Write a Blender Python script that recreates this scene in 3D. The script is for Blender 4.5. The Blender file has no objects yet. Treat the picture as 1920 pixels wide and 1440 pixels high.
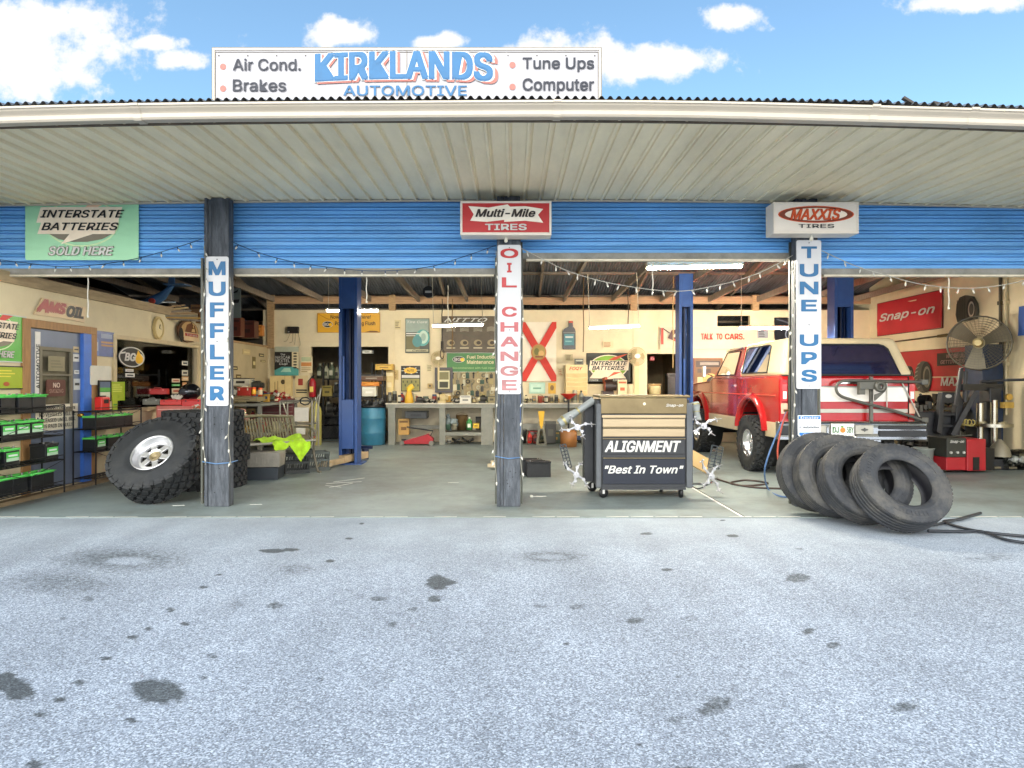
import bpy, bmesh, math, random
import numpy as np
from mathutils import Vector, Matrix
random.seed(7)
R = math.radians
scene = bpy.context.scene
COL = scene.collection

# ---------------------------------------------------------------- camera, sky, sun, exposure
cam = bpy.data.objects.new('camera', bpy.data.cameras.new('camera'))
COL.objects.link(cam)
cam.location = (0, 0, 1.3); cam.rotation_euler = (R(90), 0, 0)
cam.data.sensor_width = 36; cam.data.lens = 22.5
cam.data.clip_start = .05; cam.data.clip_end = 4000
scene.camera = cam
vs = scene.view_settings
vs.view_transform = 'Standard'; vs.look = 'None'; vs.gamma = 1
vs.exposure = 2.3
SUN_EL, SUN_AZ = 42, 196          # soft high sun from behind the photographer
sun = bpy.data.objects.new('sun', bpy.data.lights.new('sun', 'SUN'))
COL.objects.link(sun)
sun.data.energy = .7; sun.data.angle = R(60); sun.data.color = (1, .97, .92)
sun.rotation_euler = (R(90 - SUN_EL), 0, R(180 - SUN_AZ))

def build_world():
    w = bpy.data.worlds.new('World'); scene.world = w; w.use_nodes = True
    nt = w.node_tree; N = nt.nodes; L = nt.links; N.clear()
    out = N.new('ShaderNodeOutputWorld'); bg = N.new('ShaderNodeBackground')
    L.new(bg.outputs[0], out.inputs[0])
    sky = N.new('ShaderNodeTexSky'); sky.sky_type = 'NISHITA'; sky.sun_disc = False
    sky.sun_elevation = R(SUN_EL); sky.sun_rotation = R(SUN_AZ)
    sky.air_density = 1.0; sky.dust_density = .6; sky.ozone_density = 1.6
    tc = N.new('ShaderNodeTexCoord'); sp = N.new('ShaderNodeSeparateXYZ')
    L.new(tc.outputs['Generated'], sp.inputs[0])
    def mt(op, a, b=None, clamp=False):
        n = N.new('ShaderNodeMath'); n.operation = op; n.use_clamp = clamp
        for i, x in enumerate((a, b)):
            if x is None: continue
            if isinstance(x, (int, float)): n.inputs[i].default_value = x
            else: L.new(x, n.inputs[i])
        return n.outputs[0]
    yy = mt('MAXIMUM', sp.outputs[1], .02)
    u = mt('DIVIDE', sp.outputs[0], yy); v = mt('DIVIDE', sp.outputs[2], yy)
    cb = N.new('ShaderNodeCombineXYZ'); L.new(u, cb.inputs[0]); L.new(v, cb.inputs[1])
    # cumulus: (centre, half size) as slopes of the view direction, plus drifting cloud away from the front
    clouds = [(-.86, .54, .36, .075), (-.74, .50, .13, .085), (-.73, .56, .16, .05), (-.56, .534, .06, .016), (-.52, .505, .05, .02),
              (-.268, .548, .07, .026), (.10, .508, .13, .05), (.19, .502, .17, .034), (-.12, .535, .06, .016), (.345, .572, .065, .025), (.72, .598, .13, .022),
              ]
    nz = N.new('ShaderNodeTexNoise'); nz.inputs['Scale'].default_value = 15; nz.inputs['Detail'].default_value = 9
    nz.inputs['Roughness'].default_value = .62
    L.new(cb.outputs[0], nz.inputs['Vector'])
    best = None
    for (cx, cy, a, b) in clouds:
        s = N.new('ShaderNodeVectorMath'); s.operation = 'SUBTRACT'; L.new(cb.outputs[0], s.inputs[0]); s.inputs[1].default_value = (cx, cy, 0)
        m = N.new('ShaderNodeVectorMath'); m.operation = 'MULTIPLY'; L.new(s.outputs[0], m.inputs[0]); m.inputs[1].default_value = (1 / a, 1 / b, 0)
        l = N.new('ShaderNodeVectorMath'); l.operation = 'LENGTH'; L.new(m.outputs[0], l.inputs[0])
        d = l.outputs['Value']
        best = d if best is None else mt('MINIMUM', best, d)
    f = mt('ADD', mt('SUBTRACT', 1.0, best), mt('MULTIPLY', mt('SUBTRACT', nz.outputs['Fac'], .5), 2.6))
    mr = N.new('ShaderNodeMapRange'); mr.interpolation_type = 'SMOOTHSTEP'
    L.new(f, mr.inputs[0]); mr.inputs[1].default_value = .0; mr.inputs[2].default_value = .55
    front = mt('GREATER_THAN', sp.outputs[1], .03)
    mask = mt('MULTIPLY', mr.outputs[0], front)
    # scattered cloud over the rest of the dome
    n2 = N.new('ShaderNodeTexNoise'); n2.inputs['Scale'].default_value = 3.2; n2.inputs['Detail'].default_value = 6
    L.new(tc.outputs['Generated'], n2.inputs['Vector'])
    m2 = N.new('ShaderNodeMapRange'); m2.interpolation_type = 'SMOOTHSTEP'; L.new(n2.outputs['Fac'], m2.inputs[0])
    m2.inputs[1].default_value = .48; m2.inputs[2].default_value = .68
    mask = mt('MAXIMUM', mask, mt('MULTIPLY', m2.outputs[0], mt('SUBTRACT', 1.0, front)))
    tint = N.new('ShaderNodeMix'); tint.data_type = 'RGBA'; tint.blend_type = 'MULTIPLY'; tint.inputs[0].default_value = 1
    L.new(sky.outputs[0], tint.inputs[6]); tint.inputs[7].default_value = SKY_TINT
    mix = N.new('ShaderNodeMix'); mix.data_type = 'RGBA'
    L.new(mask, mix.inputs[0]); L.new(tint.outputs[2], mix.inputs[6]); mix.inputs[7].default_value = CLOUD
    # added fill light: bright low sky band behind the camera for doors and interior
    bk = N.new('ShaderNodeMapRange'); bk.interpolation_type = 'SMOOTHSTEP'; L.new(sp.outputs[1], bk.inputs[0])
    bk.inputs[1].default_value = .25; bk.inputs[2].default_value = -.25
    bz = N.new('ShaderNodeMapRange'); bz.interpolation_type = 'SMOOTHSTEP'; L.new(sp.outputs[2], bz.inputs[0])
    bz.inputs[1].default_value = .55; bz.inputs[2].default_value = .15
    fill_band = mt('MULTIPLY', bk.outputs[0], bz.outputs[0])
    mix2 = N.new('ShaderNodeMix'); mix2.data_type = 'RGBA'; L.new(fill_band, mix2.inputs[0]); L.new(mix.outputs[2], mix2.inputs[6]); mix2.inputs[7].default_value = FILL_BAND
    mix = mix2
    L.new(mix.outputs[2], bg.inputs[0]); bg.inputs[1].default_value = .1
SKY_TINT = (.52, .60, .57, 1); CLOUD = (2.15, 2.18, 2.22, 1); FILL_BAND = (11.5, 11.3, 10.8, 1)
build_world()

# ---------------------------------------------------------------- helpers
def hx(h):
    c = [int(h[i:i + 2], 16) / 255 for i in (0, 2, 4)]
    return tuple(x / 12.92 if x < .04045 else ((x + .055) / 1.055) ** 2.4 for x in c)
_mats = {}
def mat(name, col, rough=.55, metal=0.0, var=.18, scale=6.0, bump=0.0, bscale=60, dirt=0.0, dirtcol=(.09, .075, .055), coat=0.0, stretch=None, spec=.5):
    key = name
    if key in _mats: return _mats[key]
    if isinstance(col, str): col = hx(col)
    m = bpy.data.materials.new(name); m.use_nodes = True; _mats[key] = m
    nt = m.node_tree; N = nt.nodes; L = nt.links; b = N['Principled BSDF']
    b.inputs['Roughness'].default_value = rough; b.inputs['Metallic'].default_value = metal
    b.inputs['Specular IOR Level'].default_value = spec
    if coat: b.inputs['Coat Weight'].default_value = coat; b.inputs['Coat Roughness'].default_value = .05
    tc = N.new('ShaderNodeTexCoord'); oi = N.new('ShaderNodeObjectInfo'); ad = N.new('ShaderNodeVectorMath'); ad.operation = 'MULTIPLY_ADD'
    cv = N.new('ShaderNodeCombineXYZ'); L.new(oi.outputs['Random'], cv.inputs[0]); L.new(oi.outputs['Random'], cv.inputs[1]); L.new(oi.outputs['Random'], cv.inputs[2])
    L.new(cv.outputs[0], ad.inputs[0]); ad.inputs[1].default_value = (17, 31, 23); L.new(tc.outputs['Object'], ad.inputs[2]); src = ad.outputs[0]
    if stretch:
        mp = N.new('ShaderNodeMapping'); mp.inputs['Scale'].default_value = stretch; L.new(src, mp.inputs[0]); src = mp.outputs[0]
    n = N.new('ShaderNodeTexNoise'); n.inputs['Scale'].default_value = scale; n.inputs['Detail'].default_value = 6
    n.inputs['Roughness'].default_value = .65
    L.new(src, n.inputs['Vector'])
    mr = N.new('ShaderNodeMapRange'); L.new(n.outputs['Fac'], mr.inputs[0])
    mr.inputs[1].default_value = .25; mr.inputs[2].default_value = .75
    mr.inputs[3].default_value = 1 - var; mr.inputs[4].default_value = 1 + var
    mx = N.new('ShaderNodeMix'); mx.data_type = 'RGBA'; mx.blend_type = 'MULTIPLY'; mx.inputs[0].default_value = 1
    mx.inputs[6].default_value = (*col, 1); L.new(mr.outputs[0], mx.inputs[7])
    c = mx.outputs[2]
    if dirt:
        n3 = N.new('ShaderNodeTexNoise'); n3.inputs['Scale'].default_value = scale * .6; n3.inputs['Detail'].default_value = 8
        n3.inputs['Roughness'].default_value = .75; L.new(src, n3.inputs['Vector'])
        r3 = N.new('ShaderNodeMapRange'); L.new(n3.outputs['Fac'], r3.inputs[0])
        r3.inputs[1].default_value = .45; r3.inputs[2].default_value = .75; r3.inputs[3].default_value = 0; r3.inputs[4].default_value = dirt
        m3 = N.new('ShaderNodeMix'); m3.data_type = 'RGBA'; L.new(r3.outputs[0], m3.inputs[0]); L.new(c, m3.inputs[6])
        m3.inputs[7].default_value = (*dirtcol, 1); c = m3.outputs[2]
    L.new(c, b.inputs['Base Color'])
    if bump:
        n4 = N.new('ShaderNodeTexNoise'); n4.inputs['Scale'].default_value = bscale; n4.inputs['Detail'].default_value = 5
        L.new(src, n4.inputs['Vector'])
        bp = N.new('ShaderNodeBump'); bp.inputs['Strength'].default_value = bump; bp.inputs['Distance'].default_value = .01
        L.new(n4.outputs['Fac'], bp.inputs['Height']); L.new(bp.outputs[0], b.inputs['Normal'])
    return m
def C(h, rough=.5, metal=0.0, var=.12):
    return mat('paint_%s_%d_%d' % (h, rough * 100, metal * 100), h, rough, metal, var)
def emit(name, col, s):
    if name in _mats: return _mats[name]
    m = bpy.data.materials.new(name); m.use_nodes = True; _mats[name] = m
    b = m.node_tree.nodes['Principled BSDF']
    b.inputs['Base Color'].default_value = (.8, .8, .8, 1)
    b.inputs['Emission Color'].default_value = (*col, 1); b.inputs['Emission Strength'].default_value = s
    return m
def glass(name, tint=(.75, .8, .8), refl=.9):
    if name in _mats: return _mats[name]
    m = bpy.data.materials.new(name); m.use_nodes = True; _mats[name] = m
    N = m.node_tree.nodes; L = m.node_tree.links; N.clear()
    o = N.new('ShaderNodeOutputMaterial'); mx = N.new('ShaderNodeMixShader'); t = N.new('ShaderNodeBsdfTransparent'); g = N.new('ShaderNodeBsdfGlossy')
    fr = N.new('ShaderNodeFresnel'); fr.inputs[0].default_value = 1.5
    t.inputs[0].default_value = (*tint, 1); g.inputs['Roughness'].default_value = .03; g.inputs[0].default_value = (refl, refl, refl, 1)
    L.new(fr.outputs[0], mx.inputs[0]); L.new(t.outputs[0], mx.inputs[1]); L.new(g.outputs[0], mx.inputs[2]); L.new(mx.outputs[0], o.inputs[0])
    return m

_tx = {}
try: FONT = bpy.data.fonts.load(bpy.utils.system_resource('DATAFILES', path='fonts') + '/Inter.woff2')
except Exception: FONT = None
def glyphs(s, shear=0, bold=0):
    k = (s, shear, bold)
    if k not in _tx:
        cu = bpy.data.curves.new('t', 'FONT'); cu.body = s; cu.size = 1; cu.font = FONT or cu.font; cu.shear = shear; cu.offset = bold; cu.resolution_u = 3
        ob = bpy.data.objects.new('t', cu); me = bpy.data.meshes.new_from_object(ob)
        V = [(v.co.x, v.co.y) for v in me.vertices]; F = [tuple(p.vertices) for p in me.polygons]
        bpy.data.objects.remove(ob); bpy.data.curves.remove(cu); bpy.data.meshes.remove(me)
        xs = [v[0] for v in V]; ys = [v[1] for v in V]
        # the font fills some letters with overlapping faces: give overlapping faces different layers
        A = np.array([[V[i] for i in f[:3]] for f in F]); lo = A.min(1) + 1e-4; hi = A.max(1) - 1e-4
        def sep(a, b):
            for T_ in (a, b):
                for q in range(3):
                    e = T_[(q + 1) % 3] - T_[q]; n = np.array((-e[1], e[0])); n = n / (np.hypot(*n) + 1e-12)
                    pa, pb = a @ n, b @ n
                    if pa.max() <= pb.min() + 2e-4 or pb.max() <= pa.min() + 2e-4: return True
            return False
        lay = []
        for i in range(len(F)):
            c = np.nonzero((lo[:i, 0] < hi[i, 0]) & (hi[:i, 0] > lo[i, 0]) & (lo[:i, 1] < hi[i, 1]) & (hi[:i, 1] > lo[i, 1]))[0] if i else []
            used = {lay[j] for j in c if not sep(A[i], A[j])}
            l = 0
            while l in used: l += 1
            lay.append(l)
        _tx[k] = (V, F, min(xs), max(xs), min(ys), max(ys), lay)
    return _tx[k]

class MB:
    def __init__(s): s.v = []; s.f = []; s.m = []; s.s = []; s.mats = []
    def slot(s, m):
        if m is None:
            if not s.mats: s.mats.append(None)
            return 0
        if m not in s.mats:
            if not s.mats: s.mats.append(None)
            s.mats.append(m)
        return s.mats.index(m)
    def add(s, V, F, m=None, smooth=False, M=None):
        o = len(s.v); k = s.slot(m)
        if M is not None: V = [M @ Vector(v) for v in V]
        s.v.extend([tuple(v) for v in V])
        for f in F: s.f.append(tuple(i + o for i in f)); s.m.append(k); s.s.append(smooth)
        return s
    def box(s, c, d, m=None, M=None, taper=1.0):
        x, y, z = (q / 2 for q in d); t = taper
        V = [(-x, -y, -z), (x, -y, -z), (x, y, -z), (-x, y, -z), (-x * t, -y * t, z), (x * t, -y * t, z), (x * t, y * t, z), (-x * t, y * t, z)]
        T = Matrix.Translation(c)
        if M is not None: T = T @ M.to_4x4()
        return s.add(V, [(3, 2, 1, 0), (4, 5, 6, 7), (0, 1, 5, 4), (1, 2, 6, 5), (2, 3, 7, 6), (3, 0, 4, 7)], m, False, T)
    def bb(s, x0, y0, z0, x1, y1, z1, m=None):
        return s.box(((x0 + x1) / 2, (y0 + y1) / 2, (z0 + z1) / 2), (abs(x1 - x0), abs(y1 - y0), abs(z1 - z0)), m)
    def beam(s, p0, p1, w, h, m=None):
        p0 = Vector(p0); p1 = Vector(p1); d = p1 - p0; L = d.length; d.normalize()
        up = Vector((0, 0, 1)) if abs(d.z) < .95 else Vector((0, 1, 0))
        x = d.cross(up).normalized(); z = x.cross(d)
        M = Matrix((x, d, z)).transposed()
        return s.box((p0 + p1) / 2, (w, L, h), m, M)
    def cyl(s, p0, p1, r0, r1=None, n=14, m=None, caps=True, smooth=True):
        r1 = r0 if r1 is None else r1
        p0 = Vector(p0); p1 = Vector(p1); d = (p1 - p0).normalized()
        a = d.orthogonal().normalized(); b = d.cross(a)
        V = []
        for p, r in ((p0, r0), (p1, r1)):
            for i in range(n):
                t = 2 * math.pi * i / n; V.append(p + (a * math.cos(t) + b * math.sin(t)) * r)
        s.add(V, [(i, (i + 1) % n, n + (i + 1) % n, n + i) for i in range(n)], m, smooth)
        if caps: s.add(V, [tuple(range(n))[::-1], tuple(range(n, 2 * n))], m)
        return s
    def tube(s, pts, r, n=8, m=None, closed=False):
        P = [Vector(p) for p in pts]; K = len(P); V = []; a = None
        for i, p in enumerate(P):
            if closed: d = P[(i + 1) % K] - P[i - 1]
            else: d = P[min(i + 1, K - 1)] - P[max(i - 1, 0)]
            d.normalize()
            a = d.orthogonal().normalized() if a is None else (a - d * a.dot(d)).normalized()
            b = d.cross(a); rr = r[i] if isinstance(r, (list, tuple)) else r
            for j in range(n):
                t = 2 * math.pi * j / n; V.append(p + (a * math.cos(t) + b * math.sin(t)) * rr)
        F = []
        for i in range(K if closed else K - 1):
            i2 = (i + 1) % K
            for j in range(n): F.append((i * n + j, i * n + (j + 1) % n, i2 * n + (j + 1) % n, i2 * n + j))
        s.add(V, F, m, True)
        if not closed: s.add(V, [tuple(range(n))[::-1], tuple(range((K - 1) * n, K * n))], m)
        return s
    def lathe(s, prof, n=24, m=None, M=None, smooth=True, closed=False):
        V = []; F = []; K = len(prof)
        for r, h in prof:
            for j in range(n):
                t = 2 * math.pi * j / n; V.append((r * math.cos(t), r * math.sin(t), h))
        for i in range(K if closed else K - 1):
            i2 = (i + 1) % K
            for j in range(n): F.append((i * n + j, i * n + (j + 1) % n, i2 * n + (j + 1) % n, i2 * n + j))
        return s.add(V, F, m, smooth, M)
    def prism(s, poly, d0, d1, m=None, plane='xz', M=None):
        n = len(poly)
        def mk(p, d): return (p[0], d, p[1]) if plane == 'xz' else ((d, p[0], p[1]) if plane == 'yz' else (p[0], p[1], d))
        V = [mk(p, d0) for p in poly] + [mk(p, d1) for p in poly]
        F = [tuple(range(n)), tuple(range(n, 2 * n))[::-1]] + [(i, (i + 1) % n, n + (i + 1) % n, n + i) for i in range(n)]
        return s.add(V, F, m, False, M)
    def sphere(s, c, r, n=12, m=None, M=None):
        if not isinstance(r, (list, tuple)): r = (r, r, r)
        k = n // 2; V = []; F = []
        for i in range(k + 1):
            a = math.pi * i / k
            for j in range(n):
                t = 2 * math.pi * j / n; V.append((r[0] * math.sin(a) * math.cos(t), r[1] * math.sin(a) * math.sin(t), r[2] * math.cos(a)))
        for i in range(k):
            for j in range(n): F.append((i * n + j, i * n + (j + 1) % n, (i + 1) * n + (j + 1) % n, (i + 1) * n + j))
        T = Matrix.Translation(c)
        if M is not None: T = T @ M.to_4x4()
        return s.add(V, F, m, True, T)
    def flat(s, pts, y, m=None):
        return s.add([(p[0], y, p[1]) for p in pts], [tuple(range(len(pts)))], m)
    def ell(s, cx, cz, rx, rz, y, m=None, n=28):
        return s.flat([(cx + rx * math.cos(2 * math.pi * i / n), cz + rz * math.sin(2 * math.pi * i / n)) for i in range(n)], y, m)
    def text(s, t, x0, z0, x1, z1, y, m=None, shear=0, bold=.015, warp=None, keep=False):
        V, F, a, b, c, d, lay = glyphs(t, shear, 0)
        if bold > .012 and not keep:   # heavier strokes: the same letters stacked a hair apart
            eh = bold * .8 * (z1 - z0); e = bold * .8 * (x1 - x0) / (b - a) * 1.0
            e = min(max(e, eh * .6), eh * 1.5)
            for i, (ox_, oz_) in enumerate(((-e, -eh), (e, -eh), (-e, eh), (e, eh), (0, 0))):
                s.text(t, x0 + e + ox_, z0 + eh + oz_, x1 - e + ox_, z1 - eh + oz_, y - .0006 * i, m, shear, 0, warp)
            return s
        sx = (x1 - x0) / (b - a); sz = (z1 - z0) / (d - c)
        if keep: sx = min(sx, sz); ox = (x0 + x1) / 2 - (b - a) * sx / 2
        else: ox = x0
        W = []
        for (x, z) in V:
            p = (ox + (x - a) * sx, z0 + (z - c) * sz)
            if warp: p = warp(*p)
            W.append((p[0], y, p[1]))
        # letters may be filled with overlapping faces: lift each face a tenth of a millimetre from the next
        V2 = []; F2 = []
        for i, f in enumerate(F):
            o = len(V2); V2 += [(W[j][0], y - .00012 * lay[i], W[j][2]) for j in f]; F2.append(tuple(range(o, o + len(f))))
        return s.add(V2, F2, m)

def link_mesh(name, mb, m, bevel=0, segs=2, recalc=True):
    me = bpy.data.meshes.new(name); me.from_pydata(mb.v, [], mb.f)
    ms = list(mb.mats) or [None]
    for x in ms: me.materials.append(x if x is not None else m)
    me.polygons.foreach_set('material_index', mb.m)
    me.polygons.foreach_set('use_smooth', mb.s)
    if recalc:
        bm = bmesh.new(); bm.from_mesh(me); bmesh.ops.recalc_face_normals(bm, faces=bm.faces); bm.to_mesh(me); bm.free()
    me.update()
    o = bpy.data.objects.new(name, me); COL.objects.link(o)
    if bevel:
        b = o.modifiers.new('bevel', 'BEVEL'); b.width = bevel; b.segments = segs; b.limit_method = 'ANGLE'; b.angle_limit = R(40)
    return o
def wmat(o):
    M = Matrix.LocRotScale(o.location, o.rotation_euler.to_quaternion() if o.rotation_mode != 'QUATERNION' else o.rotation_quaternion, o.scale)
    return wmat(o.parent) @ M if o.parent else M
def part(name, mb, m, parent=None, bevel=0, world=False, label=None, segs=2, recalc=True):
    if world and parent is not None:
        I = wmat(parent).inverted(); mb.v = [tuple(I @ Vector(v)) for v in mb.v]
    o = link_mesh(name, mb, m, bevel, segs, recalc)
    if parent is not None: o.parent = parent
    if label: o['label'] = label
    return o
def tag(o, label, cat, group=None):
    o['label'] = label; o['category'] = cat
    if group: o['group'] = group
    return o
def thing(name, label, cat, loc=(0, 0, 0), rz=0, group=None):
    o = bpy.data.objects.new(name, None); COL.objects.link(o); o.empty_display_size = .1
    o.location = loc; o.rotation_euler = (0, 0, rz)
    return tag(o, label, cat, group)
def solo(name, label, cat, mb, m, loc=(0, 0, 0), rz=0, group=None, bevel=0, rot=None):
    o = link_mesh(name, mb, m, bevel); o.location = loc; o.rotation_euler = rot if rot is not None else (0, 0, rz)
    return tag(o, label, cat, group)
def struct(name, mb, m):
    o = link_mesh(name, mb, m); o['kind'] = 'structure'; return o
def kids(o): return [c for c in bpy.data.objects if c.parent == o]
def dup(o, loc=None, rz=None, label=None, parent=None, group=None):
    c = o.copy(); COL.objects.link(c)
    if parent is not None: c.parent = parent
    for k in kids(o): dup(k, parent=c)
    if loc is not None: c.location = loc
    if rz is not None: c.rotation_euler = (0, 0, rz)
    if label: c['label'] = label
    if group: c['group'] = group
    return c
def W(x, y, Y): return Vector(((x - 960) * Y / 1200, Y, 1.3 + (720 - y) * Y / 1200))
def BW(x0, y0, x1, y1, Y=14.39):
    a = W(x0, y1, Y); b = W(x1, y0, Y)
    return Vector(((a.x + b.x) / 2, Y, a.z)), b.x - a.x, b.z - a.z, 0
def LW(x0, y0, x1, y1, X=-5.49):
    f = -X * 1200; A = f / (960 - x0); B = f / (960 - x1); m = f / (960 - (x0 + x1) / 2)
    zb = 1.3 + (720 - y1) * m / 1200; zt = 1.3 + (720 - y0) * m / 1200
    return Vector((X, (A + B) / 2, zb)), B - A, zt - zb, R(90)
def RW(x0, y0, x1, y1, X=8.04):
    f = X * 1200; A = f / (x0 - 960); B = f / (x1 - 960); m = f / ((x0 + x1) / 2 - 960)
    zb = 1.3 + (720 - y1) * m / 1200; zt = 1.3 + (720 - y0) * m / 1200
    return Vector((X, (A + B) / 2, zb)), A - B, zt - zb, R(-90)

def panel(name, label, cat, place, m, t=.012, frame=None, shapes=(), texts=(), corner=0.0, group=None, y0=0.0, wavy=0.0, outline=None):
    """flat sign: place = (bottom centre on its wall, width, height, turn); shapes and texts in 0..1 of its face"""
    loc, w, h, rz = place
    T = thing(name, label, cat, loc, rz, group)
    def q(x, z): return ((x - .5) * w, z * h)
    yb = -y0
    mb = MB()
    if outline: mb.prism([q(*p) for p in outline], yb - t, yb)
    elif corner:
        c = corner; P = []
        for (cx, cz, a0) in ((w / 2 - c, h - c, 0), (-w / 2 + c, h - c, 90), (-w / 2 + c, c, 180), (w / 2 - c, c, 270)):
            for k in range(5): P.append((cx + c * math.cos(R(a0 + k * 22.5)), cz + c * math.sin(R(a0 + k * 22.5))))
        mb.prism(P, yb - t, yb)
    elif wavy:
        nx, nz = 18, 10; V = []; F = []
        for i in range(nx + 1):
            for j in range(nz + 1):
                a, b = i / nx, j / nz
                V.append(((a - .5) * w, yb - t - wavy * (.5 + .5 * math.sin(7 * a + 3 * b + w * 5) * math.sin(2.2 + 5 * b + 2 * a)) * (1 - .6 * b), b * h))
        for i in range(nx):
            for j in range(nz):
                k = i * (nz + 1) + j; F.append((k, k + nz + 1, k + nz + 2, k + 1))
        mb.add(V, F, None, True)
    else: mb.bb(-w / 2, yb - t, 0, w / 2, yb, h)
    part('panel', mb, m, T)
    ys = yb - t - wavy - .002
    if frame:
        fm, fw = frame; fb = MB()
        for (a, b, c, d) in ((-w / 2 - fw, -fw, w / 2 + fw, 0), (-w / 2 - fw, h, w / 2 + fw, h + fw), (-w / 2 - fw, 0, -w / 2, h), (w / 2, 0, w / 2 + fw, h)):
            fb.bb(a, yb - t - .006, b, c, yb, d)
        part('frame', fb, fm, T)
    if shapes:
        sb = MB()
        for i, sh in enumerate(shapes):
            y = ys - .0012 * i
            if sh[0] == 'r':
                a = q(sh[1], sh[2]); b = q(sh[3], sh[4]); sb.flat([a, (b[0], a[1]), b, (a[0], b[1])], y, sh[5])
            elif sh[0] == 'e': c = q(sh[1], sh[2]); sb.ell(c[0], c[1], sh[3] * w, sh[4] * h, y, sh[5])
            elif sh[0] == 'p': sb.flat([q(*p) for p in sh[1]], y, sh[2])
        part('emblem', sb, None, T)
    if texts:
        y = ys - .0012 * len(shapes) - .002
        for tx in texts:
            tb = MB()
            o = tx[6] if len(tx) > 6 else {}
            a = q(tx[1], tx[2]); b = q(tx[3], tx[4])
            wp = o.get('warp'); k = {kk: vv for kk, vv in o.items() if kk not in ('warp', 'dy')}
            tb.text(tx[0], a[0], a[1], b[0], b[1], y - o.get('dy', 0), tx[5], warp=(lambda x, z, wp=wp, h=h, w=w: wp(x, z, w, h)) if wp else None, **k)
            part('lettering', tb, None, T)
    return T

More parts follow.
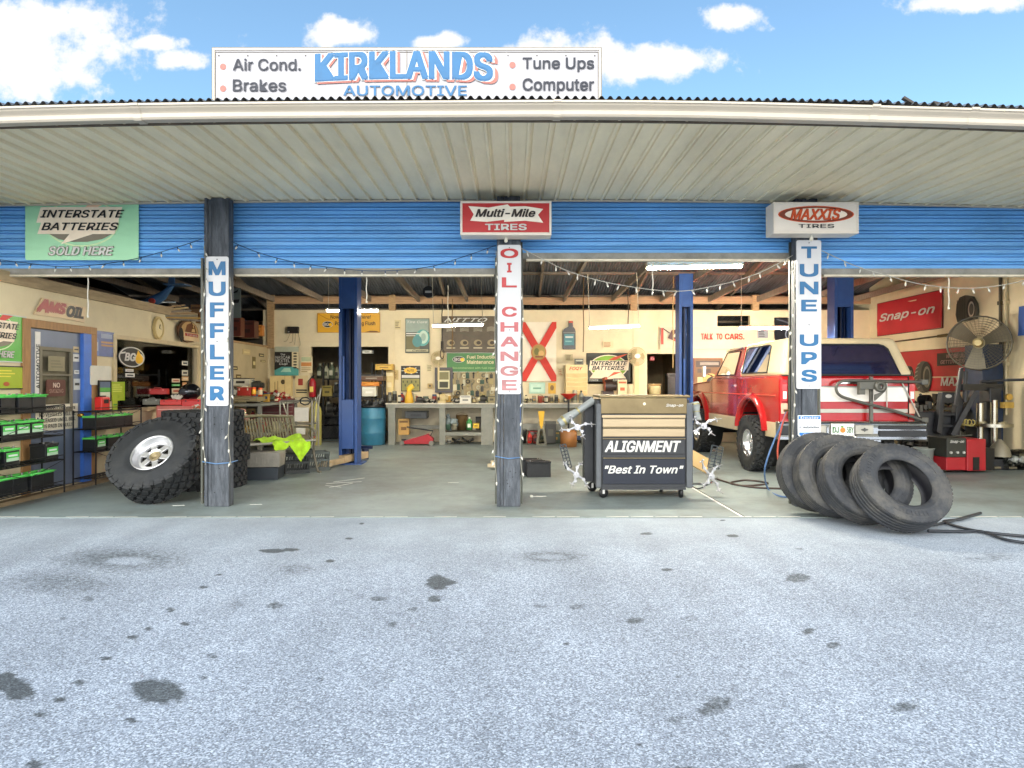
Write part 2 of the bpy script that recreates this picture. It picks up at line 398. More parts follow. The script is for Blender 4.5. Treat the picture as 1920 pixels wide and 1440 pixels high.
# ---------------------------------------------------------------- ground
def aggregate():
    m = bpy.data.materials.new('aggregate_pavement'); m.use_nodes = True
    nt = m.node_tree; N = nt.nodes; L = nt.links; b = N['Principled BSDF']; b.inputs['Roughness'].default_value = .8
    tc = N.new('ShaderNodeTexCoord')
    v = N.new('ShaderNodeTexVoronoi'); v.inputs['Scale'].default_value = 160; L.new(tc.outputs['Object'], v.inputs['Vector'])
    n = N.new('ShaderNodeTexNoise'); n.inputs['Scale'].default_value = 95; n.inputs['Detail'].default_value = 3; L.new(tc.outputs['Object'], n.inputs['Vector'])
    sp = N.new('ShaderNodeSeparateColor'); L.new(v.outputs['Color'], sp.inputs[0])
    a = N.new('ShaderNodeMath'); a.operation = 'ADD'; L.new(sp.outputs[0], a.inputs[0]); L.new(n.outputs['Fac'], a.inputs[1])
    h = N.new('ShaderNodeMath'); h.operation = 'MULTIPLY'; h.inputs[1].default_value = .5; L.new(a.outputs[0], h.inputs[0])
    r = N.new('ShaderNodeValToRGB'); L.new(h.outputs[0], r.inputs[0])
    e = r.color_ramp.elements
    e[0].position = .22; e[0].color = (.125, .142, .165, 1); e[1].position = .80; e[1].color = (.58, .64, .715, 1)
    k = e.new(.45); k.color = (.235, .27, .318, 1); k = e.new(.6); k.color = (.335, .382, .445, 1)
    big = N.new('ShaderNodeTexNoise'); big.inputs['Scale'].default_value = .9; big.inputs['Detail'].default_value = 7; big.inputs['Roughness'].default_value = .7
    L.new(tc.outputs['Object'], big.inputs['Vector'])
    br = N.new('ShaderNodeMapRange'); L.new(big.outputs['Fac'], br.inputs[0]); br.inputs[1].default_value = .3; br.inputs[2].default_value = .7
    br.inputs[3].default_value = .80; br.inputs[4].default_value = 1.14
    trk = N.new('ShaderNodeMapping'); trk.inputs['Scale'].default_value = (1.6, .22, 1); L.new(tc.outputs['Object'], trk.inputs[0])
    tn = N.new('ShaderNodeTexNoise'); tn.inputs['Scale'].default_value = 1.5; tn.inputs['Detail'].default_value = 4; L.new(trk.outputs[0], tn.inputs['Vector'])
    tr = N.new('ShaderNodeMapRange'); L.new(tn.outputs['Fac'], tr.inputs[0]); tr.inputs[1].default_value = .35; tr.inputs[2].default_value = .65; tr.inputs[3].default_value = .91; tr.inputs[4].default_value = 1.06
    bm = N.new('ShaderNodeMath'); bm.operation = 'MULTIPLY'; L.new(br.outputs[0], bm.inputs[0]); L.new(tr.outputs[0], bm.inputs[1]); br = bm
    # worn smooth towards the slab
    sx = N.new('ShaderNodeSeparateXYZ'); L.new(tc.outputs['Object'], sx.inputs[0])
    sm = N.new('ShaderNodeMapRange'); L.new(sx.outputs[1], sm.inputs[0]); sm.inputs[1].default_value = 4.3; sm.inputs[2].default_value = 6.0
    sm.inputs[3].default_value = 0; sm.inputs[4].default_value = .75
    m0 = N.new('ShaderNodeMix'); m0.data_type = 'RGBA'; L.new(sm.outputs[0], m0.inputs[0]); L.new(r.outputs[0], m0.inputs[6]); m0.inputs[7].default_value = (.29, .33, .365, 1)
    m1 = N.new('ShaderNodeMix'); m1.data_type = 'RGBA'; m1.blend_type = 'MULTIPLY'; m1.inputs[0].default_value = 1
    L.new(m0.outputs[2], m1.inputs[6]); L.new(br.outputs[0], m1.inputs[7])
    at = N.new('ShaderNodeAttribute'); at.attribute_name = 'stain'
    n5 = N.new('ShaderNodeTexNoise'); n5.inputs['Scale'].default_value = 38; n5.inputs['Detail'].default_value = 5; L.new(tc.outputs['Object'], n5.inputs['Vector'])
    ad = N.new('ShaderNodeMath'); ad.operation = 'MULTIPLY_ADD'; L.new(n5.outputs['Fac'], ad.inputs[0]); ad.inputs[1].default_value = .9; ad.inputs[2].default_value = -.45
    a2 = N.new('ShaderNodeMath'); L.new(ad.outputs[0], a2.inputs[0]); L.new(at.outputs['Fac'], a2.inputs[1])
    s5 = N.new('ShaderNodeMapRange'); s5.interpolation_type = 'SMOOTHSTEP'; L.new(a2.outputs[0], s5.inputs[0]); s5.inputs[1].default_value = .15; s5.inputs[2].default_value = .8; s5.inputs[4].default_value = .9
    m2 = N.new('ShaderNodeMix'); m2.data_type = 'RGBA'; L.new(s5.outputs[0], m2.inputs[0]); L.new(m1.outputs[2], m2.inputs[6])
    dk = N.new('ShaderNodeMix'); dk.data_type = 'RGBA'; dk.blend_type = 'MULTIPLY'; dk.inputs[0].default_value = 1
    L.new(m1.outputs[2], dk.inputs[6]); dk.inputs[7].default_value = (.17, .18, .17, 1); L.new(dk.outputs[2], m2.inputs[7])
    L.new(m2.outputs[2], b.inputs['Base Color'])
    bp = N.new('ShaderNodeBump'); bp.inputs['Strength'].default_value = .35; bp.inputs['Distance'].default_value = .004
    L.new(h.outputs[0], bp.inputs['Height']); L.new(bp.outputs[0], b.inputs['Normal'])
    return m
AGG = aggregate()
def ground():
    # fine sheet in front of the garage (carries the oil stains as an attribute), one coarse sheet around it
    G = lambda x, y: ((x - 960) * 1.3 / (y - 720), 1.3 * 1200 / (y - 720))
    stains = [(300, 1293, 52, 22, .95, -.2), (25, 1285, 38, 25, .9, -.5), (510, 1031, 24, 4, 1, .0), (545, 1029, 16, 3, 1, 0), (618, 1050, 8, 3, 1, 0), (412, 1075, 7, 2.5, .9, 0), (380, 1099, 9, 3, .8, 0),
              (820, 1090, 22, 14, .85, 0), (845, 1090, 12, 4, .8, 0), (815, 1121, 13, 7, .75, 0), (710, 1120, 18, 5, .55, 0), (775, 1140, 10, 5, .6, 0), (737, 1168, 9, 6, .65, 0), (515, 1133, 16, 7, .6, 0),
              (348, 1167, 9, 4, .9, 0), (320, 1141, 9, 4, .8, 0), (277, 1176, 9, 3, .8, 0), (248, 1192, 11, 4, .9, 0), (200, 1231, 10, 4, .9, 0), (145, 1277, 11, 5, .8, 0), (112, 1308, 11, 5, .9, 0), (77, 1336, 13, 6, .9, 0),
              (245, 1347, 13, 6, .85, 0), (66, 1429, 17, 9, .9, 0), (90, 1413, 6, 3, .7, 0), (398, 1227, 12, 6, .6, 0), (382, 1266, 13, 6, .5, 0), (165, 1120, 12, 5, .6, 0), (118, 1156, 10, 3, .5, 0), (603, 1269, 8, 6, .5, 0),
              (555, 1065, 40, 9, .38, 0), (655, 1008, 8, 2, .9, 0), (678, 980, 5, 1.6, .8, 0), (1374, 1003, 11, 3, 1, 0), (1212, 999, 12, 2.5, .7, 0), (1252, 1066, 12, 3, .8, 0), (1497, 1081, 26, 9, .62, .2),
              (1190, 1161, 18, 7, .62, .3), (1080, 1135, 14, 5, .55, .2), (1012, 1134, 14, 5, .5, 0), (1292, 1157, 16, 7, .42, 0), (1515, 1182, 12, 6, .65, .3), (1562, 1207, 12, 6, .65, .3), (1340, 1321, 34, 19, .62, .3),
              (1697, 1322, 27, 11, .62, .2), (1270, 1346, 20, 9, .45, .4), (1062, 1204, 6, 4, .7, 0), (1272, 1265, 4, 2, .8, 0), (1200, 1391, 4, 3, .8, 0), (1030, 1336, 9, 6, .4, 0), (1500, 1435, 30, 12, .5, 0), (1275, 1437, 26, 8, .6, 0), (1355, 974, 5, 1.5, .9, 0),
              (1160, 1259, 4, 2, .6, 0), (1500, 1027, 9, 2.5, .5, 0), (1395, 1122, 14, 4, .35, 0), (440, 1130, 20, 7, .35, 0)]
    soft = [(230, 1047, 190, 34, .58, (240, 1050, 36, 6)), (1030, 1042, 90, 16, .62, (1032, 1042, 26, 4)), (1845, 1042, 100, 16, .45, (1825, 1040, 25, 3)), (120, 1090, 170, 40, .5, None), (1340, 1100, 120, 20, .2, None),
            (1420, 1180, 200, 40, .18, None), (1500, 1230, 200, 40, .14, None), (560, 1070, 70, 16, .25, None), (1130, 1050, 150, 20, .16, None)]
    X = np.arange(-7.0, 7.01, .02); Yv = np.arange(1.4, 6.241, .02)
    gx, gy = np.meshgrid(X, Yv); st = np.zeros_like(gx)
    rng = np.random.RandomState(3)
    px = 960 + gx * 1200 / gy; py = 720 + 1.3 * 1200 / gy
    wob = .25 * np.sin(gx * 31 + 2 * np.sin(gy * 23)) * np.cos(gy * 37 + np.sin(gx * 19)) + .15 * np.sin(gx * 83 + gy * 71)
    for (cx, cy, a, b, k, rot) in stains:
        dx, dy = px - cx, py - cy; dy = dy + rot * dx * (b / a)
        d = np.sqrt((dx / a) ** 2 + (dy / b) ** 2) + wob * .6
        st = np.maximum(st, k * np.clip((1.25 - d) / .5, 0, 1))
    for (cx, cy, a, b, k, hole) in soft:
        d = np.sqrt(((px - cx) / a) ** 2 + ((py - cy) / b) ** 2)
        g = k * np.clip(1.2 - d, 0, 1)
        if hole:
            dh = np.sqrt(((px - hole[0]) / hole[2]) ** 2 + ((py - hole[1]) / hole[3]) ** 2); g = g * np.clip(dh - .5, 0, 1)
        st = np.maximum(st, g)
    ny, nx = gx.shape
    me = bpy.data.meshes.new('pavement')
    co = np.stack([gx, gy, np.full_like(gx, -.008)], -1).reshape(-1, 3)
    idx = np.arange(ny * nx).reshape(ny, nx)
    F = np.stack([idx[:-1, :-1], idx[:-1, 1:], idx[1:, 1:], idx[1:, :-1]], -1).reshape(-1, 4)
    # surrounding sheet out to the horizon, with a rectangular gap filled by the fine grid
    big = [(-900, -900), (900, -900), (900, 900), (-900, 900), (X[0], Yv[0]), (X[-1], Yv[0]), (X[-1], Yv[-1]), (X[0], Yv[-1])]
    o = len(co); co = np.vstack([co, np.array([(a, b, -.008) for a, b in big])])
    faces = F.tolist() + [[o, o + 1, o + 5, o + 4], [o + 1, o + 2, o + 6, o + 5], [o + 2, o + 3, o + 7, o + 6], [o + 3, o, o + 4, o + 7]]
    me.from_pydata(co.tolist(), [], faces)
    at = me.attributes.new('stain', 'FLOAT', 'POINT')
    at.data.foreach_set('value', np.concatenate([st.ravel(), np.zeros(8)]).astype(np.float32))
    me.materials.append(AGG)
    ob = bpy.data.objects.new('pavement', me); COL.objects.link(ob); ob['kind'] = 'structure'
ground()
FLOOR = mat('shop_floor', (.215, .258, .252), rough=.5, var=.22, scale=1.3, bump=.08, bscale=25, dirt=.8, dirtcol=(.085, .08, .06))
WHITE = C('e9e6de', .5)
fb = MB(); fb.bb(-12, 6.24, -.2, 12, 19, 0)
struct('garage_floor', fb, FLOOR)
jb = MB()
for i in range(60):
    x = -7 + i * .24; 
    if random.random() < .75: jb.flat([(x, 0), (x + .22, 0), (x + .22, .016 + .012 * random.random()), (x, .014)], 0)
jb.v = [(v[0], 6.245 + v[2], .003) for v in jb.v]
struct('floor_edge_line', jb, mat('floor_line', 'e6e4da', .7, dirt=.4))
cb_ = MB()
a, b = W(1392, 970, 6.26), W(1293, 910, 8.2)
cb_.beam((a.x, 6.26, .003), (b.x - .02, 9.4, .003), .022, .004); cb_.beam((a.x + .02, 6.26, .0035), (b.x, 9.4, .0035), .006, .0042, C('3a3a36', .9))
struct('floor_joint', cb_, mat('floor_line', 'e6e4da', .7))
sc = MB()
for (x, y, w_, r_) in ((645, 905, 60, .2), (625, 912, 35, -.3), (655, 900, 45, .6), (640, 910, 30, 1.0), (335, 948, 20, .1), (480, 946, 22, .0), (850, 905, 20, .0)):
    Y = 1560 / (y - 720); X = (x - 960) * Y / 1200; l = w_ * Y / 1200 / 2
    sc.beam((X - l, Y - l * math.sin(r_) * 2, .002), (X + l, Y + l * math.sin(r_) * 2, .002), .012, .003)
struct('floor_scuff', sc, C('c9cac2', .8))
# ---------------------------------------------------------------- the garage building
CREAM = mat('cream_wall', (.74, .635, .415), .7, var=.07, scale=2.2, dirt=.22, dirtcol=(.35, .26, .14), bump=.05)
TIMBER = mat('pine_timber', (.42, .27, .13), .75, var=.35, scale=3, stretch=(3, 3, 14), bump=.2)
OLDWOOD = mat('grey_timber', (.27, .22, .165), .8, var=.4, scale=3, stretch=(3, 14, 3), bump=.2)
POSTP = mat('worn_post_paint', (.045, .052, .062), .7, var=.45, scale=3.5, stretch=(8, 8, 1.3), dirt=.75, dirtcol=(.17, .185, .21), bump=.5, bscale=30)
GALV = mat('galvanised_sheet', (.17, .185, .20), .5, metal=.2, var=.5, scale=2, stretch=(6, .6, 1), dirt=.4, dirtcol=(.03, .03, .03))
SOFFIT = mat('tan_soffit_sheet', (.85, .75, .53), .5, var=.12, scale=1.6, stretch=(2, .5, 1), dirt=.38, dirtcol=(.45, .37, .23))
GUTTER = mat('gutter_paint', (.47, .41, .32), .4, var=.06, scale=3, dirt=.18, dirtcol=(.4, .3, .18))
DOORBLUE = mat('door_blue', (.125, .375, .74), .5, var=.28, scale=2.5, stretch=(.4, 3, 3), dirt=.35, dirtcol=(.22, .40, .62))
RAILG = mat('door_rail_grey', (.20, .19, .16), .6, var=.3, dirt=.5, dirtcol=(.4, .4, .38))
RAILW = mat('door_rail_white', (.68, .61, .47), .6, var=.2, dirt=.3)
DARK = C('070707', .7); BLACK = C('0c0d0f', .45)
B = thing('garage_building', 'low tan auto repair garage with blue roll doors half raised and corrugated roof', 'building', (0, 6.78, 0))
def P(name, mb, m, parent=B, **k): return part(name, mb, m, parent, world=True, **k)
def dz(x): return -(.0034 if x < 0 else .0050) * x * x
X0, X1 = -9.0, 9.2
# soffit
mb = MB(); V = []; n = 0; x = X0
while x < X1:
    for i, (dx_, h) in enumerate(((0, 0), (.112, 0), (.118, .018), (.136, .018), (.142, -.012), (.158, -.012), (.1662, 0))):
        xx = x + dx_
        V.append((xx, 4.735, 3.272 + dz(xx) - h)); V.append((xx, 6.96, 3.300 + dz(xx) * .5 - h)); n += 1
    x += .1667
mb.add(V, [(2 * i, 2 * i + 2, 2 * i + 3, 2 * i + 1) for i in range(n - 1)])
P('soffit', mb, SOFFIT, recalc=False)
# trim strip where the soffit meets the door wall
def strip(name, y0, z0, y1, z1, m, droop):
    mb = MB(); xs = [X0 + (X1 - X0) * i / 60 for i in range(61)]; V = []
    for x in xs:
        d = dz(x) * droop
        V += [(x, y0, z0 + d), (x, y1, z0 + d), (x, y1, z1 + d), (x, y0, z1 + d)]
    F = []
    for i in range(60):
        for j in range(4): F.append((4 * i + j, 4 * i + (j + 1) % 4, 4 * i + 4 + (j + 1) % 4, 4 * i + 4 + j))
    mb.add(V, F); return P(name, mb, m)
strip('soffit_trim', 6.90, 3.272, 6.93, 3.289, GUTTER, .5)
strip('fascia', 4.742, 3.25, 4.775, 3.375, mat('rotten_fascia', (.10, .075, .05), .9, var=.5, scale=9), 1)
# gutter: K profile swept along the eave
prof = [(4.738, 3.252), (4.665, 3.248), (4.655, 3.262), (4.655, 3.290), (4.648, 3.300), (4.628, 3.318), (4.622, 3.330), (4.612, 3.332), (4.612, 3.347), (4.622, 3.347), (4.66, 3.30), (4.73, 3.30)]
mb = MB(); V = []; K = len(prof); xs = [X0 + (X1 - X0) * i / 80 for i in range(81)]
for x in xs:
    for (y, z) in prof: V.append((x, y, z + dz(x) + .003 * math.sin(x * 1.7)))
mb.add(V, [(i * K + j, i * K + (j + 1) % K, (i + 1) * K + (j + 1) % K, (i + 1) * K + j) for i in range(80) for j in range(K)])
gut = P('gutter', mb, GUTTER)
for px in (255, 1045, 1640, 1825):
    x = (px - 960) * 4.64 / 1200; mb = MB(); V = []
    for xx in (x - .028, x + .028):
        for (y, z) in prof: V.append((xx, 4.70 + (y - 4.70) * 1.06, 3.3 + (z - 3.3) * 1.07 + dz(xx)))
    mb.add(V, [(j, (j + 1) % K, K + (j + 1) % K, K + j) for j in range(K)] + [tuple(range(K)), tuple(range(K, 2 * K))])
    part('gutter_joint', mb, GUTTER, gut, world=True)
# corrugated roof: front slope, rear slope
mb = MB(); V = []; pts = []
rows = [(4.655, 3.386, 1), (4.9, 3.44, 1), (9.7, 4.62, .2), (13.0, 3.83, .1), (18.6, 2.52, 0)]
x = X0; k = 0; nr = len(rows)
while x < X1:
    t = k % 6
    h = (.0135, .008, -.008, -.0135, -.008, .008)[t]
    for (y, z, d) in rows:
        jig = .018 * random.random() if (y < 4.7 and 1.9 < x < 2.75) else 0
        V.append((x, y + jig, z + h + dz(x) * d + jig))
    x += .0635 / 6; k += 1
mb.add(V, [(i * nr + j, (i + 1) * nr + j, (i + 1) * nr + j + 1, i * nr + j + 1) for i in range(k - 1) for j in range(nr - 1)], None, True)
roof = P('roof', mb, GALV, recalc=False)
mb = MB()
for i in range(26):
    x = random.uniform(1.95, 3.4); mb.box((x, 4.72 + random.uniform(-.05, .1), 3.405 + dz(x) + random.uniform(-.004, .012)), (random.uniform(.03, .1), .03, random.uniform(.012, .035)), None, Matrix.Rotation(random.uniform(-.6, .6), 3, 'Y'))
part('leaf_litter', mb, mat('dead_leaves', (.07, .06, .05), .9, var=.5), roof, world=True)['kind'] = 'stuff'
# posts
PX = {0: (-6.52, -6.27), 1: (-3.262, -3.000), 2: (-.160, .087), 3: (3.005, 3.238), 4: (6.17, 6.42)}
POSTS = []
for k, (a, b) in PX.items():
    mb = MB(); top = 3.29 + dz((a + b) / 2) * .5
    w = b - a
    mb.bb(a + w * .30, 6.78, 0, b, 6.90, top); mb.bb(a + w * .14, 6.792, 0, a + w * .29, 6.89, top); mb.bb(a, 6.783, 0, a + w * .13, 6.895, top)
    POSTS.append(P('post', mb, POSTP, bevel=.006))
    if k in (1, 2, 3):
        nb = MB()
        for i in range(7):
            x = random.uniform(a + .1, b - .02); z = random.uniform(.1, 1.0); nb.cyl((x, 6.78, z), (x, 6.774, z), .006, n=8)
        part('nail', nb, C('1b1b1d', .6), POSTS[-1], world=True)
# roll doors
def roll_door(xa, xb, zb, ztop=3.30):
    T = None; mb = MB(); pr = []; z = zb + .085
    while z < ztop + .05:
        pr += [(6.985, z), (6.985, z + .038), (7.010, z + .041), (7.010, z + .048), (6.985, z + .051), (6.974, z + .064), (6.985, z + .076), (7.010, z + .079)]
        z += .085
    V = []; n = len(pr)
    for x in (xa, xb):
        for (y, zz) in pr: V.append((x, y, zz))
    mb.add(V, [(i, i + 1, n + i + 1, n + i) for i in range(n - 1)])
    D = P('roll_door', mb, DOORBLUE, recalc=False)
    mb = MB(); mb.bb(xa, 6.965, zb + .022, xb, 7.01, zb + .088); part('bottom_rail', mb, RAILG, D, world=True, bevel=.004)
    mb = MB(); mb.bb(xa + .06, 6.955, zb, xb - .03, 7.02, zb + .020); part('weather_strip', mb, RAILW, D, world=True, bevel=.003)
    for (x, x2) in ((xa, xa + .02), (xb - (.055 if abs(xb - 3.07) < .01 else .02), xb)):
        mb = MB(); mb.bb(x, 6.95, 0, x2, 6.978, zb + .2); part('guide_rail', mb, C('55574f', .5, .3), D, world=True)
    return D
roll_door(-6.23, -3.36, 2.470); D2 = roll_door(-3.07, -.165, 2.472); roll_door(.095, 3.07, 2.640); roll_door(3.33, 6.14, 2.470)
# pull cords hanging from the rails
for px, zt, l, Y in ((161, 2.47, .42, 6.99), (686, 2.47, .26, 6.99), (1225, 2.64, .30, 6.99), (1783, 2.47, .33, 6.99)):
    x = (px - 960) * Y / 1200
    mb = MB(); mb.tube([(x + .004 * math.sin(i * 1.3), Y + .035, zt - l * i / 8) for i in range(9)], .006, 6); mb.cyl((x, Y + .035, zt - l - .02), (x, Y + .035, zt - l), .011)
    P('pull_cord', mb, C('d8d4c6', .8))
mb = MB(); mb.bb(-9, 7.045, 3.14, 9.1, 7.10, 3.90); P('light_stop_wall', mb, OLDWOOD)  # unseen wall added to stop lamp light leaking onto the soffit
for k, (a, b) in PX.items(): mb = MB(); mb.bb(a * 1.037 + .004, 7.035, 2.42, b * 1.037 - .004, 7.095, 3.135); P('light_stop_block', mb, OLDWOOD)  # unseen fillers added behind the posts, blocking lamp light from the soffit
# frame timbers above the shop
for i in range(17):
    x = -8.6 + i * 1.085; mb = MB(); mb.beam((x, 7.05, 3.33), (x, 14.40, 3.20), .045, .12); P('ceiling_joist', mb, OLDWOOD)
for i in range(10):
    x = -8.1 + i * 2.17; mb = MB(); mb.beam((x + .05, 7.1, 3.86), (x + .05, 9.66, 4.50), .045, .11); mb.beam((x + .05, 9.66, 4.50), (x + .05, 17.8, 2.58), .045, .11); P('rafter', mb, OLDWOOD)
    mb = MB(); mb.beam((x + .1, 9.2, 3.33), (x + .1, 11.6, 4.02), .04, .09); P('truss_web', mb, OLDWOOD)
for i, y in enumerate((7.6, 8.7, 10.6, 11.6, 12.6, 13.6, 14.9, 15.8, 16.7)):
    z = 3.386 + (y - 4.655) * .2446 if y < 9.7 else 4.62 - (y - 9.7) * .236
    mb = MB(); mb.bb(-9, y - .04, z - .075, 9.1, y + .04, z - .022); P('purlin', mb, OLDWOOD)
mb = MB(); V = []
for i in range(41):
    x = -5.5 + 13.55 * i / 40; s_ = -.022 * math.exp(-((x - .9) / 1.5) ** 2)
    V += [(x, 14.36, 3.10 + s_), (x, 14.41, 3.10 + s_), (x, 14.41, 3.265 + s_), (x, 14.36, 3.265 + s_)]
mb.add(V, [(4 * i + j, 4 * i + (j + 1) % 4, 4 * i + 4 + (j + 1) % 4, 4 * i + 4 + j) for i in range(40) for j in range(4)])
P('wood_plate', mb, mat('plate_timber', (.42, .26, .14), .75, var=.3, scale=3, stretch=(1, 12, 12), bump=.2))
for px in (508, 736, 1188, 1416):
    x = (px - 960) * .012; mb = MB(); mb.bb(x - .075, 14.352, 2.95 if px > 600 else 2.1, x + .075, 14.45, 3.30); P('wall_stud', mb, TIMBER)

def holed_wall(name, m, u0, u1, z0, z1, holes, t, axis, pos, sgn):
    """sheet with openings and reveals; axis 'x' = runs along x at y=pos, 'y' = runs along y at x=pos; thickness goes sgn*t"""
    us = sorted({u0, u1, *[h[0] for h in holes], *[h[2] for h in holes]}); zs = sorted({z0, z1, *[h[1] for h in holes], *[h[3] for h in holes]})
    mb = MB()
    def pt(u, d, z): return (u, pos + d, z) if axis == 'x' else (pos + d, u, z)
    for i in range(len(us) - 1):
        for j in range(len(zs) - 1):
            cu, cz = (us[i] + us[i + 1]) / 2, (zs[j] + zs[j + 1]) / 2
            if any(h[0] < cu < h[2] and h[1] < cz < h[3] for h in holes): continue
            for d in (0, sgn * t): mb.add([pt(us[i], d, zs[j]), pt(us[i + 1], d, zs[j]), pt(us[i + 1], d, zs[j + 1]), pt(us[i], d, zs[j + 1])], [(0, 1, 2, 3)])
    for (a, b, c, d) in [(u0, z0, u1, z1)] + list(holes):
        e = sgn * t
        for (p, q) in (((a, b), (c, b)), ((c, b), (c, d)), ((c, d), (a, d)), ((a, d), (a, b))):
            mb.add([pt(p[0], 0, p[1]), pt(q[0], 0, q[1]), pt(q[0], e, q[1]), pt(p[0], e, p[1])], [(0, 1, 2, 3)])
    return P(name, mb, m, recalc=False)
bh = [(-4.536, 0, -2.784, 2.14), (1.668, 1.30, 2.724, 2.0), (3.04, .9, 3.98, 1.98), (4.62, 2.60, 5.36, 2.84), (5.90, 2.32, 6.95, 2.80)]
holed_wall('back_wall', CREAM, -5.6, 8.2, 0, 2.965, bh, .12, 'x', 14.40, 1)
# battens on the back wall
mb = MB()
for px in (300,): pass
for (x0, y0, x1, y1) in ((556, 622, 740, 624), (556, 640, 640, 642), (738, 622, 740, 735), (1098, 655, 1350, 659), (1187, 580, 1189, 660)):
    l, w, h, r = BW(x0, y0, x1, y1, 14.395); mb.bb(l.x - w / 2, 14.385, l.z, l.x + w / 2, 14.399, l.z + h)
P('wall_batten', mb, CREAM)
lh = [(7.27, .05, 8.32, 1.945), (8.86, .95, 11.17, 1.925)]
holed_wall('left_wall', CREAM, 5.9, 11.5, 0, 2.40, lh, .12, 'y', -5.5, -1)
PLY = mat('old_plywood', (.50, .41, .24), .75, var=.14, scale=2, dirt=.3, dirtcol=(.3, .22, .12))
mb = MB(); mb.bb(-5.62, 11.50, 0, -5.5, 14.4, 2.12); P('plywood_wall', mb, PLY)
mb = MB(); mb.bb(-5.66, 11.50, 2.12, -5.47, 14.35, 2.16); P('ledge', mb, TIMBER)
mb = MB(); mb.bb(-5.70, 5.9, 2.40, -5.462, 11.55, 2.525); P('wall_cap', mb, mat('cap_board', (.40, .30, .17), .75, var=.3, scale=4, stretch=(6, 1, 6)))
holed_wall('right_wall', CREAM, 6.3, 14.42, 0, 3.9, [], .12, 'y', 8.05, 1)
mb = MB(); mb.bb(8.035, 6.4, 2.96, 8.049, 14.4, 2.98); mb.bb(8.035, 6.4, 1.42, 8.049, 14.4, 1.44); P('wall_seam', mb, CREAM)
# far rear rooms
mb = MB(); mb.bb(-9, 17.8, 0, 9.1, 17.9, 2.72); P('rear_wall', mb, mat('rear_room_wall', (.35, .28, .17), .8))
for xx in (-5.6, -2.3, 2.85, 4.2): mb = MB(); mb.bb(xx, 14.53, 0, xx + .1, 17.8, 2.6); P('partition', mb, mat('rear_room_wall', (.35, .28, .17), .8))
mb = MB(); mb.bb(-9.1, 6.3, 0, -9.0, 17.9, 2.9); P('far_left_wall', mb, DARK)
mb = MB(); mb.bb(-9.0, 5.9, 2.30, -5.63, 14.4, 2.36); mb.bb(-9, 5.8, 0, -5.63, 5.9, 2.4); mb.bb(-9, 14.4, 0, -5.63, 14.5, 2.3); P('office_shell', mb, C('3a342a', .8))
mb = MB(); mb.bb(-7.6, 8.7, 0, -7.5, 10.0, 2.3); mb.bb(-7.6, 10.9, 0, -7.5, 14.4, 2.3); mb.bb(-7.6, 10.0, 2.0, -7.5, 10.9, 2.3); P('office_partition', mb, mat('office_wall', (.42, .36, .22), .8))
# office door (closed, grey-blue) in its pine casing with bright blue jamb
DGREY = mat('door_grey_paint', (.155, .19, .27), .5, var=.12, scale=3, dirt=.2)
CASE = mat('stained_casing', (.36, .19, .07), .6, var=.3, scale=4, stretch=(8, 8, 1))
mb = MB()
mb.bb(-5.545, 7.30, .06, -5.505, 8.16, .98); mb.bb(-5.545, 7.30, 1.72, -5.505, 8.16, 1.94); mb.bb(-5.545, 7.30, .98, -5.505, 7.46, 1.72); mb.bb(-5.545, 7.98, .98, -5.505, 8.16, 1.72)
DOOR = P('door', mb, DGREY, bevel=.004)
mb = MB()
for (a, b, c, d) in ((7.44, .96, 8.0, 1.0), (7.44, 1.70, 8.0, 1.74), (7.44, 1.0, 7.48, 1.70), (7.96, 1.0, 8.0, 1.70), (7.48, 1.40, 7.96, 1.42)): mb.bb(-5.51, a, b, -5.488, c, d)
part('window_frame', mb, mat('brown_frame', (.19, .165, .11), .6), DOOR, world=True)
mb = MB(); mb.bb(-5.53, 7.45, .99, -5.524, 7.99, 1.73); part('window_pane', mb, mat('dim_pane', (.13, .115, .075), .25, var=.5, scale=3), DOOR, world=True)
mb = MB(); mb.sphere((-5.45, 8.10, .905), .03, 12); mb.cyl((-5.505, 8.10, .905), (-5.45, 8.10, .905), .012); mb.cyl((-5.505, 8.10, .905), (-5.498, 8.10, .905), .03)
part('handle', mb, C('c9a24a', .25, 1), DOOR, world=True)
mb = MB(); mb.bb(-5.62, 8.16, .05, -5.46, 8.31, 1.945); P('door_jamb', mb, mat('jamb_blue', (.05, .17, .60), .5, var=.15, dirt=.2))
mb = MB(); mb.bb(-5.5, 7.16, .05, -5.47, 7.28, 2.04); mb.bb(-5.5, 7.28, 1.945, -5.47, 8.44, 2.04); mb.bb(-5.5, 8.315, .05, -5.47, 8.44, 1.945); P('door_casing', mb, CASE, bevel=.004)
mb = MB(); mb.bb(-5.5, 5.9, 0, -5.38, 11.5, .045); P('door_sill', mb, mat('sill_wood', (.22, .16, .09), .8, var=.3))
# office window
FR = mat('cream_frame', (.62, .50, .30), .6, var=.12)
mb = MB()
for (a, b, c, d) in ((8.80, 1.925, 11.24, 1.985), (8.80, .89, 11.24, .95), (8.80, .95, 8.86, 1.925), (11.12, .95, 11.24, 1.925)): mb.bb(-5.52, a, b, -5.465, c, d)
WIN = P('window_frame', mb, FR, bevel=.004)
mb = MB(); mb.bb(-5.56, 8.86, .95, -5.554, 11.12, 1.925); part('window_pane', mb, glass('office_glass', (.55, .55, .5)), WIN, world=True)
# gap closers
mb = MB(); mb.bb(-5.66, 11.47, 1.2, -5.45, 11.55, 2.38); P('corner_board', mb, mat('cap_board', (.40, .30, .17), .75))
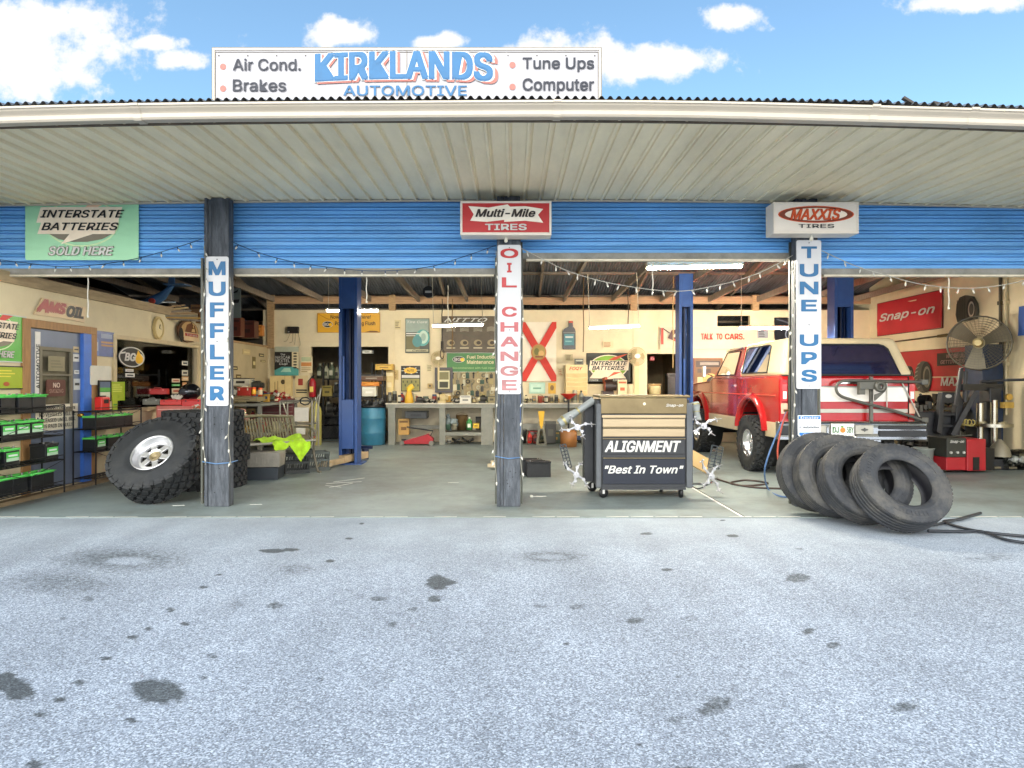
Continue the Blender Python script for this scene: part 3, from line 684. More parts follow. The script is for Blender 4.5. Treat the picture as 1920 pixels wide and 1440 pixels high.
# ---------------------------------------------------------------- signs outside
SIGNW = mat('sign_white', (.385, .37, .382), .4, var=.06, scale=4, dirt=.14, dirtcol=(.45, .4, .36))
NAVY = C('121726', .5); SKYB = C('0c5f8e', .45); ROSE = C('b06a5e', .6); INK = C('0a0a0a', .5); PURE = C('cfcdc6', .5); RED = C('9a1418', .45)
a = W(402, 196, 5.15); b = W(1126, 94, 5.15)
def arch(x, z, w, h): return (x, z + .05 * h * (1 - (x / (.24 * w)) ** 2) * (1 if z > .55 * h else 1.0) + .02 * h * x / w)
big = panel('roof_sign', 'long white shop sign with big blue lettering standing on the roof edge', 'sign', (Vector(((a.x + b.x) / 2, 5.15, a.z)), b.x - a.x, b.z - a.z, 0), SIGNW, t=.03,
      shapes=[('e', .027, .66, .008, .058, ROSE), ('e', .027, .26, .008, .058, ROSE), ('e', .772, .69, .008, .058, ROSE), ('e', .772, .29, .008, .058, ROSE)],
      texts=[('Air Cond.', .053, .58, .228, .80, NAVY, {'bold': .02}), ('Brakes', .053, .20, .19, .42, NAVY, {'bold': .02}),
             ('Tune Ups', .798, .56, .982, .82, NAVY, {'bold': .02}), ('Computer', .798, .16, .982, .44, NAVY, {'bold': .02}),
             ('KIRKLANDS', .270, .325, .735, .87, ROSE, {'bold': .05, 'warp': arch}), ('KIRKLANDS', .262, .355, .727, .90, PURE, {'bold': .07, 'warp': arch, 'dy': .002}), ('KIRKLANDS', .264, .365, .722, .89, SKYB, {'bold': .045, 'warp': arch, 'dy': .004}),
             ('AUTOMOTIVE', .337, .12, .655, .31, SKYB, {'bold': .025})])
w, h = b.x - a.x, b.z - a.z
mb = MB()
for (x0, z0, x1, z1) in ((-w / 2, h - .018, w / 2, h), (-w / 2, 0, -w / 2 + .018, h - .018), (w / 2 - .018, 0, w / 2, h - .018)): mb.bb(x0, -.036, z0, x1, -.03, z1)
mb.bb(-.003, -.0335, 0, .003, -.03, h - .018, C('8d8578', .7))
for (x0, z0, x1, z1) in ((-w / 2 + .022, h - .035, w / 2 - .022, h - .030), (-w / 2 + .022, 0, -w / 2 + .026, h - .035), (w / 2 - .026, 0, w / 2 - .022, h - .035), (-w / 2 - .004, h, w / 2 + .004, h + .006), (-w / 2 - .006, 0, -w / 2, h), (w / 2, 0, w / 2 + .006, h)): mb.bb(x0, -.0335, z0, x1, -.03, z1, C('6d665c', .7))
part('frame', mb, GUTTER, big)
for i in range(14): mb = MB(); mb.cyl((-w / 2 + .05 + i * (w - .1) / 13, -.034, h - .06), (-w / 2 + .05 + i * (w - .1) / 13, -.03, h - .06), .006, n=8); part('screw', mb, C('55504a', .5, .5), big)
mb = MB()
for x in (-1.3, 0, 1.3): mb.beam((x, .02, -.05), (x, .02, h - .03), .04, .04); mb.beam((x, .05, h - .1), (x, .75, -.0), .04, .04)
part('sign_brace', mb, OLDWOOD, big)
# battery dealer sign on the first door
MINT = mat('faded_green', (.36, .70, .42), .4, var=.06, scale=2); PALE = C('f5e2c8', .5)
GREY5 = C('7d7462', .5)
a = W(45, 487, 6.94); b = W(258, 376, 6.94)
def slantbox(x0, z0, x1, z1, k): return [(x0, z0), (x1 - k, z0), (x1, z1), (x0 + k, z1)]
def battery_sign(name, label, place, green, t=.008, bolt=None, **k):
    bolt = bolt or C('e9c3a0', .5)
    return panel(name, label, 'sign', place, green, t=t, corner=.02, **k,
      shapes=[('e', .5, .62, .33, .40, C('cfe6b0', .5)), ('e', .5, .62, .315, .375, green), ('p', [(.52, .86), (.62, .86), (.78, 1.0), (.60, 1.0)], bolt),
              ('p', slantbox(.10, .62, .86, .88, .04), PALE), ('p', slantbox(.11, .43, .83, .655, .04), PALE),
              ('p', [(.22, .43), (.30, .345), (.42, .30), (.55, .30), (.68, .345), (.77, .43)], GREY5), ('p', [(.40, .44), (.62, .44), (.32, .26)], PALE)],
      texts=[('INTERSTATE', .14, .70, .88, .83, INK, {'shear': .3, 'bold': .03}), ('BATTERIES', .15, .49, .83, .62, INK, {'shear': .3, 'bold': .03}),
             ('SOLD HERE', .208, .068, .792, .228, GREY5, {'shear': .25, 'bold': .055}), ('SOLD HERE', .215, .075, .785, .22, PURE, {'shear': .25, 'bold': .03, 'dy': .002})])
battery_sign('battery_sign', 'faded mint green battery dealer sign hung on the first blue roll door', (Vector(((a.x + b.x) / 2, 6.965, a.z)), b.x - a.x, 3.30 - a.z, 0), MINT)
# light box signs on the posts
def lightbox(name, label, x0, y0, x1, y1, Yf, d, face, edge, shapes, texts):
    a = W(x0, y1, Yf); b = W(x1, y0, Yf); w = b.x - a.x; h = b.z - a.z
    T = thing(name, label, 'sign', ((a.x + b.x) / 2, Yf + d, a.z))
    mb = MB(); mb.bb(-w / 2, -d + .012, 0, w / 2, 0, h); part('cabinet', mb, edge, T, bevel=.006)
    fw = .022; mb = MB()
    for (p, q, r, s) in ((-w / 2, 0, w / 2, fw * 1.3), (-w / 2, h - fw, w / 2, h), (-w / 2, fw * 1.3, -w / 2 + fw, h - fw), (w / 2 - fw, fw * 1.3, w / 2, h - fw)): mb.bb(p, -d - .006, q, r, -d + .012, s)
    part('frame', mb, edge, T, bevel=.004)
    P_ = (Vector((0, 0, 0)), w - 2 * fw, h - 2.3 * fw, 0)
    mb = MB(); mb.bb(-w / 2 + fw, -d, fw * 1.3, w / 2 - fw, -d + .011, h - fw); part('face', mb, face, T)
    q = lambda x, z: ((x - .5) * P_[1], fw * 1.3 + z * P_[2])
    sb = MB(); tb = MB()
    for i, s_ in enumerate(shapes):
        if s_[0] == 'p': sb.flat([q(*p) for p in s_[1]], -d - .001 - .0008 * i, s_[2])
        else: c = q(s_[1], s_[2]); sb.ell(c[0], c[1], s_[3] * P_[1], s_[4] * P_[2], -d - .001 - .0008 * i, s_[5])
    part('emblem', sb, None, T)
    for tx in texts:
        p0 = q(tx[1], tx[2]); p1 = q(tx[3], tx[4]); tb.text(tx[0], *p0, *p1, -d - .008 - tx[6].get('dy', 0), tx[5], shear=tx[6].get('shear', 0), bold=tx[6].get('bold', .01))
    part('lettering', tb, None, T)
    mb = MB(); mb.cyl((.0, -d * .5, -.03), (.0, -d * .5, .0), .016); mb.sphere((0, -d * .5, -.035), .02, 10); part('cable_gland', mb, C('d8d2c0', .4), T)
    return T
BOXW = mat('box_sign_white', (.74, .66, .56), .4, var=.05); FIRE = mat('sign_red', (.48, .015, .018), .4, var=.05)
ribbon = [(.07, .90), (.30, .85), (.52, .96), (.55, .88), (.72, .90), (.93, .80), (.87, .60), (.93, .33), (.72, .40), (.48, .36), (.48, .43), (.28, .36), (.09, .40), (.13, .62)]
lightbox('tire_box_sign', 'red light box tire sign with a white ribbon on the middle post', 863, 377, 1034, 441, 6.56, .20, FIRE, BOXW, [('p', ribbon, C('f4ead8', .5))],
         [('Multi-Mile', .15, .52, .84, .80, C('2a2018', .5), {'shear': .28, 'bold': .04}), ('TIRES', .26, .07, .74, .29, PURE, {'bold': .045})])
MAX = C('d04c12', .45)
lightbox('tire_box_sign', 'cream light box tire sign with an orange oval on the tune up post', 1450, 379, 1610, 438, 6.56, .20, mat('box_face_cream', (.76, .69, .60), .4, var=.04), BOXW,
         [('e', .5, .62, .47, .32, MAX), ('e', .5, .62, .455, .29, C('7a2f14', .5)), ('e', .5, .62, .385, .235, C('f3e3d0', .5))],
         [('MAXXIS', .175, .395, .80, .83, C('a8380e', .5), {'shear': .3, 'bold': .04}), ('MAXXIS', .185, .42, .79, .805, MAX, {'shear': .3, 'bold': .022, 'dy': .002}), ('TIRES', .28, .10, .72, .25, INK, {'bold': .02})])
# vertical word boards on the posts
def word_board(label, word, x0, y0, x1, y1, k, cols, gaps=()):
    Yf = 6.765; a = W(x0, y1, Yf); b = W(x1, y0, Yf); w = b.x - a.x; h = b.z - a.z
    T = thing('post_sign', label, 'sign', ((a.x + b.x) / 2, 6.779, a.z))
    mb = MB(); c = .02; Pp = []
    for (cx, cz, a0) in ((w / 2 - c, h - c, 0), (-w / 2 + c, h - c, 90), (-w / 2 + c, c, 180), (w / 2 - c, c, 270)):
        for j in range(4): Pp.append((cx + c * math.cos(R(a0 + j * 30)), cz + c * math.sin(R(a0 + j * 30))))
    mb.prism(Pp, -.012, 0); part('panel', mb, mat('post_board_white', (.56, .56, .565), .4, var=.05, scale=5, dirt=.1, dirtcol=(.5, .5, .5)), T)
    tb = MB()
    for i, ch in enumerate(word):
        if ch == ' ': continue
        zt, zb = gaps[i]; hw = (.10 if ch == 'I' else (.38 if ch in 'MNAHOGU' else .32)) * w
        tb.text(ch, -hw, 1.3 + (720 - zb) * Yf / 1200 - a.z, hw, 1.3 + (720 - zt) * Yf / 1200 - a.z, -.0145, cols[i] if isinstance(cols, list) else cols, bold=.06)
    part('lettering', tb, None, T)
    mb = MB()
    for z in (.03, h - .03, h * .43): mb.cyl((0, -.016, z), (0, -.012, z), .006, n=8)
    part('screw', mb, C('4a4a48', .5, .5), T)
    return T
lb = [(490, 516), (528, 555), (567, 595), (606, 634), (646, 674), (686, 712), (724, 751)]
word_board('tall white post board with blue letters spelling MUFFLER', 'MUFFLER', 386, 481, 428, 761, 1, SKYB, lb)
oc = [(466, 484), (493, 511), (520, 539), None, (575, 594), (604, 622), (631, 650), (659, 677), (686, 705), (712, 732)]
oc[3] = (0, 0)
reds = [mat('faded_red_%d' % i, c, .5, var=.25, scale=14) for i, c in enumerate(('b01c20', 'b0262a', 'b03438', '000000', 'b04a4c', 'b05a5c', 'ae6466', 'aa6a6a', 'a66e6c', 'a87272'))]
word_board('tall white post board with faded red letters spelling OIL CHANGE', 'OIL CHANGE', 933, 459, 977, 739, 2, reds, oc)
tu = [(462, 484), (495, 519), (528, 552), (562, 584), (0, 0), (627, 649), (660, 683), (693, 716)]
word_board('tall white post board with blue letters spelling TUNE UPS', 'TUNE UPS', 1494, 450, 1540, 729, 3, SKYB, tu)
a = W(1497, 832, 6.76); b = W(1540, 779, 6.76)
panel('shield_sign', 'white and blue shield shaped dealer sign low on the tune up post', 'sign', (Vector(((a.x + b.x) / 2, 6.778, a.z)), b.x - a.x, b.z - a.z, 0), C('eef0f2', .4), t=.008,
      outline=[(.5, 0), (1, .30), (1, 1), (0, 1), (0, .30)], shapes=[('r', .02, .86, .98, .98, C('2f78c4', .4)), ('p', [(.5, .04), (.95, .32), (.95, .40), (.05, .40), (.05, .32)], C('2f78c4', .4)), ('e', .09, .58, .05, .05, C('9aa0a6', .5))],
      texts=[('Dealer', .10, .875, .9, .965, PURE, {'bold': .02}), ('Automotive', .2, .54, .92, .64, C('5a6068', .5)), ('Quality', .2, .25, .8, .36, PURE, {'shear': .2})])

# ---------------------------------------------------------------- signs on the left wall
GRN = mat('bright_green', (.09, .42, .045), .4, var=.05); YG = mat('lime_yellow', (.36, .45, .02), .5, var=.06)
pl = LW(-70, 588, 46, 676); battery_sign('battery_sign', 'bright green battery dealer sign on the cream wall beside the office door', pl, GRN, bolt=C('d23a30', .5), frame=(PURE, .012))
def txt_lines(n, x0=.1, x1=.9, z0=.15, z1=.85, col=None, fill=.45):
    out = []; 
    for i in range(n):
        z = z1 - (z1 - z0) * (i + .8) / n; r = x0 + (x1 - x0) * random.uniform(.6, 1); out.append(('r', x0, z, r, z + (z1 - z0) / n * fill, col))
    return out
panel('notice', 'lime yellow notice with a red seal below the green battery sign', 'notice', LW(-25, 688, 41, 728), YG, frame=(BLACK, .012), shapes=txt_lines(3, .1, .8, .5, .9, C('e6d84a', .5)) + [('e', .5, .2, .09, .1, C('b3552a', .5))])
panel('oil_sign', 'red and black cut out oil sign above the office door', 'sign', LW(59, 563, 159, 600), C('d8bd92', .5), t=.015,
      outline=[(.02, .10), (.08, .38), (.17, .98), (.55, .93), (1.0, .88), (.97, .05), (.55, .12), (.3, .1)],
      texts=[('A', .05, .25, .27, .93, RED, {'shear': .35, 'bold': .09}), ('MS', .25, .30, .60, .88, RED, {'shear': .35, 'bold': .09}), ('OIL', .60, .22, .95, .83, INK, {'shear': .3, 'bold': .08})])
# things fixed to the office door
Xd = -5.503
panel('vertical_sign', 'narrow white vertical sign lettered AUTOMOTIVE on the office door', 'sign', LW(65, 622, 75, 738, Xd), C('e6e2da', .5), t=.006)
o = [x for x in bpy.data.objects if x.name == 'vertical_sign'][0]
tb = MB(); pl = LW(65, 622, 75, 738, Xd)
tb.text('AUTOMOTIVE', -pl[2] * .40, -.03, pl[2] * .32, .03, -.009, INK, bold=.02)
tb.v = [(-v[2], v[1], pl[2] * .48 + v[0]) for v in tb.v]; part('lettering', tb, None, o)
panel('warning_sign', 'dark red NO SMOKING style sign in the office door window', 'sign', LW(86, 712, 122, 743, -5.485), C('5a2d22', .5), corner=.03, t=.006, texts=[('NO', .32, .52, .68, .82, C('d9c3b0', .5), {'bold': .03}), ('SMOKING', .14, .2, .86, .44, C('a98a7a', .5), {'bold': .01})])
panel('paper_notice', 'pale paper sheet behind the upper office door window', 'notice', LW(90, 668, 121, 696, -5.486), C('8f8668', .6), t=.003, shapes=txt_lines(3, .15, .85, .2, .8, C('7f775c', .6)))
panel('customer_notice', 'white notice to customers about bills on the office door', 'notice', LW(66, 758, 145, 806, Xd), C('e4dcc6', .5), t=.006, texts=[('Attention Customers', .06, .78, .92, .93, INK, {'bold': .025}), ('NO VEHICLES WILL BE', .07, .54, .93, .69, C('4a463e', .5)), ('RELEASED UNTIL BILL', .07, .32, .93, .47, C('4a463e', .5)), ('IS PAID IN FULL!', .16, .10, .84, .25, C('4a463e', .5))])
for (x0, y0, x1, y1, c, l) in ((137, 650, 148, 661, 'c9b489', 'small tan sticker at the top of the office door edge'), (137, 664, 148, 678, 'd7d7d2', 'small white sticker below the tan one on the office door'), (138, 710, 150, 731, 'c7cac4', 'grey and white sticker with black band on the office door'), (139, 694, 148, 701, 'dcdcd8', 'thin white sticker in the middle of the office door edge')):
    panel('sticker', l, 'sticker', LW(x0, y0, x1, y1, Xd), C(c, .5), t=.003, shapes=[('r', .15, .4, .85, .62, INK)])
# posters and stickers between door and window, and on the glass
panel('blue_poster', 'blue bottle poster to the right of the office door', 'poster', LW(169, 621, 213, 668), mat('poster_blue', (.10, .14, .33), .4, var=.3, scale=9), t=.006,
      shapes=[('p', [(.05, .02), (.05, .6), (.12, .75), (.12, .97), (.25, .97), (.25, .75), (.34, .6), (.34, .02)], C('6f86bd', .4)), ('r', .08, .2, .3, .55, C('c3cad6', .5)), ('r', .42, .72, .9, .9, C('98a3b8', .5)), ('r', .42, .52, .95, .6, C('b68c5c', .5)), ('r', .42, .4, .95, .47, C('b68c5c', .5))])
panel('white_board', 'blank white rounded board left of the office window', 'board', LW(167, 686, 206, 722, -5.47), C('d8d4c4', .45), corner=.03, t=.02)
panel('framed_notice', 'black framed notice with green hill picture beside the lime sheet', 'notice', LW(185, 716, 205, 750, -5.45), C('d3d4bf', .5), t=.012, frame=(BLACK, .02), shapes=[('r', 0, .6, 1, 1, C('5f7088', .5)), ('r', .0, .5, 1, .68, C('63b04c', .5)), ('r', 0, .44, 1, .5, C('3d9a3a', .5))])
panel('lime_sheet', 'lime green sheet beside the black framed notice at the window', 'notice', LW(206, 717, 231, 750, -5.45), YG, t=.012, frame=(C('9bbf1e', .5), .008), shapes=txt_lines(4, .1, .9, .45, .92, C('d6dd62', .5)) + [('e', .5, .2, .12, .1, C('93a81c', .5))])
a = LW(219, 650, 269, 689, -5.46)
panel('oval_sign', 'black oval sign with white letters and a yellow drop on the window', 'sign', (a[0], a[1], a[2], a[3]), INK, t=.02,
      outline=[(.5 + .5 * math.cos(i * .2618), .5 + .5 * math.sin(i * .2618)) for i in range(24)],
      shapes=[('e', .5, .5, .485, .485, PURE), ('e', .5, .5, .445, .435, INK), ('e', .78, .42, .175, .275, PURE), ('p', [(.62, .44), (.72, .86), (.80, .7), (.92, .48), (.90, .3), (.8, .2), (.7, .2), (.63, .3)], C('e9b415', .4)), ('p', [(.05, .68), (.25, .74), (.24, .66), (.06, .62)], PURE)],
      texts=[('BG', .20, .30, .62, .70, PURE, {'shear': .2, 'bold': .06})])
for (x0, y0, x1, y1, c, c2, l) in ((341, 677, 352, 685, 'cfcabb', '333333', 'square white sticker high at the right of the window'), (341, 694, 352, 704, 'cfc9b4', '4a443a', 'round cream sticker on the window beside the casing'), (341, 706, 353, 714, 'c9a273', 'e0c9a5', 'peach sticker below the round cream window sticker'),
        (342, 717, 350, 728, 'c08a58', 'd9b58c', 'tall orange sticker low at the right of the window'), (322, 710, 337, 717, 'd5c2a4', 'b05c43', 'oval sticker with red centre on the window'), (322, 720, 337, 724, '4a9a54', '8fc08a', 'thin green sticker on the window under the oval one'), (322, 728, 336, 738, 'cdbba0', 'a8482f', 'red striped sticker above the tool boxes on the window'),
        (235, 692, 250, 697, 'd9d6cf', 'b9b2a4', 'small white sticker under the black oval sign'), (235, 700, 252, 707, 'e0ddd6', '222222', 'white bar sticker with black word under the black oval sign'), (208, 692, 218, 707, '1b1b1b', 'd9d6cf', 'black emblem sticker left of the black oval sign on the glass'), (200, 666, 216, 675, 'c9493f', 'd98a7c', 'red sticker left of the BG oval')):
    panel('window_sticker', l, 'sticker', LW(x0, y0, x1, y1, -5.535), C(c, .5), t=.003, shapes=[('r', .15, .3, .85, .68, C(c2, .5))])
# wall clock, tyre plaque
pl = LW(286, 601, 304, 630)
T = thing('wall_clock', 'cream oval wall clock above the office window', 'clock', pl[0] + Vector((0, 0, pl[2] / 2)), R(90))
mb = MB(); mb.prism([(.14 * math.cos(k * .2618), .185 * math.sin(k * .2618)) for k in range(24)], -.025, 0); mb.tube([(.115 * math.cos(k * .2618), -.03, .155 * math.sin(k * .2618)) for k in range(24)], .016, 8, None, True)
part('clock_case', mb, C('d8bf84', .4), T)
mb = MB(); mb.ell(0, 0, .10, .135, -.028, C('e0cf9f', .5)); part('clock_face', mb, None, T)
mb = MB(); mb.beam((0, -.033, 0), (.02, -.033, .06), .008, .003); mb.beam((0, -.033, 0), (.05, -.033, -.01), .008, .003); part('hand', mb, INK, T)
pl = LW(331, 601, 369, 642, -5.46)
panel('tire_plaque', 'round tire shaped plaque sign with red banner above the office window', 'sign', pl, C('5d3a20', .5), t=.03, outline=[(.5 + .5 * math.cos(i * .2618), .5 + .5 * math.sin(i * .2618)) for i in range(24)],
      shapes=[('e', .55, .52, .42, .44, C('c9a36a', .5)), ('p', [(.3, .45), (.9, .45), (.8, .8), (.6, .9), (.4, .8)], C('6d3f22', .5)), ('p', [(.62, .5), (.72, .85), (.82, .5)], C('d8b47a', .5)), ('r', .25, .08, 1.0, .46, C('e2c79a', .5)), ('r', .30, .28, .95, .42, C('b8392b', .5)), ('e', .12, .3, .1, .32, INK)],
      texts=[('Tires', .35, .3, .9, .4, PURE, {'bold': .02})])
# close the gables (roof ends) behind and above the office, and past the right hand bay
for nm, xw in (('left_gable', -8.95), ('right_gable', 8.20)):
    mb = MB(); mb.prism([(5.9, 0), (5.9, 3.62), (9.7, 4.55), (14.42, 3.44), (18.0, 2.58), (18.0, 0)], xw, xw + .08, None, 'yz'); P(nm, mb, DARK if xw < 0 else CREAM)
# ---------------------------------------------------------------- lamps
def tube_lamp(label, x0, x1, y, Y, power, drop=None, tilt=0, housing=.03):
    a = W(x0, y, Y); b = W(x1, y + tilt, Y); L = b.x - a.x; c = (a + b) / 2
    T = thing('tube_lamp', label, 'lamp', c)
    mb = MB(); mb.bb(-L / 2, -.05, .02, L / 2, .05, .02 + housing); mb.bb(-L / 2, -.012, -.02, -L / 2 + .015, .012, .02); mb.bb(L / 2 - .015, -.012, -.02, L / 2, .012, .02)
    part('housing', mb, C('cfc7b0', .5), T, bevel=.004)
    mb = MB(); mb.cyl((-L / 2 + .015, 0, 0), (L / 2 - .015, 0, 0), .012, n=12); part('tube', mb, emit('lamp_tube_%d' % power, (1, .91, .75), power * 1.5), T)
    if drop:
        for px in drop:
            x = (px - 960) * Y / 1200 - c.x
            mb = MB(); mb.tube([(x, 0, .05), (x, 0, .05 + .9)], .006, 6); part('hanger', mb, C('b9b09a', .7), T)
    T.rotation_euler = (0, math.atan2(a.z - b.z, L), 0)
    return T
LP = 1.0
tube_lamp('large ceiling tube lamp near the front of the bay left of the tune up post', 1212, 1392, 504, 8.1, 240 * LP, None, -4, .06)
tube_lamp('thin tube lamp hung in front of the cream wall right of the oil bottle sign', 1104, 1200, 616, 11.2, 36 * LP, (1106, 1198), -4)
tube_lamp('thin tube lamp hung across the dark tread poster on the back wall', 810, 907, 612, 11.2, 36 * LP, (813, 905), -3)
tube_lamp('thin tube lamp over the orange banner behind the blue lift column', 612, 710, 583, 11.4, 120 * LP, (616,))
tube_lamp('thin tube lamp left of the tune up post above the truck', 1385, 1510, 616, 11.6, 230 * LP, (1390, 1480))

# ---------------------------------------------------------------- vehicle lifts
LIFT = mat('lift_blue', (.022, .075, .26), .4, var=.25, scale=2, dirt=.25, dirtcol=(.10, .16, .30)); LIFTD = mat('lift_navy', (.008, .018, .06), .45, var=.3)
def lift_column(label, X, Y, w, h, side):
    T = thing('lift_column', label, 'car lift', (X, Y, 0), 0, 'blue two post lift columns'); d = .28
    mb = MB(); mb.bb(-w / 2, -d / 2, .02, -w / 2 + .05, d / 2, h); mb.bb(-w / 2 + .05, d / 2 - .03, .02, w / 2, d / 2, h); mb.bb(w / 2 - .05, -d / 2, .02, w / 2, d / 2 - .03, h); mb.bb(-w / 2 + .05, -d / 2, h - .6, w / 2 - .05, -d / 2 + .03, h)
    part('column', mb, LIFT, T, bevel=.006)
    mb = MB(); mb.bb(-.012, -.02, .05, .012, d / 2 - .03, h - .05); mb.bb(.05, -.05, .05, .058, .0, h - .4); part('lifting_screw', mb, LIFTD, T)
    mb = MB(); mb.bb(-w / 2 + .055, -d / 2 - .03, .25, w / 2 - .055, -d / 2 + .02, 1.05); mb.bb(-w / 2 + .07, -d / 2 - .04, 1.05, -w / 2 + .10, -d / 2 - .0, 1.75); part('carriage', mb, LIFT, T, bevel=.006)
    mb = MB(); mb.bb(-w / 2 - .08, -d / 2 - .06, 0, w / 2 + .08, d / 2 + .06, .02); part('base_plate', mb, LIFT, T)
    mb = MB(); mb.bb(-w / 2 - .01, -.06, .55, -w / 2, .0, .66); part('switch_box', mb, C('c8c2a0', .5), T)
    return T
lift_column('blue lift column beside the blue drum, left bay', -2.655, 10.5, .30, 3.12, 1)
lift_column('blue lift column mostly hidden behind the oil change post', .03, 10.5, .26, 3.1, -1)
lift_column('blue lift column left of the red truck under the large lamp', 3.12, 11.6, .25, 3.28, 1)
lift_column('dark blue lift column right of the tune up post behind the truck', 5.95, 11.6, .34, 3.28, -1)
TAN = mat('lift_arm_tan', (.50, .36, .20), .5, var=.25, dirt=.4)
def lift_arm(label, p0, p1):
    p0 = Vector(p0); p1 = Vector(p1); T = thing('lift_arm', label, 'lift arm', ((p0 + p1) / 2).to_tuple()[:2] + (0,))
    d = (p1 - p0).normalized(); n = Vector((-d.y, d.x, 0))
    mb = MB(); mb.beam(p0 + Vector((0, 0, .10)), p0 + (p1 - p0) * .6 + Vector((0, 0, .10)), .13, .11); mb.beam(p0 + (p1 - p0) * .45 + Vector((0, 0, .075)), p1 + Vector((0, 0, .075)), .09, .08); part('beam', mb, TAN, T, bevel=.006, world=True)
    mb = MB(); mb.cyl(p0 + Vector((0, 0, .02)), p0 + Vector((0, 0, .20)), .06); mb.beam(p0 + Vector((-.2, .05, .22)), p0 + Vector((.12, .0, .22)), .05, .05); part('pivot', mb, LIFTD, T, world=True)
    mb = MB(); mb.beam(p1 - n * .09 + Vector((0, 0, .06)), p1 + n * .09 + Vector((0, 0, .06)), .11, .05); mb.cyl(p1 + Vector((0, 0, .085)), p1 + Vector((0, 0, .13)), .055); part('lift_pad', mb, mat('pad_cream', (.62, .50, .32), .6, var=.2), T, bevel=.004, world=True)
a = W(690, 0, 10.75); b = W(632, 0, 9.75)
lift_arm('tan folded lift arm lying on the floor at the foot of the left lift column', (-2.50, 10.9, 0), (-2.86, 9.80, 0))
lift_arm('tan lift arm end peeking out left of the oil change post', (-.03, 10.3, 0), (-.27, 9.75, 0))

# ---------------------------------------------------------------- tires
RUB = mat('tire_rubber', (.024, .026, .030), .72, var=.35, scale=5, bump=.15, bscale=90, dirt=.85, dirtcol=(.115, .105, .085))
RUBD = mat('tire_rubber_dark', (.015, .017, .019), .75, var=.4, scale=6, bump=.15, dirt=.5, dirtcol=(.06, .057, .05))
RUBIN = mat('tire_inside', (.012, .012, .016), .55, var=.3)
def tire_mesh(Rr, w, ri, kind, n=56, m=None, inner=True):
    mb = MB(); h = w / 2
    if kind == 'street':
        g = []; k = 5
        for i in range(k + 1):
            a = -h * .80 + 1.6 * h * i / (k + 0.0)
            if 0 < i < k: g += [(Rr - .001, a - .006), (Rr - .010, a - .005), (Rr - .010, a + .005), (Rr - .001, a + .006)]
            else: g += [(Rr - .004, a)]
        side = [(Rr - .012, h * .90), (Rr - .030, h * .975), (Rr * .90, h * 1.0), (Rr * .895, h * 1.02), (Rr * .86, h * 1.03), (ri + .09, h * 1.03), (ri + .085, h * 1.045), (ri + .078, h * 1.02), (ri + .055, h * .99), (ri + .050, h * 1.0), (ri + .045, h * .97), (ri + .03, h * .93), (ri + .014, h * .86), (ri + .010, h * .80), (ri, h * .76), (ri + .004, h * .70)]
    else:
        g = [(Rr - .022, -h * .85), (Rr - .018, 0), (Rr - .022, h * .85)]
        side = [(Rr - .035, h * .95), (Rr * .86, h * 1.02), (ri + .085, h * 1.0), (ri + .08, h * 1.015), (ri + .05, h * .96), (ri + .02, h * .86), (ri, h * .80), (ri + .004, h * .70)]
    prof = g + side + [(ri + .05, h * .72), (Rr - .05, h * .70), (Rr - .03, 0), (Rr - .05, -h * .70), (ri + .05, -h * .72)] + [(r, -a) for r, a in side[::-1]]
    kk = len(g) + len(side)
    mb.lathe(prof, n, None, None, True, True)
    if inner:
        s_ = mb.slot(RUBIN)
        for i in range(kk - 1, kk + 5):
            for j in range(n): mb.m[i * n + j] = s_
    if kind == 'street':   # shoulder sipes
        for i in range(64):
            t = 2 * math.pi * i / 64
            for sg in (-1, 1): mb.box(((Rr - .0125) * math.cos(t), (Rr - .0125) * math.sin(t), sg * h * .85), (.012, .022, h * .11), None, Matrix.Rotation(t, 3, 'Z'))
        for a0 in (.3, 2.2, 4.1):   # raised marks on the sidewall
            for k in range(9):
                t = a0 + .105 * k; rr = Rr * .80
                for sg in (-1, 1): mb.box((rr * math.cos(t), rr * math.sin(t), sg * h * 1.035), (.034, .016 + .012 * (k % 3 == 0), .006), None, Matrix.Rotation(t, 3, 'Z'))
    else:
        N = 26
        for i in range(N):
            for row, (c, wd, ln, off, tw) in enumerate(((-.78, .30, .075, 0, .15), (-.36, .34, .060, .5, -.5), (.02, .26, .055, 0, .5), (.38, .34, .060, .5, -.5), (.78, .30, .075, .0, -.15))):
                t = 2 * math.pi * (i + off) / N
                M = Matrix.Rotation(t, 3, 'Z') @ Matrix.Rotation(tw, 3, 'X')
                mb.box(((Rr - .012) * math.cos(t), (Rr - .012) * math.sin(t), c * h), (.030, ln * Rr / .47, wd * h * 1.15), None, M)
            for sg in (-1, 1):
                t = 2 * math.pi * (i + .5) / N
                mb.box(((Rr - .040) * math.cos(t), (Rr - .040) * math.sin(t), sg * h * .97), (.07, .034, .018), None, Matrix.Rotation(t, 3, 'Z'))
    return mb
def zto(n): return Vector((0, 0, 1)).rotation_difference(Vector(n).normalized())
def set_axis(o, n, spin=0):
    o.rotation_mode = 'XYZ'; o.rotation_euler = (zto(n) @ Matrix.Rotation(spin, 3, 'Z').to_quaternion()).to_euler()
def rest_z(Rr, w, n): n = Vector(n).normalized(); return Rr * math.sqrt(1 - n.z ** 2) + w / 2 * abs(n.z)
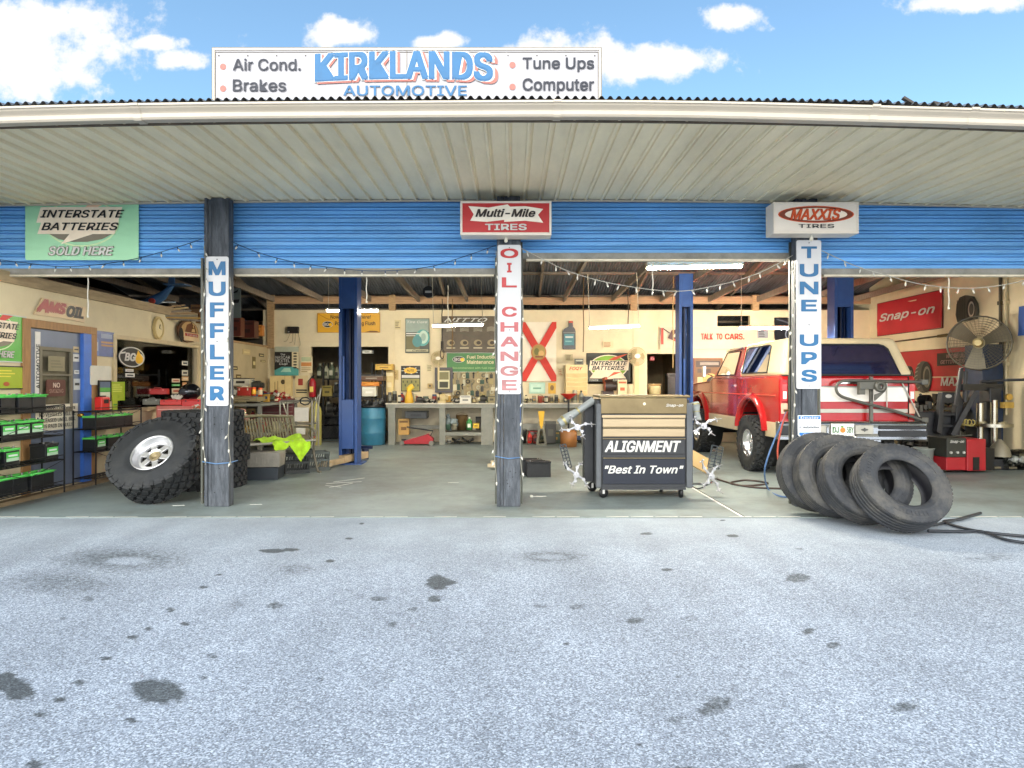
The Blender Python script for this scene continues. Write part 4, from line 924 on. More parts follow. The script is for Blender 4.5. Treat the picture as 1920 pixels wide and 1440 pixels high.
# the four worn road tires leaning in a row against the tune up post
spots = [((.02, -.80, .60), (3.44, 5.68), 'front worn road tire of the row leaning at the tune up post'), ((-.04, -.87, .49), (3.27, 5.95), 'second worn road tire from the front of the leaning row'),
         ((-.10, -.92, .38), (3.15, 6.19), 'third worn road tire from the front, half hidden in the leaning row'), ((-.12, -.95, .28), (3.09, 6.44), 'last worn road tire of the row, touching the tune up post')]
tm = tire_mesh(.395, .235, .225, 'street')
t0 = solo('tire', spots[0][2], 'tire', tm, RUB, group='worn road tires leaning against the tune up post')
for i, (n, (x, y), lab) in enumerate(spots):
    o = t0 if i == 0 else dup(t0, label=lab)
    o.location = (x, y, rest_z(.395, .235, n)); set_axis(o, n, i * .7)
# stack of mud tires, and the wheel leaning on it
mm = tire_mesh(.475, .315, .21, 'mud')
for i, (dx, dy, lab) in enumerate(((0, 0, 'bottom mud tire of the stack behind the muffler post'), (.03, .02, 'middle mud tire of the stack behind the muffler post'), (-.035, -.01, 'top mud tire of the stack behind the muffler post, lying flat'))):
    o = solo('mud_tire', lab, 'tire', mm, RUBD, group='mud tires stacked flat') if i == 0 else dup(o0, label=lab)
    if i == 0: o0 = o
    o.location = (-3.90 + dx, 8.18 + dy, .16 + i * .322); o.rotation_euler = (0, 0, i * .4)
ALLOY = mat('alloy', (.72, .72, .73), .35, metal=.85, var=.1); ALLOYD = C('1a1a1a', .5)
def alloy_wheel(T, ri, w, holes=6):
    h = w / 2; fz = h * .42
    mb = MB(); mb.lathe([(ri + .012, h * .80), (ri + .014, h * .86), (ri + .004, h * .88), (ri - .006, h * .84), (ri - .014, h * .70), (ri - .028, fz + .012), (ri - .034, fz)], 40)
    mb.lathe([(ri + .012, h * .8), (ri - .01, h * .5), (ri - .02, -h * .8), (ri + .012, -h * .85)], 40, ALLOYD)
    rim = part('rim', mb, ALLOY, T)
    # spoke disc with trapezoid windows: ring + spokes + hub ring
    mb = MB(); ro = ri - .033; r2 = ro * .78; r1 = ro * .50
    mb.lathe([(ro, fz), (r2 + .006, fz + .010), (r2, fz - .02)], 48); mb.lathe([(r1, fz - .02), (r1 - .004, fz + .012), (.085, fz + .006), (.058, fz - .004), (.050, fz - .05)], 48)
    for i in range(holes):
        t = 2 * math.pi * (i + .5) / holes; d = Vector((math.cos(t), math.sin(t), 0))
        mb.beam(d * (r1 - .012) + Vector((0, 0, fz - .004)), d * (r2 + .010) + Vector((0, 0, fz - .004)), .062, .026)
    part('spokes', mb, ALLOY, rim, bevel=.003)
    mb = MB(); mb.lathe([(ro, fz - .055), (.0, fz - .06)], 40); part('spoke_shadow_disc', mb, C('3a352c', .7), rim)  # dark disc for the shadow behind the spokes; the loose wheel has no brake
    mb = MB()
    for i in range(holes):
        t = 2 * math.pi * i / holes; mb.cyl((.088 * math.cos(t), .088 * math.sin(t), fz + .004), (.088 * math.cos(t), .088 * math.sin(t), fz + .0125), .009, n=8)
    part('lug_hole', mb, ALLOYD, rim)
    mb = MB(); mb.lathe([(.052, fz - .03), (.056, fz + .008), (.046, fz + .010), (.043, fz - .02), (.0, fz - .03)], 24); part('hub_ring', mb, mat('hub_brass', (.30, .24, .13), .5, metal=.4, var=.4, scale=20), rim)
    return rim
n = (-.06, -.82, .70); T = thing('alloy_tire', 'large mud tire on a silver six spoke alloy wheel leaning on the tire stack', 'wheel', (-3.93, 7.10, rest_z(.475, .32, n)))
part('tire', tire_mesh(.475, .32, .215, 'mud'), RUBD, T); alloy_wheel(T, .215, .32); set_axis(T, n, .35)

# ---------------------------------------------------------------- batteries and racks
LID = mat('battery_green', (.10, .60, .10), .4, var=.08); CASEB = mat('battery_case', (.009, .010, .012), .45, var=.3, dirt=.3, dirtcol=(.04, .04, .04)); WIRE = C('1c1d1f', .5, .5)
def battery(label, loc, rz=0, w=.24, d=.17, h=.19, lid=True, sticker=True, group='batteries on the racks', handle=False, lidmat=None):
    T = thing('battery', label, 'battery', loc, rz, group)
    mb = MB(); mb.bb(-w / 2, -d / 2, 0, w / 2, d / 2, h * .86); mb.bb(-w / 2 - .004, -d / 2 - .004, h * .12, w / 2 + .004, d / 2 + .004, h * .16); part('case', mb, CASEB, T, bevel=.005)
    mb = MB(); mb.bb(-w / 2 - .005, -d / 2 - .005, h * .862, w / 2 + .005, d / 2 + .005, h); mb.bb(-w * .3, -.02, h, w * .3, .02, h + .012); part('lid', mb, lidmat or (LID if lid else CASEB), T, bevel=.005)
    mb = MB()
    for x in (-w * .36, w * .36): mb.cyl((x, -d * .25, h), (x, -d * .25, h + .018), .010, n=10)
    part('terminal', mb, C('8b8b88', .4, .8), T)
    if sticker:
        mb = MB(); mb.flat([(-w * .42, h * .30), (w * .42, h * .30), (w * .42, h * .78), (-w * .42, h * .78)], -d / 2 - .0065, C('bfe0c0', .4)); mb.flat([(-w * .42, h * .48), (w * .42, h * .48), (w * .42, h * .78), (-w * .42, h * .78)], -d / 2 - .008, LID); mb.flat([(-w * .3, h * .56), (w * .3, h * .56), (w * .3, h * .66), (-w * .3, h * .66)], -d / 2 - .0095, C('e4f0e4', .4))
        part('sticker', mb, None, T)
    if handle:
        mb = MB(); mb.tube([(-w * .35, -d / 2, h * .95), (-w * .3, -d / 2 - .05, h * 1.0), (w * .3, -d / 2 - .05, h * 1.0), (w * .35, -d / 2, h * .95)], .006); part('handle', mb, LID if lid else CASEB, T)
    return T
def rack(label, xa, ya, xb, yb, levels, top):
    T = thing('battery_rack', label, 'rack', ((xa + xb) / 2, (ya + yb) / 2, .045)); mb = MB()
    for x in (xa, xb):
        for y in (ya, yb): mb.cyl((x, y, .045), (x, y, top), .009, n=8)
    mb.tube([(xb, yb, top), (xb, (ya + yb) / 2, top - .02), (xb, ya, top)], .008)
    part('upright', mb, WIRE, T, world=True)
    for z in levels:
        mb = MB(); k = int((yb - ya) / .07)
        for i in range(k + 1): y = ya + (yb - ya) * i / k; mb.cyl((xa, y, z), (xb, y, z), .004, n=6)
        for x in (xa, (xa + xb) / 2, xb): mb.cyl((x, ya, z), (x, yb, z), .007, n=6)
        mb.cyl((xb, ya, z + .05), (xb, yb, z + .05), .005, n=6); part('shelf', mb, WIRE, T, world=True)
    mb = MB()
    for i in range(len(levels) - 1):
        if i % 2 == 0: mb.cyl((xb + .005, ya, levels[i]), (xb + .005, yb, levels[i + 1]), .003, n=6); mb.cyl((xb + .005, yb, levels[i]), (xb + .005, ya, levels[i + 1]), .003, n=6)
    part('brace', mb, WIRE, T, world=True)
    return T
rack('black wire battery rack of four tiers in front of the office door', -5.45, 6.30, -5.19, 7.42, [.13, .43, .71, .99], 1.06)
names = ['bottom', 'second', 'third', 'top']
which = ['at the near end', 'second from the near end', 'third from the near end', 'at the far end']
for li, (z, cnt) in enumerate(((.137, 5), (.437, 4), (.717, 4), (.997, 4))):
    for k in range(cnt):
        y = 6.40 + k * ((.84 if li in (2, 3) else .98) / cnt) + .03
        if li == 1 and k == 2: continue
        battery('battery on the %s tier of the near rack, %s' % (names[li], (which[:3] + ['next to last', 'at the far end'])[k] if cnt > 4 else which[k]), (-5.31 + random.uniform(-.01, .02), y + random.uniform(-.015, .015) + (.1 if li == 1 and k == 3 else 0), z), R(90) + random.uniform(-.06, .06), w=.19 if cnt > 4 or li > 1 else .22, h=.19 if li != 3 else .185, sticker=(li in (1, 2)), handle=(li in (0, 3) and k > 0), lid=not (li == 1 and k == 3))
rack('black wire battery rack standing under the office window', -5.45, 7.95, -5.17, 8.92, [.12, .45, .73, .95], .97)
for li, (z, cnt) in enumerate(((.457, 3), (.737, 4))):
    for k in range(cnt):
        battery('%s battery, %s tier of the window rack, %s' % ('green lidded' if li or k else 'green stickered', ['lower', 'upper'][li], which[k]), (-5.30, 8.12 + k * (.78 / cnt), z), R(90) + random.uniform(-.05, .05), w=.2, h=.16 if li else .17, sticker=(li == 0 and k != 1), handle=(li == 0 and k == 0))
# jump pack and lime card on the rack
T = thing('jump_starter', 'small red box shaped jump starter on the rack under the window', 'jump starter', (-5.30, 8.28, .955), R(90))
mb = MB(); mb.box((0, 0, .09), (.17, .10, .18)); part('case', mb, mat('case_red', (.62, .02, .015), .4), T, bevel=.015)
mb = MB(); mb.box((0, -.052, .12), (.09, .006, .05)); mb.box((0, 0, .185), (.10, .03, .02)); part('handle', mb, BLACK, T)
panel('price_card', 'lime price card standing beside the red jump starter', 'card', (Vector((-5.28, 8.50, .955)), .10, .20, R(90)), YG, t=.01, shapes=[('r', .1, .3, .9, .4, C('3d8d2c', .5))])
battery('plain black battery standing alone on the floor beside the oil change post', (.37, 9.0, 0), .08, .33, .17, .22, lid=False, sticker=False, group='loose batteries', handle=True)
dup([o for o in bpy.data.objects if o.get('label', '').startswith('plain black battery')][0], loc=(.26, 9.22, 0), label='black battery half hidden behind the battery on the floor')
# ---------------------------------------------------------------- the red truck (hard top, rear towards the forecourt)
TX, TY = 4.52, 8.62      # centre line, rear face; local y = 0 at the tail, + forward
PAINT = mat('truck_red', (.36, .006, .008), .25, var=.10, coat=.8, dirt=.12, dirtcol=(.30, .12, .09)); CAP = mat('truck_cream', (.60, .49, .30), .4, var=.08, coat=.2, dirt=.15, dirtcol=(.35, .28, .15)); TANP = mat('truck_tan', (.48, .40, .26), .4, var=.08, dirt=.2)
CHROME = C('d8d8d8', .15, 1); DG = glass('dark_glass', (.05, .06, .08), .9); SILV = C('a9a69b', .35, .3); TRIM = C('17181a', .5)
TR = thing('red_truck', 'red two door utility truck with cream hard top, tail towards the forecourt', 'truck', (TX, TY, 0))
def TP(name, mb, m, parent=TR, **k): return part(name, mb, m, parent, **k)
HW = .915
def arc(cy, cz, r, a0, a1, n=9): return [(cy + r * math.cos(R(a0 + (a1 - a0) * i / n)), cz + r * math.sin(R(a0 + (a1 - a0) * i / n))) for i in range(n + 1)]
RWY, FWY = 1.02, 3.68
bot = .74
prof = [(.0, bot), *arc(RWY, .56, .50, 159, 21), *arc(FWY, .56, .50, 159, 21), (4.55, bot), (4.58, .95), (4.54, 1.30), (3.05, 1.36), (2.98, 1.42), (.02, 1.42), (-.01, 1.36)]
mb = MB()
# body shell as a lofted skin: side with a shoulder, crease and roll under
sec = [(.86, -1), (.915, .0), (.925, .35), (.915, .6), (.905, .80), (.875, 1.0)]
mb.prism(prof, -HW, HW, None, 'yz')
body = TP('body', mb, PAINT, bevel=.035)
# belt crease and pinstripe strips along the sides
for sx in (-1, 1):
    mb = MB(); mb.bb(sx * (HW + .001), .12, 1.135, sx * (HW + .012), 4.5, 1.150); TP('side_moulding', mb, C('c8483c', .3), body)
    for (a, b) in ((.02, .50), (1.56, 3.16)): mb = MB(); mb.bb(sx * (HW - .03), a, .56, sx * (HW + .004), b, .775); TP('lower_panel', mb, TANP, body, bevel=.01)
    # flared arches
    for cy in (RWY, FWY):
        mb = MB(); n = 18; V = []
        for i in range(n + 1):
            t = R(172 - 164 * i / n + (-4 if False else 0))
            for (rr, xo) in ((.50, .0), (.505, .062), (.545, .066), (.60, .004)): V.append((sx * (HW - .004 + xo), cy + rr * math.cos(t) * 1.04, .56 + rr * math.sin(t) * 1.02))
        mb.add(V, [(4 * i + j, 4 * i + j + 1, 4 * i + 4 + j + 1, 4 * i + 4 + j) for i in range(n) for j in range(3)], None, True); TP('fender_flare', mb, PAINT, body)
        mb = MB(); mb.lathe([(.50, 0), (.50, .28)], 28, None, Matrix.Translation((sx * (HW - .02), cy, .56)) @ Matrix.Rotation(R(-90 * sx), 4, 'Y')); mb.bb(sx * (HW - .30), cy - .5, .5, sx * (HW - .29), cy + .5, 1.06); TP('wheel_well', mb, DARK, body)
    # door
    mb = MB(); V = [(1.62, .80), (2.92, .80), (2.92, 1.40), (1.62, 1.40)]
    for (p, q) in zip(V, V[1:] + V[:1]): mb.beam((sx * (HW + .001), *p), (sx * (HW + .001), *q), .006, .008)
    mb.bb(sx * (HW + .001), 1.72, 1.26, sx * (HW + .022), 1.86, 1.29, CHROME)
    TP('door_seam', mb, C('3a0505', .5), body)
    # side mirror
    mb = MB(); mb.box((sx * (HW + .16), 2.86, 1.52), (.05, .10, .20)); mb.beam((sx * HW, 2.88, 1.44), (sx * (HW + .15), 2.86, 1.50), .02, .02); TP('mirror', mb, CHROME, bevel=.01)
# cab (doors and roof front) in red
cab = [(1.58, 1.42), (2.98, 1.42), (2.50, 1.86), (1.62, 1.90)]
def shell(name, y0b, y1b, y0t, y1t, zb, zt, wb, wt, m, winside, parent=TR, bev=.03):
    mb = MB(); V = [(-wb, y0b, zb), (wb, y0b, zb), (wb, y1b, zb), (-wb, y1b, zb), (-wt, y0t, zt), (wt, y0t, zt), (wt, y1t, zt), (-wt, y1t, zt)]
    mb.add(V, [(3, 2, 1, 0), (4, 5, 6, 7), (0, 1, 5, 4), (1, 2, 6, 5), (2, 3, 7, 6), (3, 0, 4, 7)])
    return TP(name, mb, m, parent, bevel=bev)
cabo = shell('cab', 1.56, 2.99, 1.62, 2.42, 1.40, 1.905, .885, .77, PAINT, None)
cap = shell('hard_top', .0, 1.60, .20, 1.66, 1.415, 1.935, .895, .755, CAP, None, bev=.05)
def slantpt(u, v, y0b, y1b, y0t, y1t, zb, zt, wb, wt, sx, off=.006):
    y = (y0b + (y1b - y0b) * u) * (1 - v) + (y0t + (y1t - y0t) * u) * v; x = wb + (wt - wb) * v
    return (sx * (x + off), y, zb + (zt - zb) * v)
def side_pane(name, S, uv, m, parent, off, gasket=True):
    for sx in (-1, 1):
        mb = MB(); mb.add([slantpt(u, v, *S, sx, off) for (u, v) in uv], [tuple(range(len(uv)))])
        o = TP(name, mb, m, parent)
        if gasket:
            pts = [Vector(slantpt(u, v, *S, sx, off)) for (u, v) in uv]; mb = MB(); mb.tube(pts, .010, 6, None, True); TP('window_seal', mb, TRIM, o)
CS = (.0, 1.60, .20, 1.66, 1.415, 1.935, .895, .755)
side_pane('side_window', CS, [(.30, .10), (.93, .10), (.92, .82), (.86, .86), (.32, .86), (.29, .82)], DG, cap, .008)
KS = (1.56, 2.99, 1.62, 2.42, 1.40, 1.905, .885, .77)
side_pane('door_window', KS, [(.20, .10), (.86, .10), (.94, .86), (.22, .86)], glass('cab_glass', (.35, .36, .32), .9), cabo, .008)
# rear window of the hard top, with curved corners
mb = MB()
def rearpt(u, v, off=.008): return ((-1 + 2 * u) * (.895 + (.755 - .895) * v), .20 * v - off, 1.415 + .52 * v)
rw = [(.10, .02), (.90, .02), (.885, .70), (.86, .78), (.82, .82), (.18, .82), (.14, .78), (.115, .70)]
mb.add([rearpt(*p) for p in rw], [tuple(range(8))]); rwo = TP('rear_window', mb, mat('rear_glass', (.012, .012, .035), .06, var=.6, scale=30, coat=1), cap)
mb = MB(); mb.tube([rearpt(*p, .010) for p in rw], .012, 6, None, True); TP('window_seal', mb, TRIM, rwo)
# tailgate: red panel with stripes
tg = MB(); tg.bb(-.80, -.028, .80, .80, -.006, 1.385); TG = TP('tailgate', tg, PAINT, bevel=.012)
for nm, z0, z1, m, y in (('white_band', 1.065, 1.255, C('e6e2da', .3), -.032), ('grey_stripe', 1.255, 1.275, C('8d8a84', .4), -.034), ('silver_band', .915, .965, SILV, -.032), ('thin_red_band', 1.272, 1.305, PAINT, -.036)):
    mb = MB(); mb.bb(-.79, y, z0, .79, y + .006, z1); TP(nm, mb, m, TG)
# side seams of the gate and tail lights
for sx in (-1, 1):
    mb = MB(); mb.bb(sx * .815, -.026, 1.06, sx * .895, .0, 1.31); L_ = TP('tail_light', mb, mat('lamp_red', (.55, .02, .02), .2, coat=1), bevel=.012)
    mb = MB(); mb.bb(sx * .83, -.030, 1.10, sx * .88, -.02, 1.20); TP('reverse_lens', mb, C('e4e0da', .25), L_, bevel=.006)
    mb = MB(); mb.bb(sx * .815, -.024, .90, sx * .90, .0, 1.04); TP('lamp_base', mb, C('cfa58c', .3), TR, bevel=.008)
for sx in (-1, 1):
    mb = MB(); mb.bb(sx * .803, -.030, .83, sx * .809, -.006, 1.40); TP('gate_gap', mb, DARK)
    mb = MB(); mb.bb(sx * (HW + .0005), .60, 1.30, sx * (HW + .004), .76, 1.20) if sx < 0 else mb.bb(sx * (HW + .0005), 3.2, 1.1, sx * (HW + .004), 3.4, 1.16); TP('fuel_flap', mb, PAINT, body, bevel=.002)
    mb = MB(); mb.beam((sx * .80, 1.64, 1.885), (sx * .80, 2.44, 1.865), .025, .02); TP('drip_rail', mb, CHROME, cabo)
    mb = MB(); mb.tube([(sx * .86, .06, 1.45), (sx * .79, .20, 1.78)], .012, 6); TP('pillar_rib', mb, CAP, cap)
mb = MB(); mb.bb(-.12, -.040, 1.30, .12, -.028, 1.345); TP('gate_handle', mb, CHROME, TG, bevel=.005)
mb = MB(); mb.bb(-.88, .012, 1.408, .88, .03, 1.422); TP('top_seal', mb, TRIM, cap)
# bumper: chrome with black ribbed pads, tow step
mb = MB(); mb.prism([(-.14, .56), (-.02, .56), (-.02, .80), (-.11, .80), (-.14, .77), (-.125, .72), (-.125, .64), (-.14, .60)], -.98, .98, None, 'yz'); BU = TP('bumper', mb, CHROME, bevel=.006)
mb = MB(); mb.bb(.35, -.155, .60, .98, -.13, .68); mb.bb(.35, -.155, .70, .98, -.128, .735); mb.bb(-.98, -.150, .63, -.35, -.13, .735); TP('rubber_pad', mb, C('26282c', .6), BU, bevel=.008)
mb = MB(); mb.bb(-.45, -.17, .535, .35, -.10, .56); TP('step', mb, CHROME, BU)
# licence plate and badge plate
T2 = None
mb = MB(); mb.bb(-.30, -.162, .615, .005, -.152, .775); LPt = TP('license_plate', mb, C('ecebe4', .4), BU, bevel=.004)
mb = MB(); mb.text('DJ', -.285, .655, -.20, .735, -.166, C('3a7a4a', .5), bold=.02); mb.text('3BY', -.10, .655, -.005, .735, -.166, C('3a7a4a', .5), bold=.02); TP('lettering', mb, None, LPt)
mb = MB(); mb.ell(-.15, .69, .035, .035, -.166, C('e08330', .5)); mb.ell(-.16, .735, .02, .012, -.1675, C('5fa14a', .5)); TP('orange_mark', mb, None, LPt)
mb = MB(); mb.bb(.02, -.160, .635, .26, -.152, .755); BP = TP('badge_plate', mb, SILV, BU, bevel=.004)
mb = MB(); mb.ell(.14, .695, .05, .014, -.163, C('4a4a48', .5)); mb.ell(.14, .695, .018, .026, -.1635, C('4a4a48', .5)); TP('emblem', mb, None, BP)
mb = MB(); mb.box((-.40, -.155, .69), (.07, .03, .12)); TP('bumper_latch', mb, SILV, BU, bevel=.01)
mb = MB(); mb.sphere((.0, -.19, .60), .025); mb.cyl((0, -.19, .54), (0, -.19, .6), .014); TP('tow_ball', mb, CHROME, BU)
# swing away spare carrier (no spare on it)
SC = C('5d5c55', .45, .5); mb = MB()
def crv(pts, n=8):
    out = []; Pp = [Vector(p) for p in pts]
    for i in range(len(Pp) - 1):
        p0 = Pp[max(i - 1, 0)]; p1 = Pp[i]; p2 = Pp[i + 1]; p3 = Pp[min(i + 2, len(Pp) - 1)]
        for k in range(n):
            t = k / n; out.append(.5 * ((2 * p1) + (p2 - p0) * t + (2 * p0 - 5 * p1 + 4 * p2 - p3) * t * t + (3 * p1 - p0 - 3 * p2 + p3) * t ** 3))
    out.append(Pp[-1]); return out
mb.tube(crv([(.97, -.06, 1.325), (.5, -.10, 1.335), (.02, -.13, 1.345), (-.16, -.13, 1.33), (-.22, -.13, 1.25), (-.17, -.13, 1.15), (.02, -.13, 1.08), (.5, -.11, .96), (.95, -.08, .82)]), .020, 8)
CR = TP('spare_carrier', mb, SC)
mb = MB(); mb.bb(.235, -.13, .80, .275, -.09, 1.40); mb.bb(.06, -.18, 1.16, .14, -.12, 1.33); mb.bb(.06, -.20, 1.23, .34, -.18, 1.33); TP('mount_plate', mb, SC, CR, bevel=.005)
mb = MB(); mb.lathe([(.030, -.02), (.075, -.02), (.075, .02), (.030, .02)], 20, None, Matrix.Translation((.32, -.215, 1.265)) @ Matrix.Rotation(R(90), 4, 'X'), True, True); TP('mount_ring', mb, SC, CR)
mb = MB(); mb.prism([(.26, 1.16), (.40, 1.21), (.26, 1.08)], -.20, -.17); TP('gusset', mb, SC, CR)
mb = MB(); mb.cyl((.50, -.05, 1.32), (.50, -.05, .97), .007); mb.cyl((.70, -.05, 1.32), (.93, -.06, .86), .010); TP('carrier_rod', mb, C('b5b2a8', .3, .8), CR)
for z in (1.325, .82):
    mb = MB(); mb.box((.99, -.05, z), (.09, .08, .07)); TP('hinge', mb, SC, CR, bevel=.008)
# wheels
def truck_wheel(x, y, sx):
    Rr, w, ri = .415, .27, .195
    T = bpy.data.objects.new('wheel', None); COL.objects.link(T); T.parent = TR; T.location = (x, y, Rr); set_axis(T, (sx, 0, 0), random.random())
    part('tire', tire_mesh(Rr, w, ri, 'mud'), RUBD, T)
    mb = MB(); h = w / 2
    mb.lathe([(ri + .012, h * .8), (ri + .016, h * .88), (ri - .004, h * .86), (ri - .016, h * .4), (ri - .03, h * .05), (.11, -h * .1), (.08, h * .12), (.05, h * .18), (.05, h * .5), (.0, h * .52)], 32); part('rim', mb, mat('polished_rim', (.75, .75, .76), .22, metal=1, var=.05), T)
    return T
for sx in (-1, 1):
    truck_wheel(sx * .86, RWY, sx); truck_wheel(sx * .86, FWY, sx)
mb = MB(); mb.cyl((-.85, RWY, .42), (.85, RWY, .42), .05); mb.sphere((0, RWY, .42), .15); mb.cyl((-.85, FWY, .42), (.85, FWY, .42), .05)
for x in (-.42, .42): mb.bb(x - .04, .1, .52, x + .04, 4.3, .66)
mb.bb(-.5, .2, .50, .2, .8, .72); mb.cyl((.5, -.02, .50), (.5, 1.0, .5), .03); TP('chassis', mb, DARK)
mb = MB(); mb.bb(-.86, 4.58, .95, .86, 4.60, 1.25); TP('grille', mb, TRIM)
mb = MB(); mb.prism([(4.56, .62), (4.72, .62), (4.72, .80), (4.56, .80)], -.95, .95, None, 'yz'); TP('front_bumper', mb, CHROME, bevel=.01)
# seats and roll hoop seen through the glass
mb = MB(); mb.box((-.4, 2.0, 1.45), (.5, .14, .6)); mb.box((.4, 2.0, 1.45), (.5, .14, .6)); TP('seat', mb, DARK, bevel=.05)
# ---------------------------------------------------------------- alignment cart
BRASSY = mat('warm_stainless', (.42, .33, .21), .32, metal=1, var=.12, scale=2, stretch=(1, 1, 14)); CHAR = mat('cart_charcoal', (.022, .024, .028), .45, var=.15); NAVYP = mat('cart_navy', (.006, .009, .02), .35, var=.2)
CT = thing('tool_cart', 'black and stainless rolling tool cart lettered ALIGNMENT and Best In Town', 'tool cart', (1.5, 7.26, 0))
def CP(name, mb, m, parent=CT, **k): return part(name, mb, m, parent, world=True, **k)
yf = 7.26
mb = MB(); mb.bb(1.016, yf + .012, .12, 1.973, yf + .56, 1.12); mb.bb(1.016, yf - .004, .10, 1.973, yf + .56, .125); CP('cabinet', mb, CHAR)
for x0, x1 in ((.953, 1.012), (1.977, 2.05)):
    mb = MB(); mb.bb(x0, yf - .02, .12, x1, yf + .05, 1.08); CP('corner_bumper', mb, mat('bumper_grey', (.09, .097, .105), .6, var=.15), bevel=.015)
mb = MB(); mb.bb(.965, yf + .05, .13, 1.012, yf + .55, 1.12); mb.bb(1.977, yf + .05, .13, 2.03, yf + .55, 1.12); CP('side_panel', mb, CHAR, bevel=.01)
mb = MB(); mb.bb(.86, yf + .33, .14, .963, yf + .55, 1.15); 
for i in range(9): mb.cyl((.858, yf + .36, .3 + i * .08), (.862, yf + .36, .3 + i * .08), .008, n=8)
CP('side_tray', mb, CHAR, bevel=.008)
mb = MB(); mb.bb(.99, yf - .01, 1.145, 2.02, yf + .57, 1.172); mb.bb(1.005, yf - .008, .962, 1.985, yf + .02, 1.143); LIDP = CP('lid', mb, mat('bronze_lid', (.20, .155, .085), .3, metal=1, var=.3, scale=1.5), bevel=.006)
mb = MB(); mb.cyl((1.5, yf - .012, 1.075), (1.5, yf - .006, 1.075), .016); part('lock', mb, C('e6d9b8', .3, .8), LIDP, world=True)
mb = MB(); mb.text('Snap-on', 1.745, 1.035, 1.94, 1.075, yf - .011, PURE, shear=.3, bold=.02); part('lettering', mb, None, LIDP, world=True)
for (z0, z1, m, t) in ((.813, .905, BRASSY, None), (.703, .795, BRASSY, None), (.505, .672, CHAR, 'A'), (.165, .452, NAVYP, 'B')):
    mb = MB(); mb.bb(1.03, yf - .006, z0, 1.962, yf + .02, z1); D_ = CP('drawer', mb, m, bevel=.004)
    mb = MB(); mb.prism([(yf - .006, z1 + .002), (yf - .022, z1 + .004), (yf - .024, z1 + .014), (yf - .006, z1 + .016)], 1.03, 1.962, None, 'yz'); part('drawer_pull', mb, BRASSY, D_, world=True)
    if t:
        mb = MB()
        if t == 'A': mb.text('ALIGNMENT', 1.05, .528, 1.915, .658, yf - .009, PURE, shear=.28, bold=.035)
        else: mb.text('"Best In Town"', 1.05, .285, 1.945, .375, yf - .009, PURE, shear=.3, bold=.03)
        part('lettering', mb, None, D_, world=True)
mb = MB(); mb.bb(1.02, yf - .004, .92, 1.968, yf + .012, .948); CP('gold_strip', mb, BRASSY)
for (x, y) in ((1.045, yf + .06), (.97, yf + .48), (1.93, yf + .06), (1.80, yf + .48)):
    mb = MB(); mb.lathe([(.0, -.018), (.05, -.018), (.058, -.012), (.058, .012), (.05, .018), (.0, .018)], 20, BLACK, Matrix.Translation((x, y, .058)) @ Matrix.Rotation(R(90 if x > 1.5 else 20), 4, 'Z') @ Matrix.Rotation(R(90), 4, 'X'))
    mb.bb(x - .012, y - .03, .05, x + .012, y - .022, .11, C('c8c8c4', .4, .8)); CP('caster', mb, BLACK)
CAST = mat('cast_alloy', (.50, .50, .52), .4, metal=.7, var=.2, scale=20)
def clamp(label, cx, cy, Y, spin, barrel=None, plate=None, s=1.0):
    c = W(980 + cx / 4.8, 690 + cy / 4.8, Y); T = thing('wheel_clamp', label, 'wheel clamp', c, 0, 'silver alignment wheel clamps on the cart')
    mb = MB(); mb.cyl((0, .02, 0), (0, -.05, 0), .035); mb.cyl((0, -.05, 0), (0, -.09, 0), .016)
    part('hub', mb, CAST, T)
    for k in range(4):
        a = R(spin + k * 90 + (12 if k % 2 else -10)); L = (.17, .13, .18, .12)[k] * s; d = Vector((math.cos(a), 0, math.sin(a))); n = Vector((-d.z, 0, d.x))
        p1 = d * L * .6 + n * .02; p2 = d * L
        mb = MB(); mb.tube([d * .02, p1, p2], [.017, .013, .008], 8)
        mb.tube([p2, p2 + d * .02 + Vector((0, -.05, 0)), p2 + d * .035 + Vector((0, -.10, 0))], [.009, .007, .005], 8); mb.cyl(p2 + n * .03, p2 - n * .03, .007); mb.cyl(p1 + Vector((0, -.03, 0)), p1 + Vector((0, .02, 0)), .018)
        part('arm', mb, CAST, T)
    if barrel:
        p, q = (W(980 + b[0] / 4.8, 690 + b[1] / 4.8, Y + b[2]) - c for b in barrel); d = (q - p)
        mb = MB(); mb.cyl(p, p + d * .22, .050, .062); mb.cyl(p + d * .22, p + d * .55, .058, .040); mb.cyl(p + d * .55, q, .038, .045); part('sensor_barrel', mb, mat('sensor_grey', (.30, .32, .31), .45, var=.15), T)
        mb = MB(); mb.cyl(p + d * .10, p + d * .16, .0635); mb.cyl(p + d * .52, p + d * .56, .046); part('barrel_ring', mb, C('a59a6a', .4, .5), T)
    if plate:
        p, q = (W(980 + b[0] / 4.8, 690 + b[1] / 4.8, Y + b[2]) - c for b in plate[:2]); d = (q - p).normalized(); n = Vector((d.z, 0, -d.x)); wv = plate[2]
        mb = MB()
        for sgn in (-1, 0, 1): mb.beam(p + n * wv * sgn, q + n * wv * sgn, .012, .012)
        L = (q - p).length
        for i in range(8): r_ = p + d * L * i / 7; mb.beam(r_ - n * wv, r_ + n * wv, .012, .010)
        part('slotted_plate', mb, C('3f464a', .5, .3), T)
    return T
clamp('silver wheel clamp with grey sensor barrel, upper left side of the cart', 490, 530, 7.42, 20, ((330, 500, .08), (640, 290, .12)))
clamp('silver wheel clamp with dark slotted bar, lower left side of the cart', 480, 955, 7.42, -35, None, ((360, 690, .02), (415, 900, .02), .035))
clamp('silver wheel clamp with short sensor barrel, upper right side of the cart', 1620, 520, 7.42, 35, ((1545, 310, .1), (1575, 470, .05)))
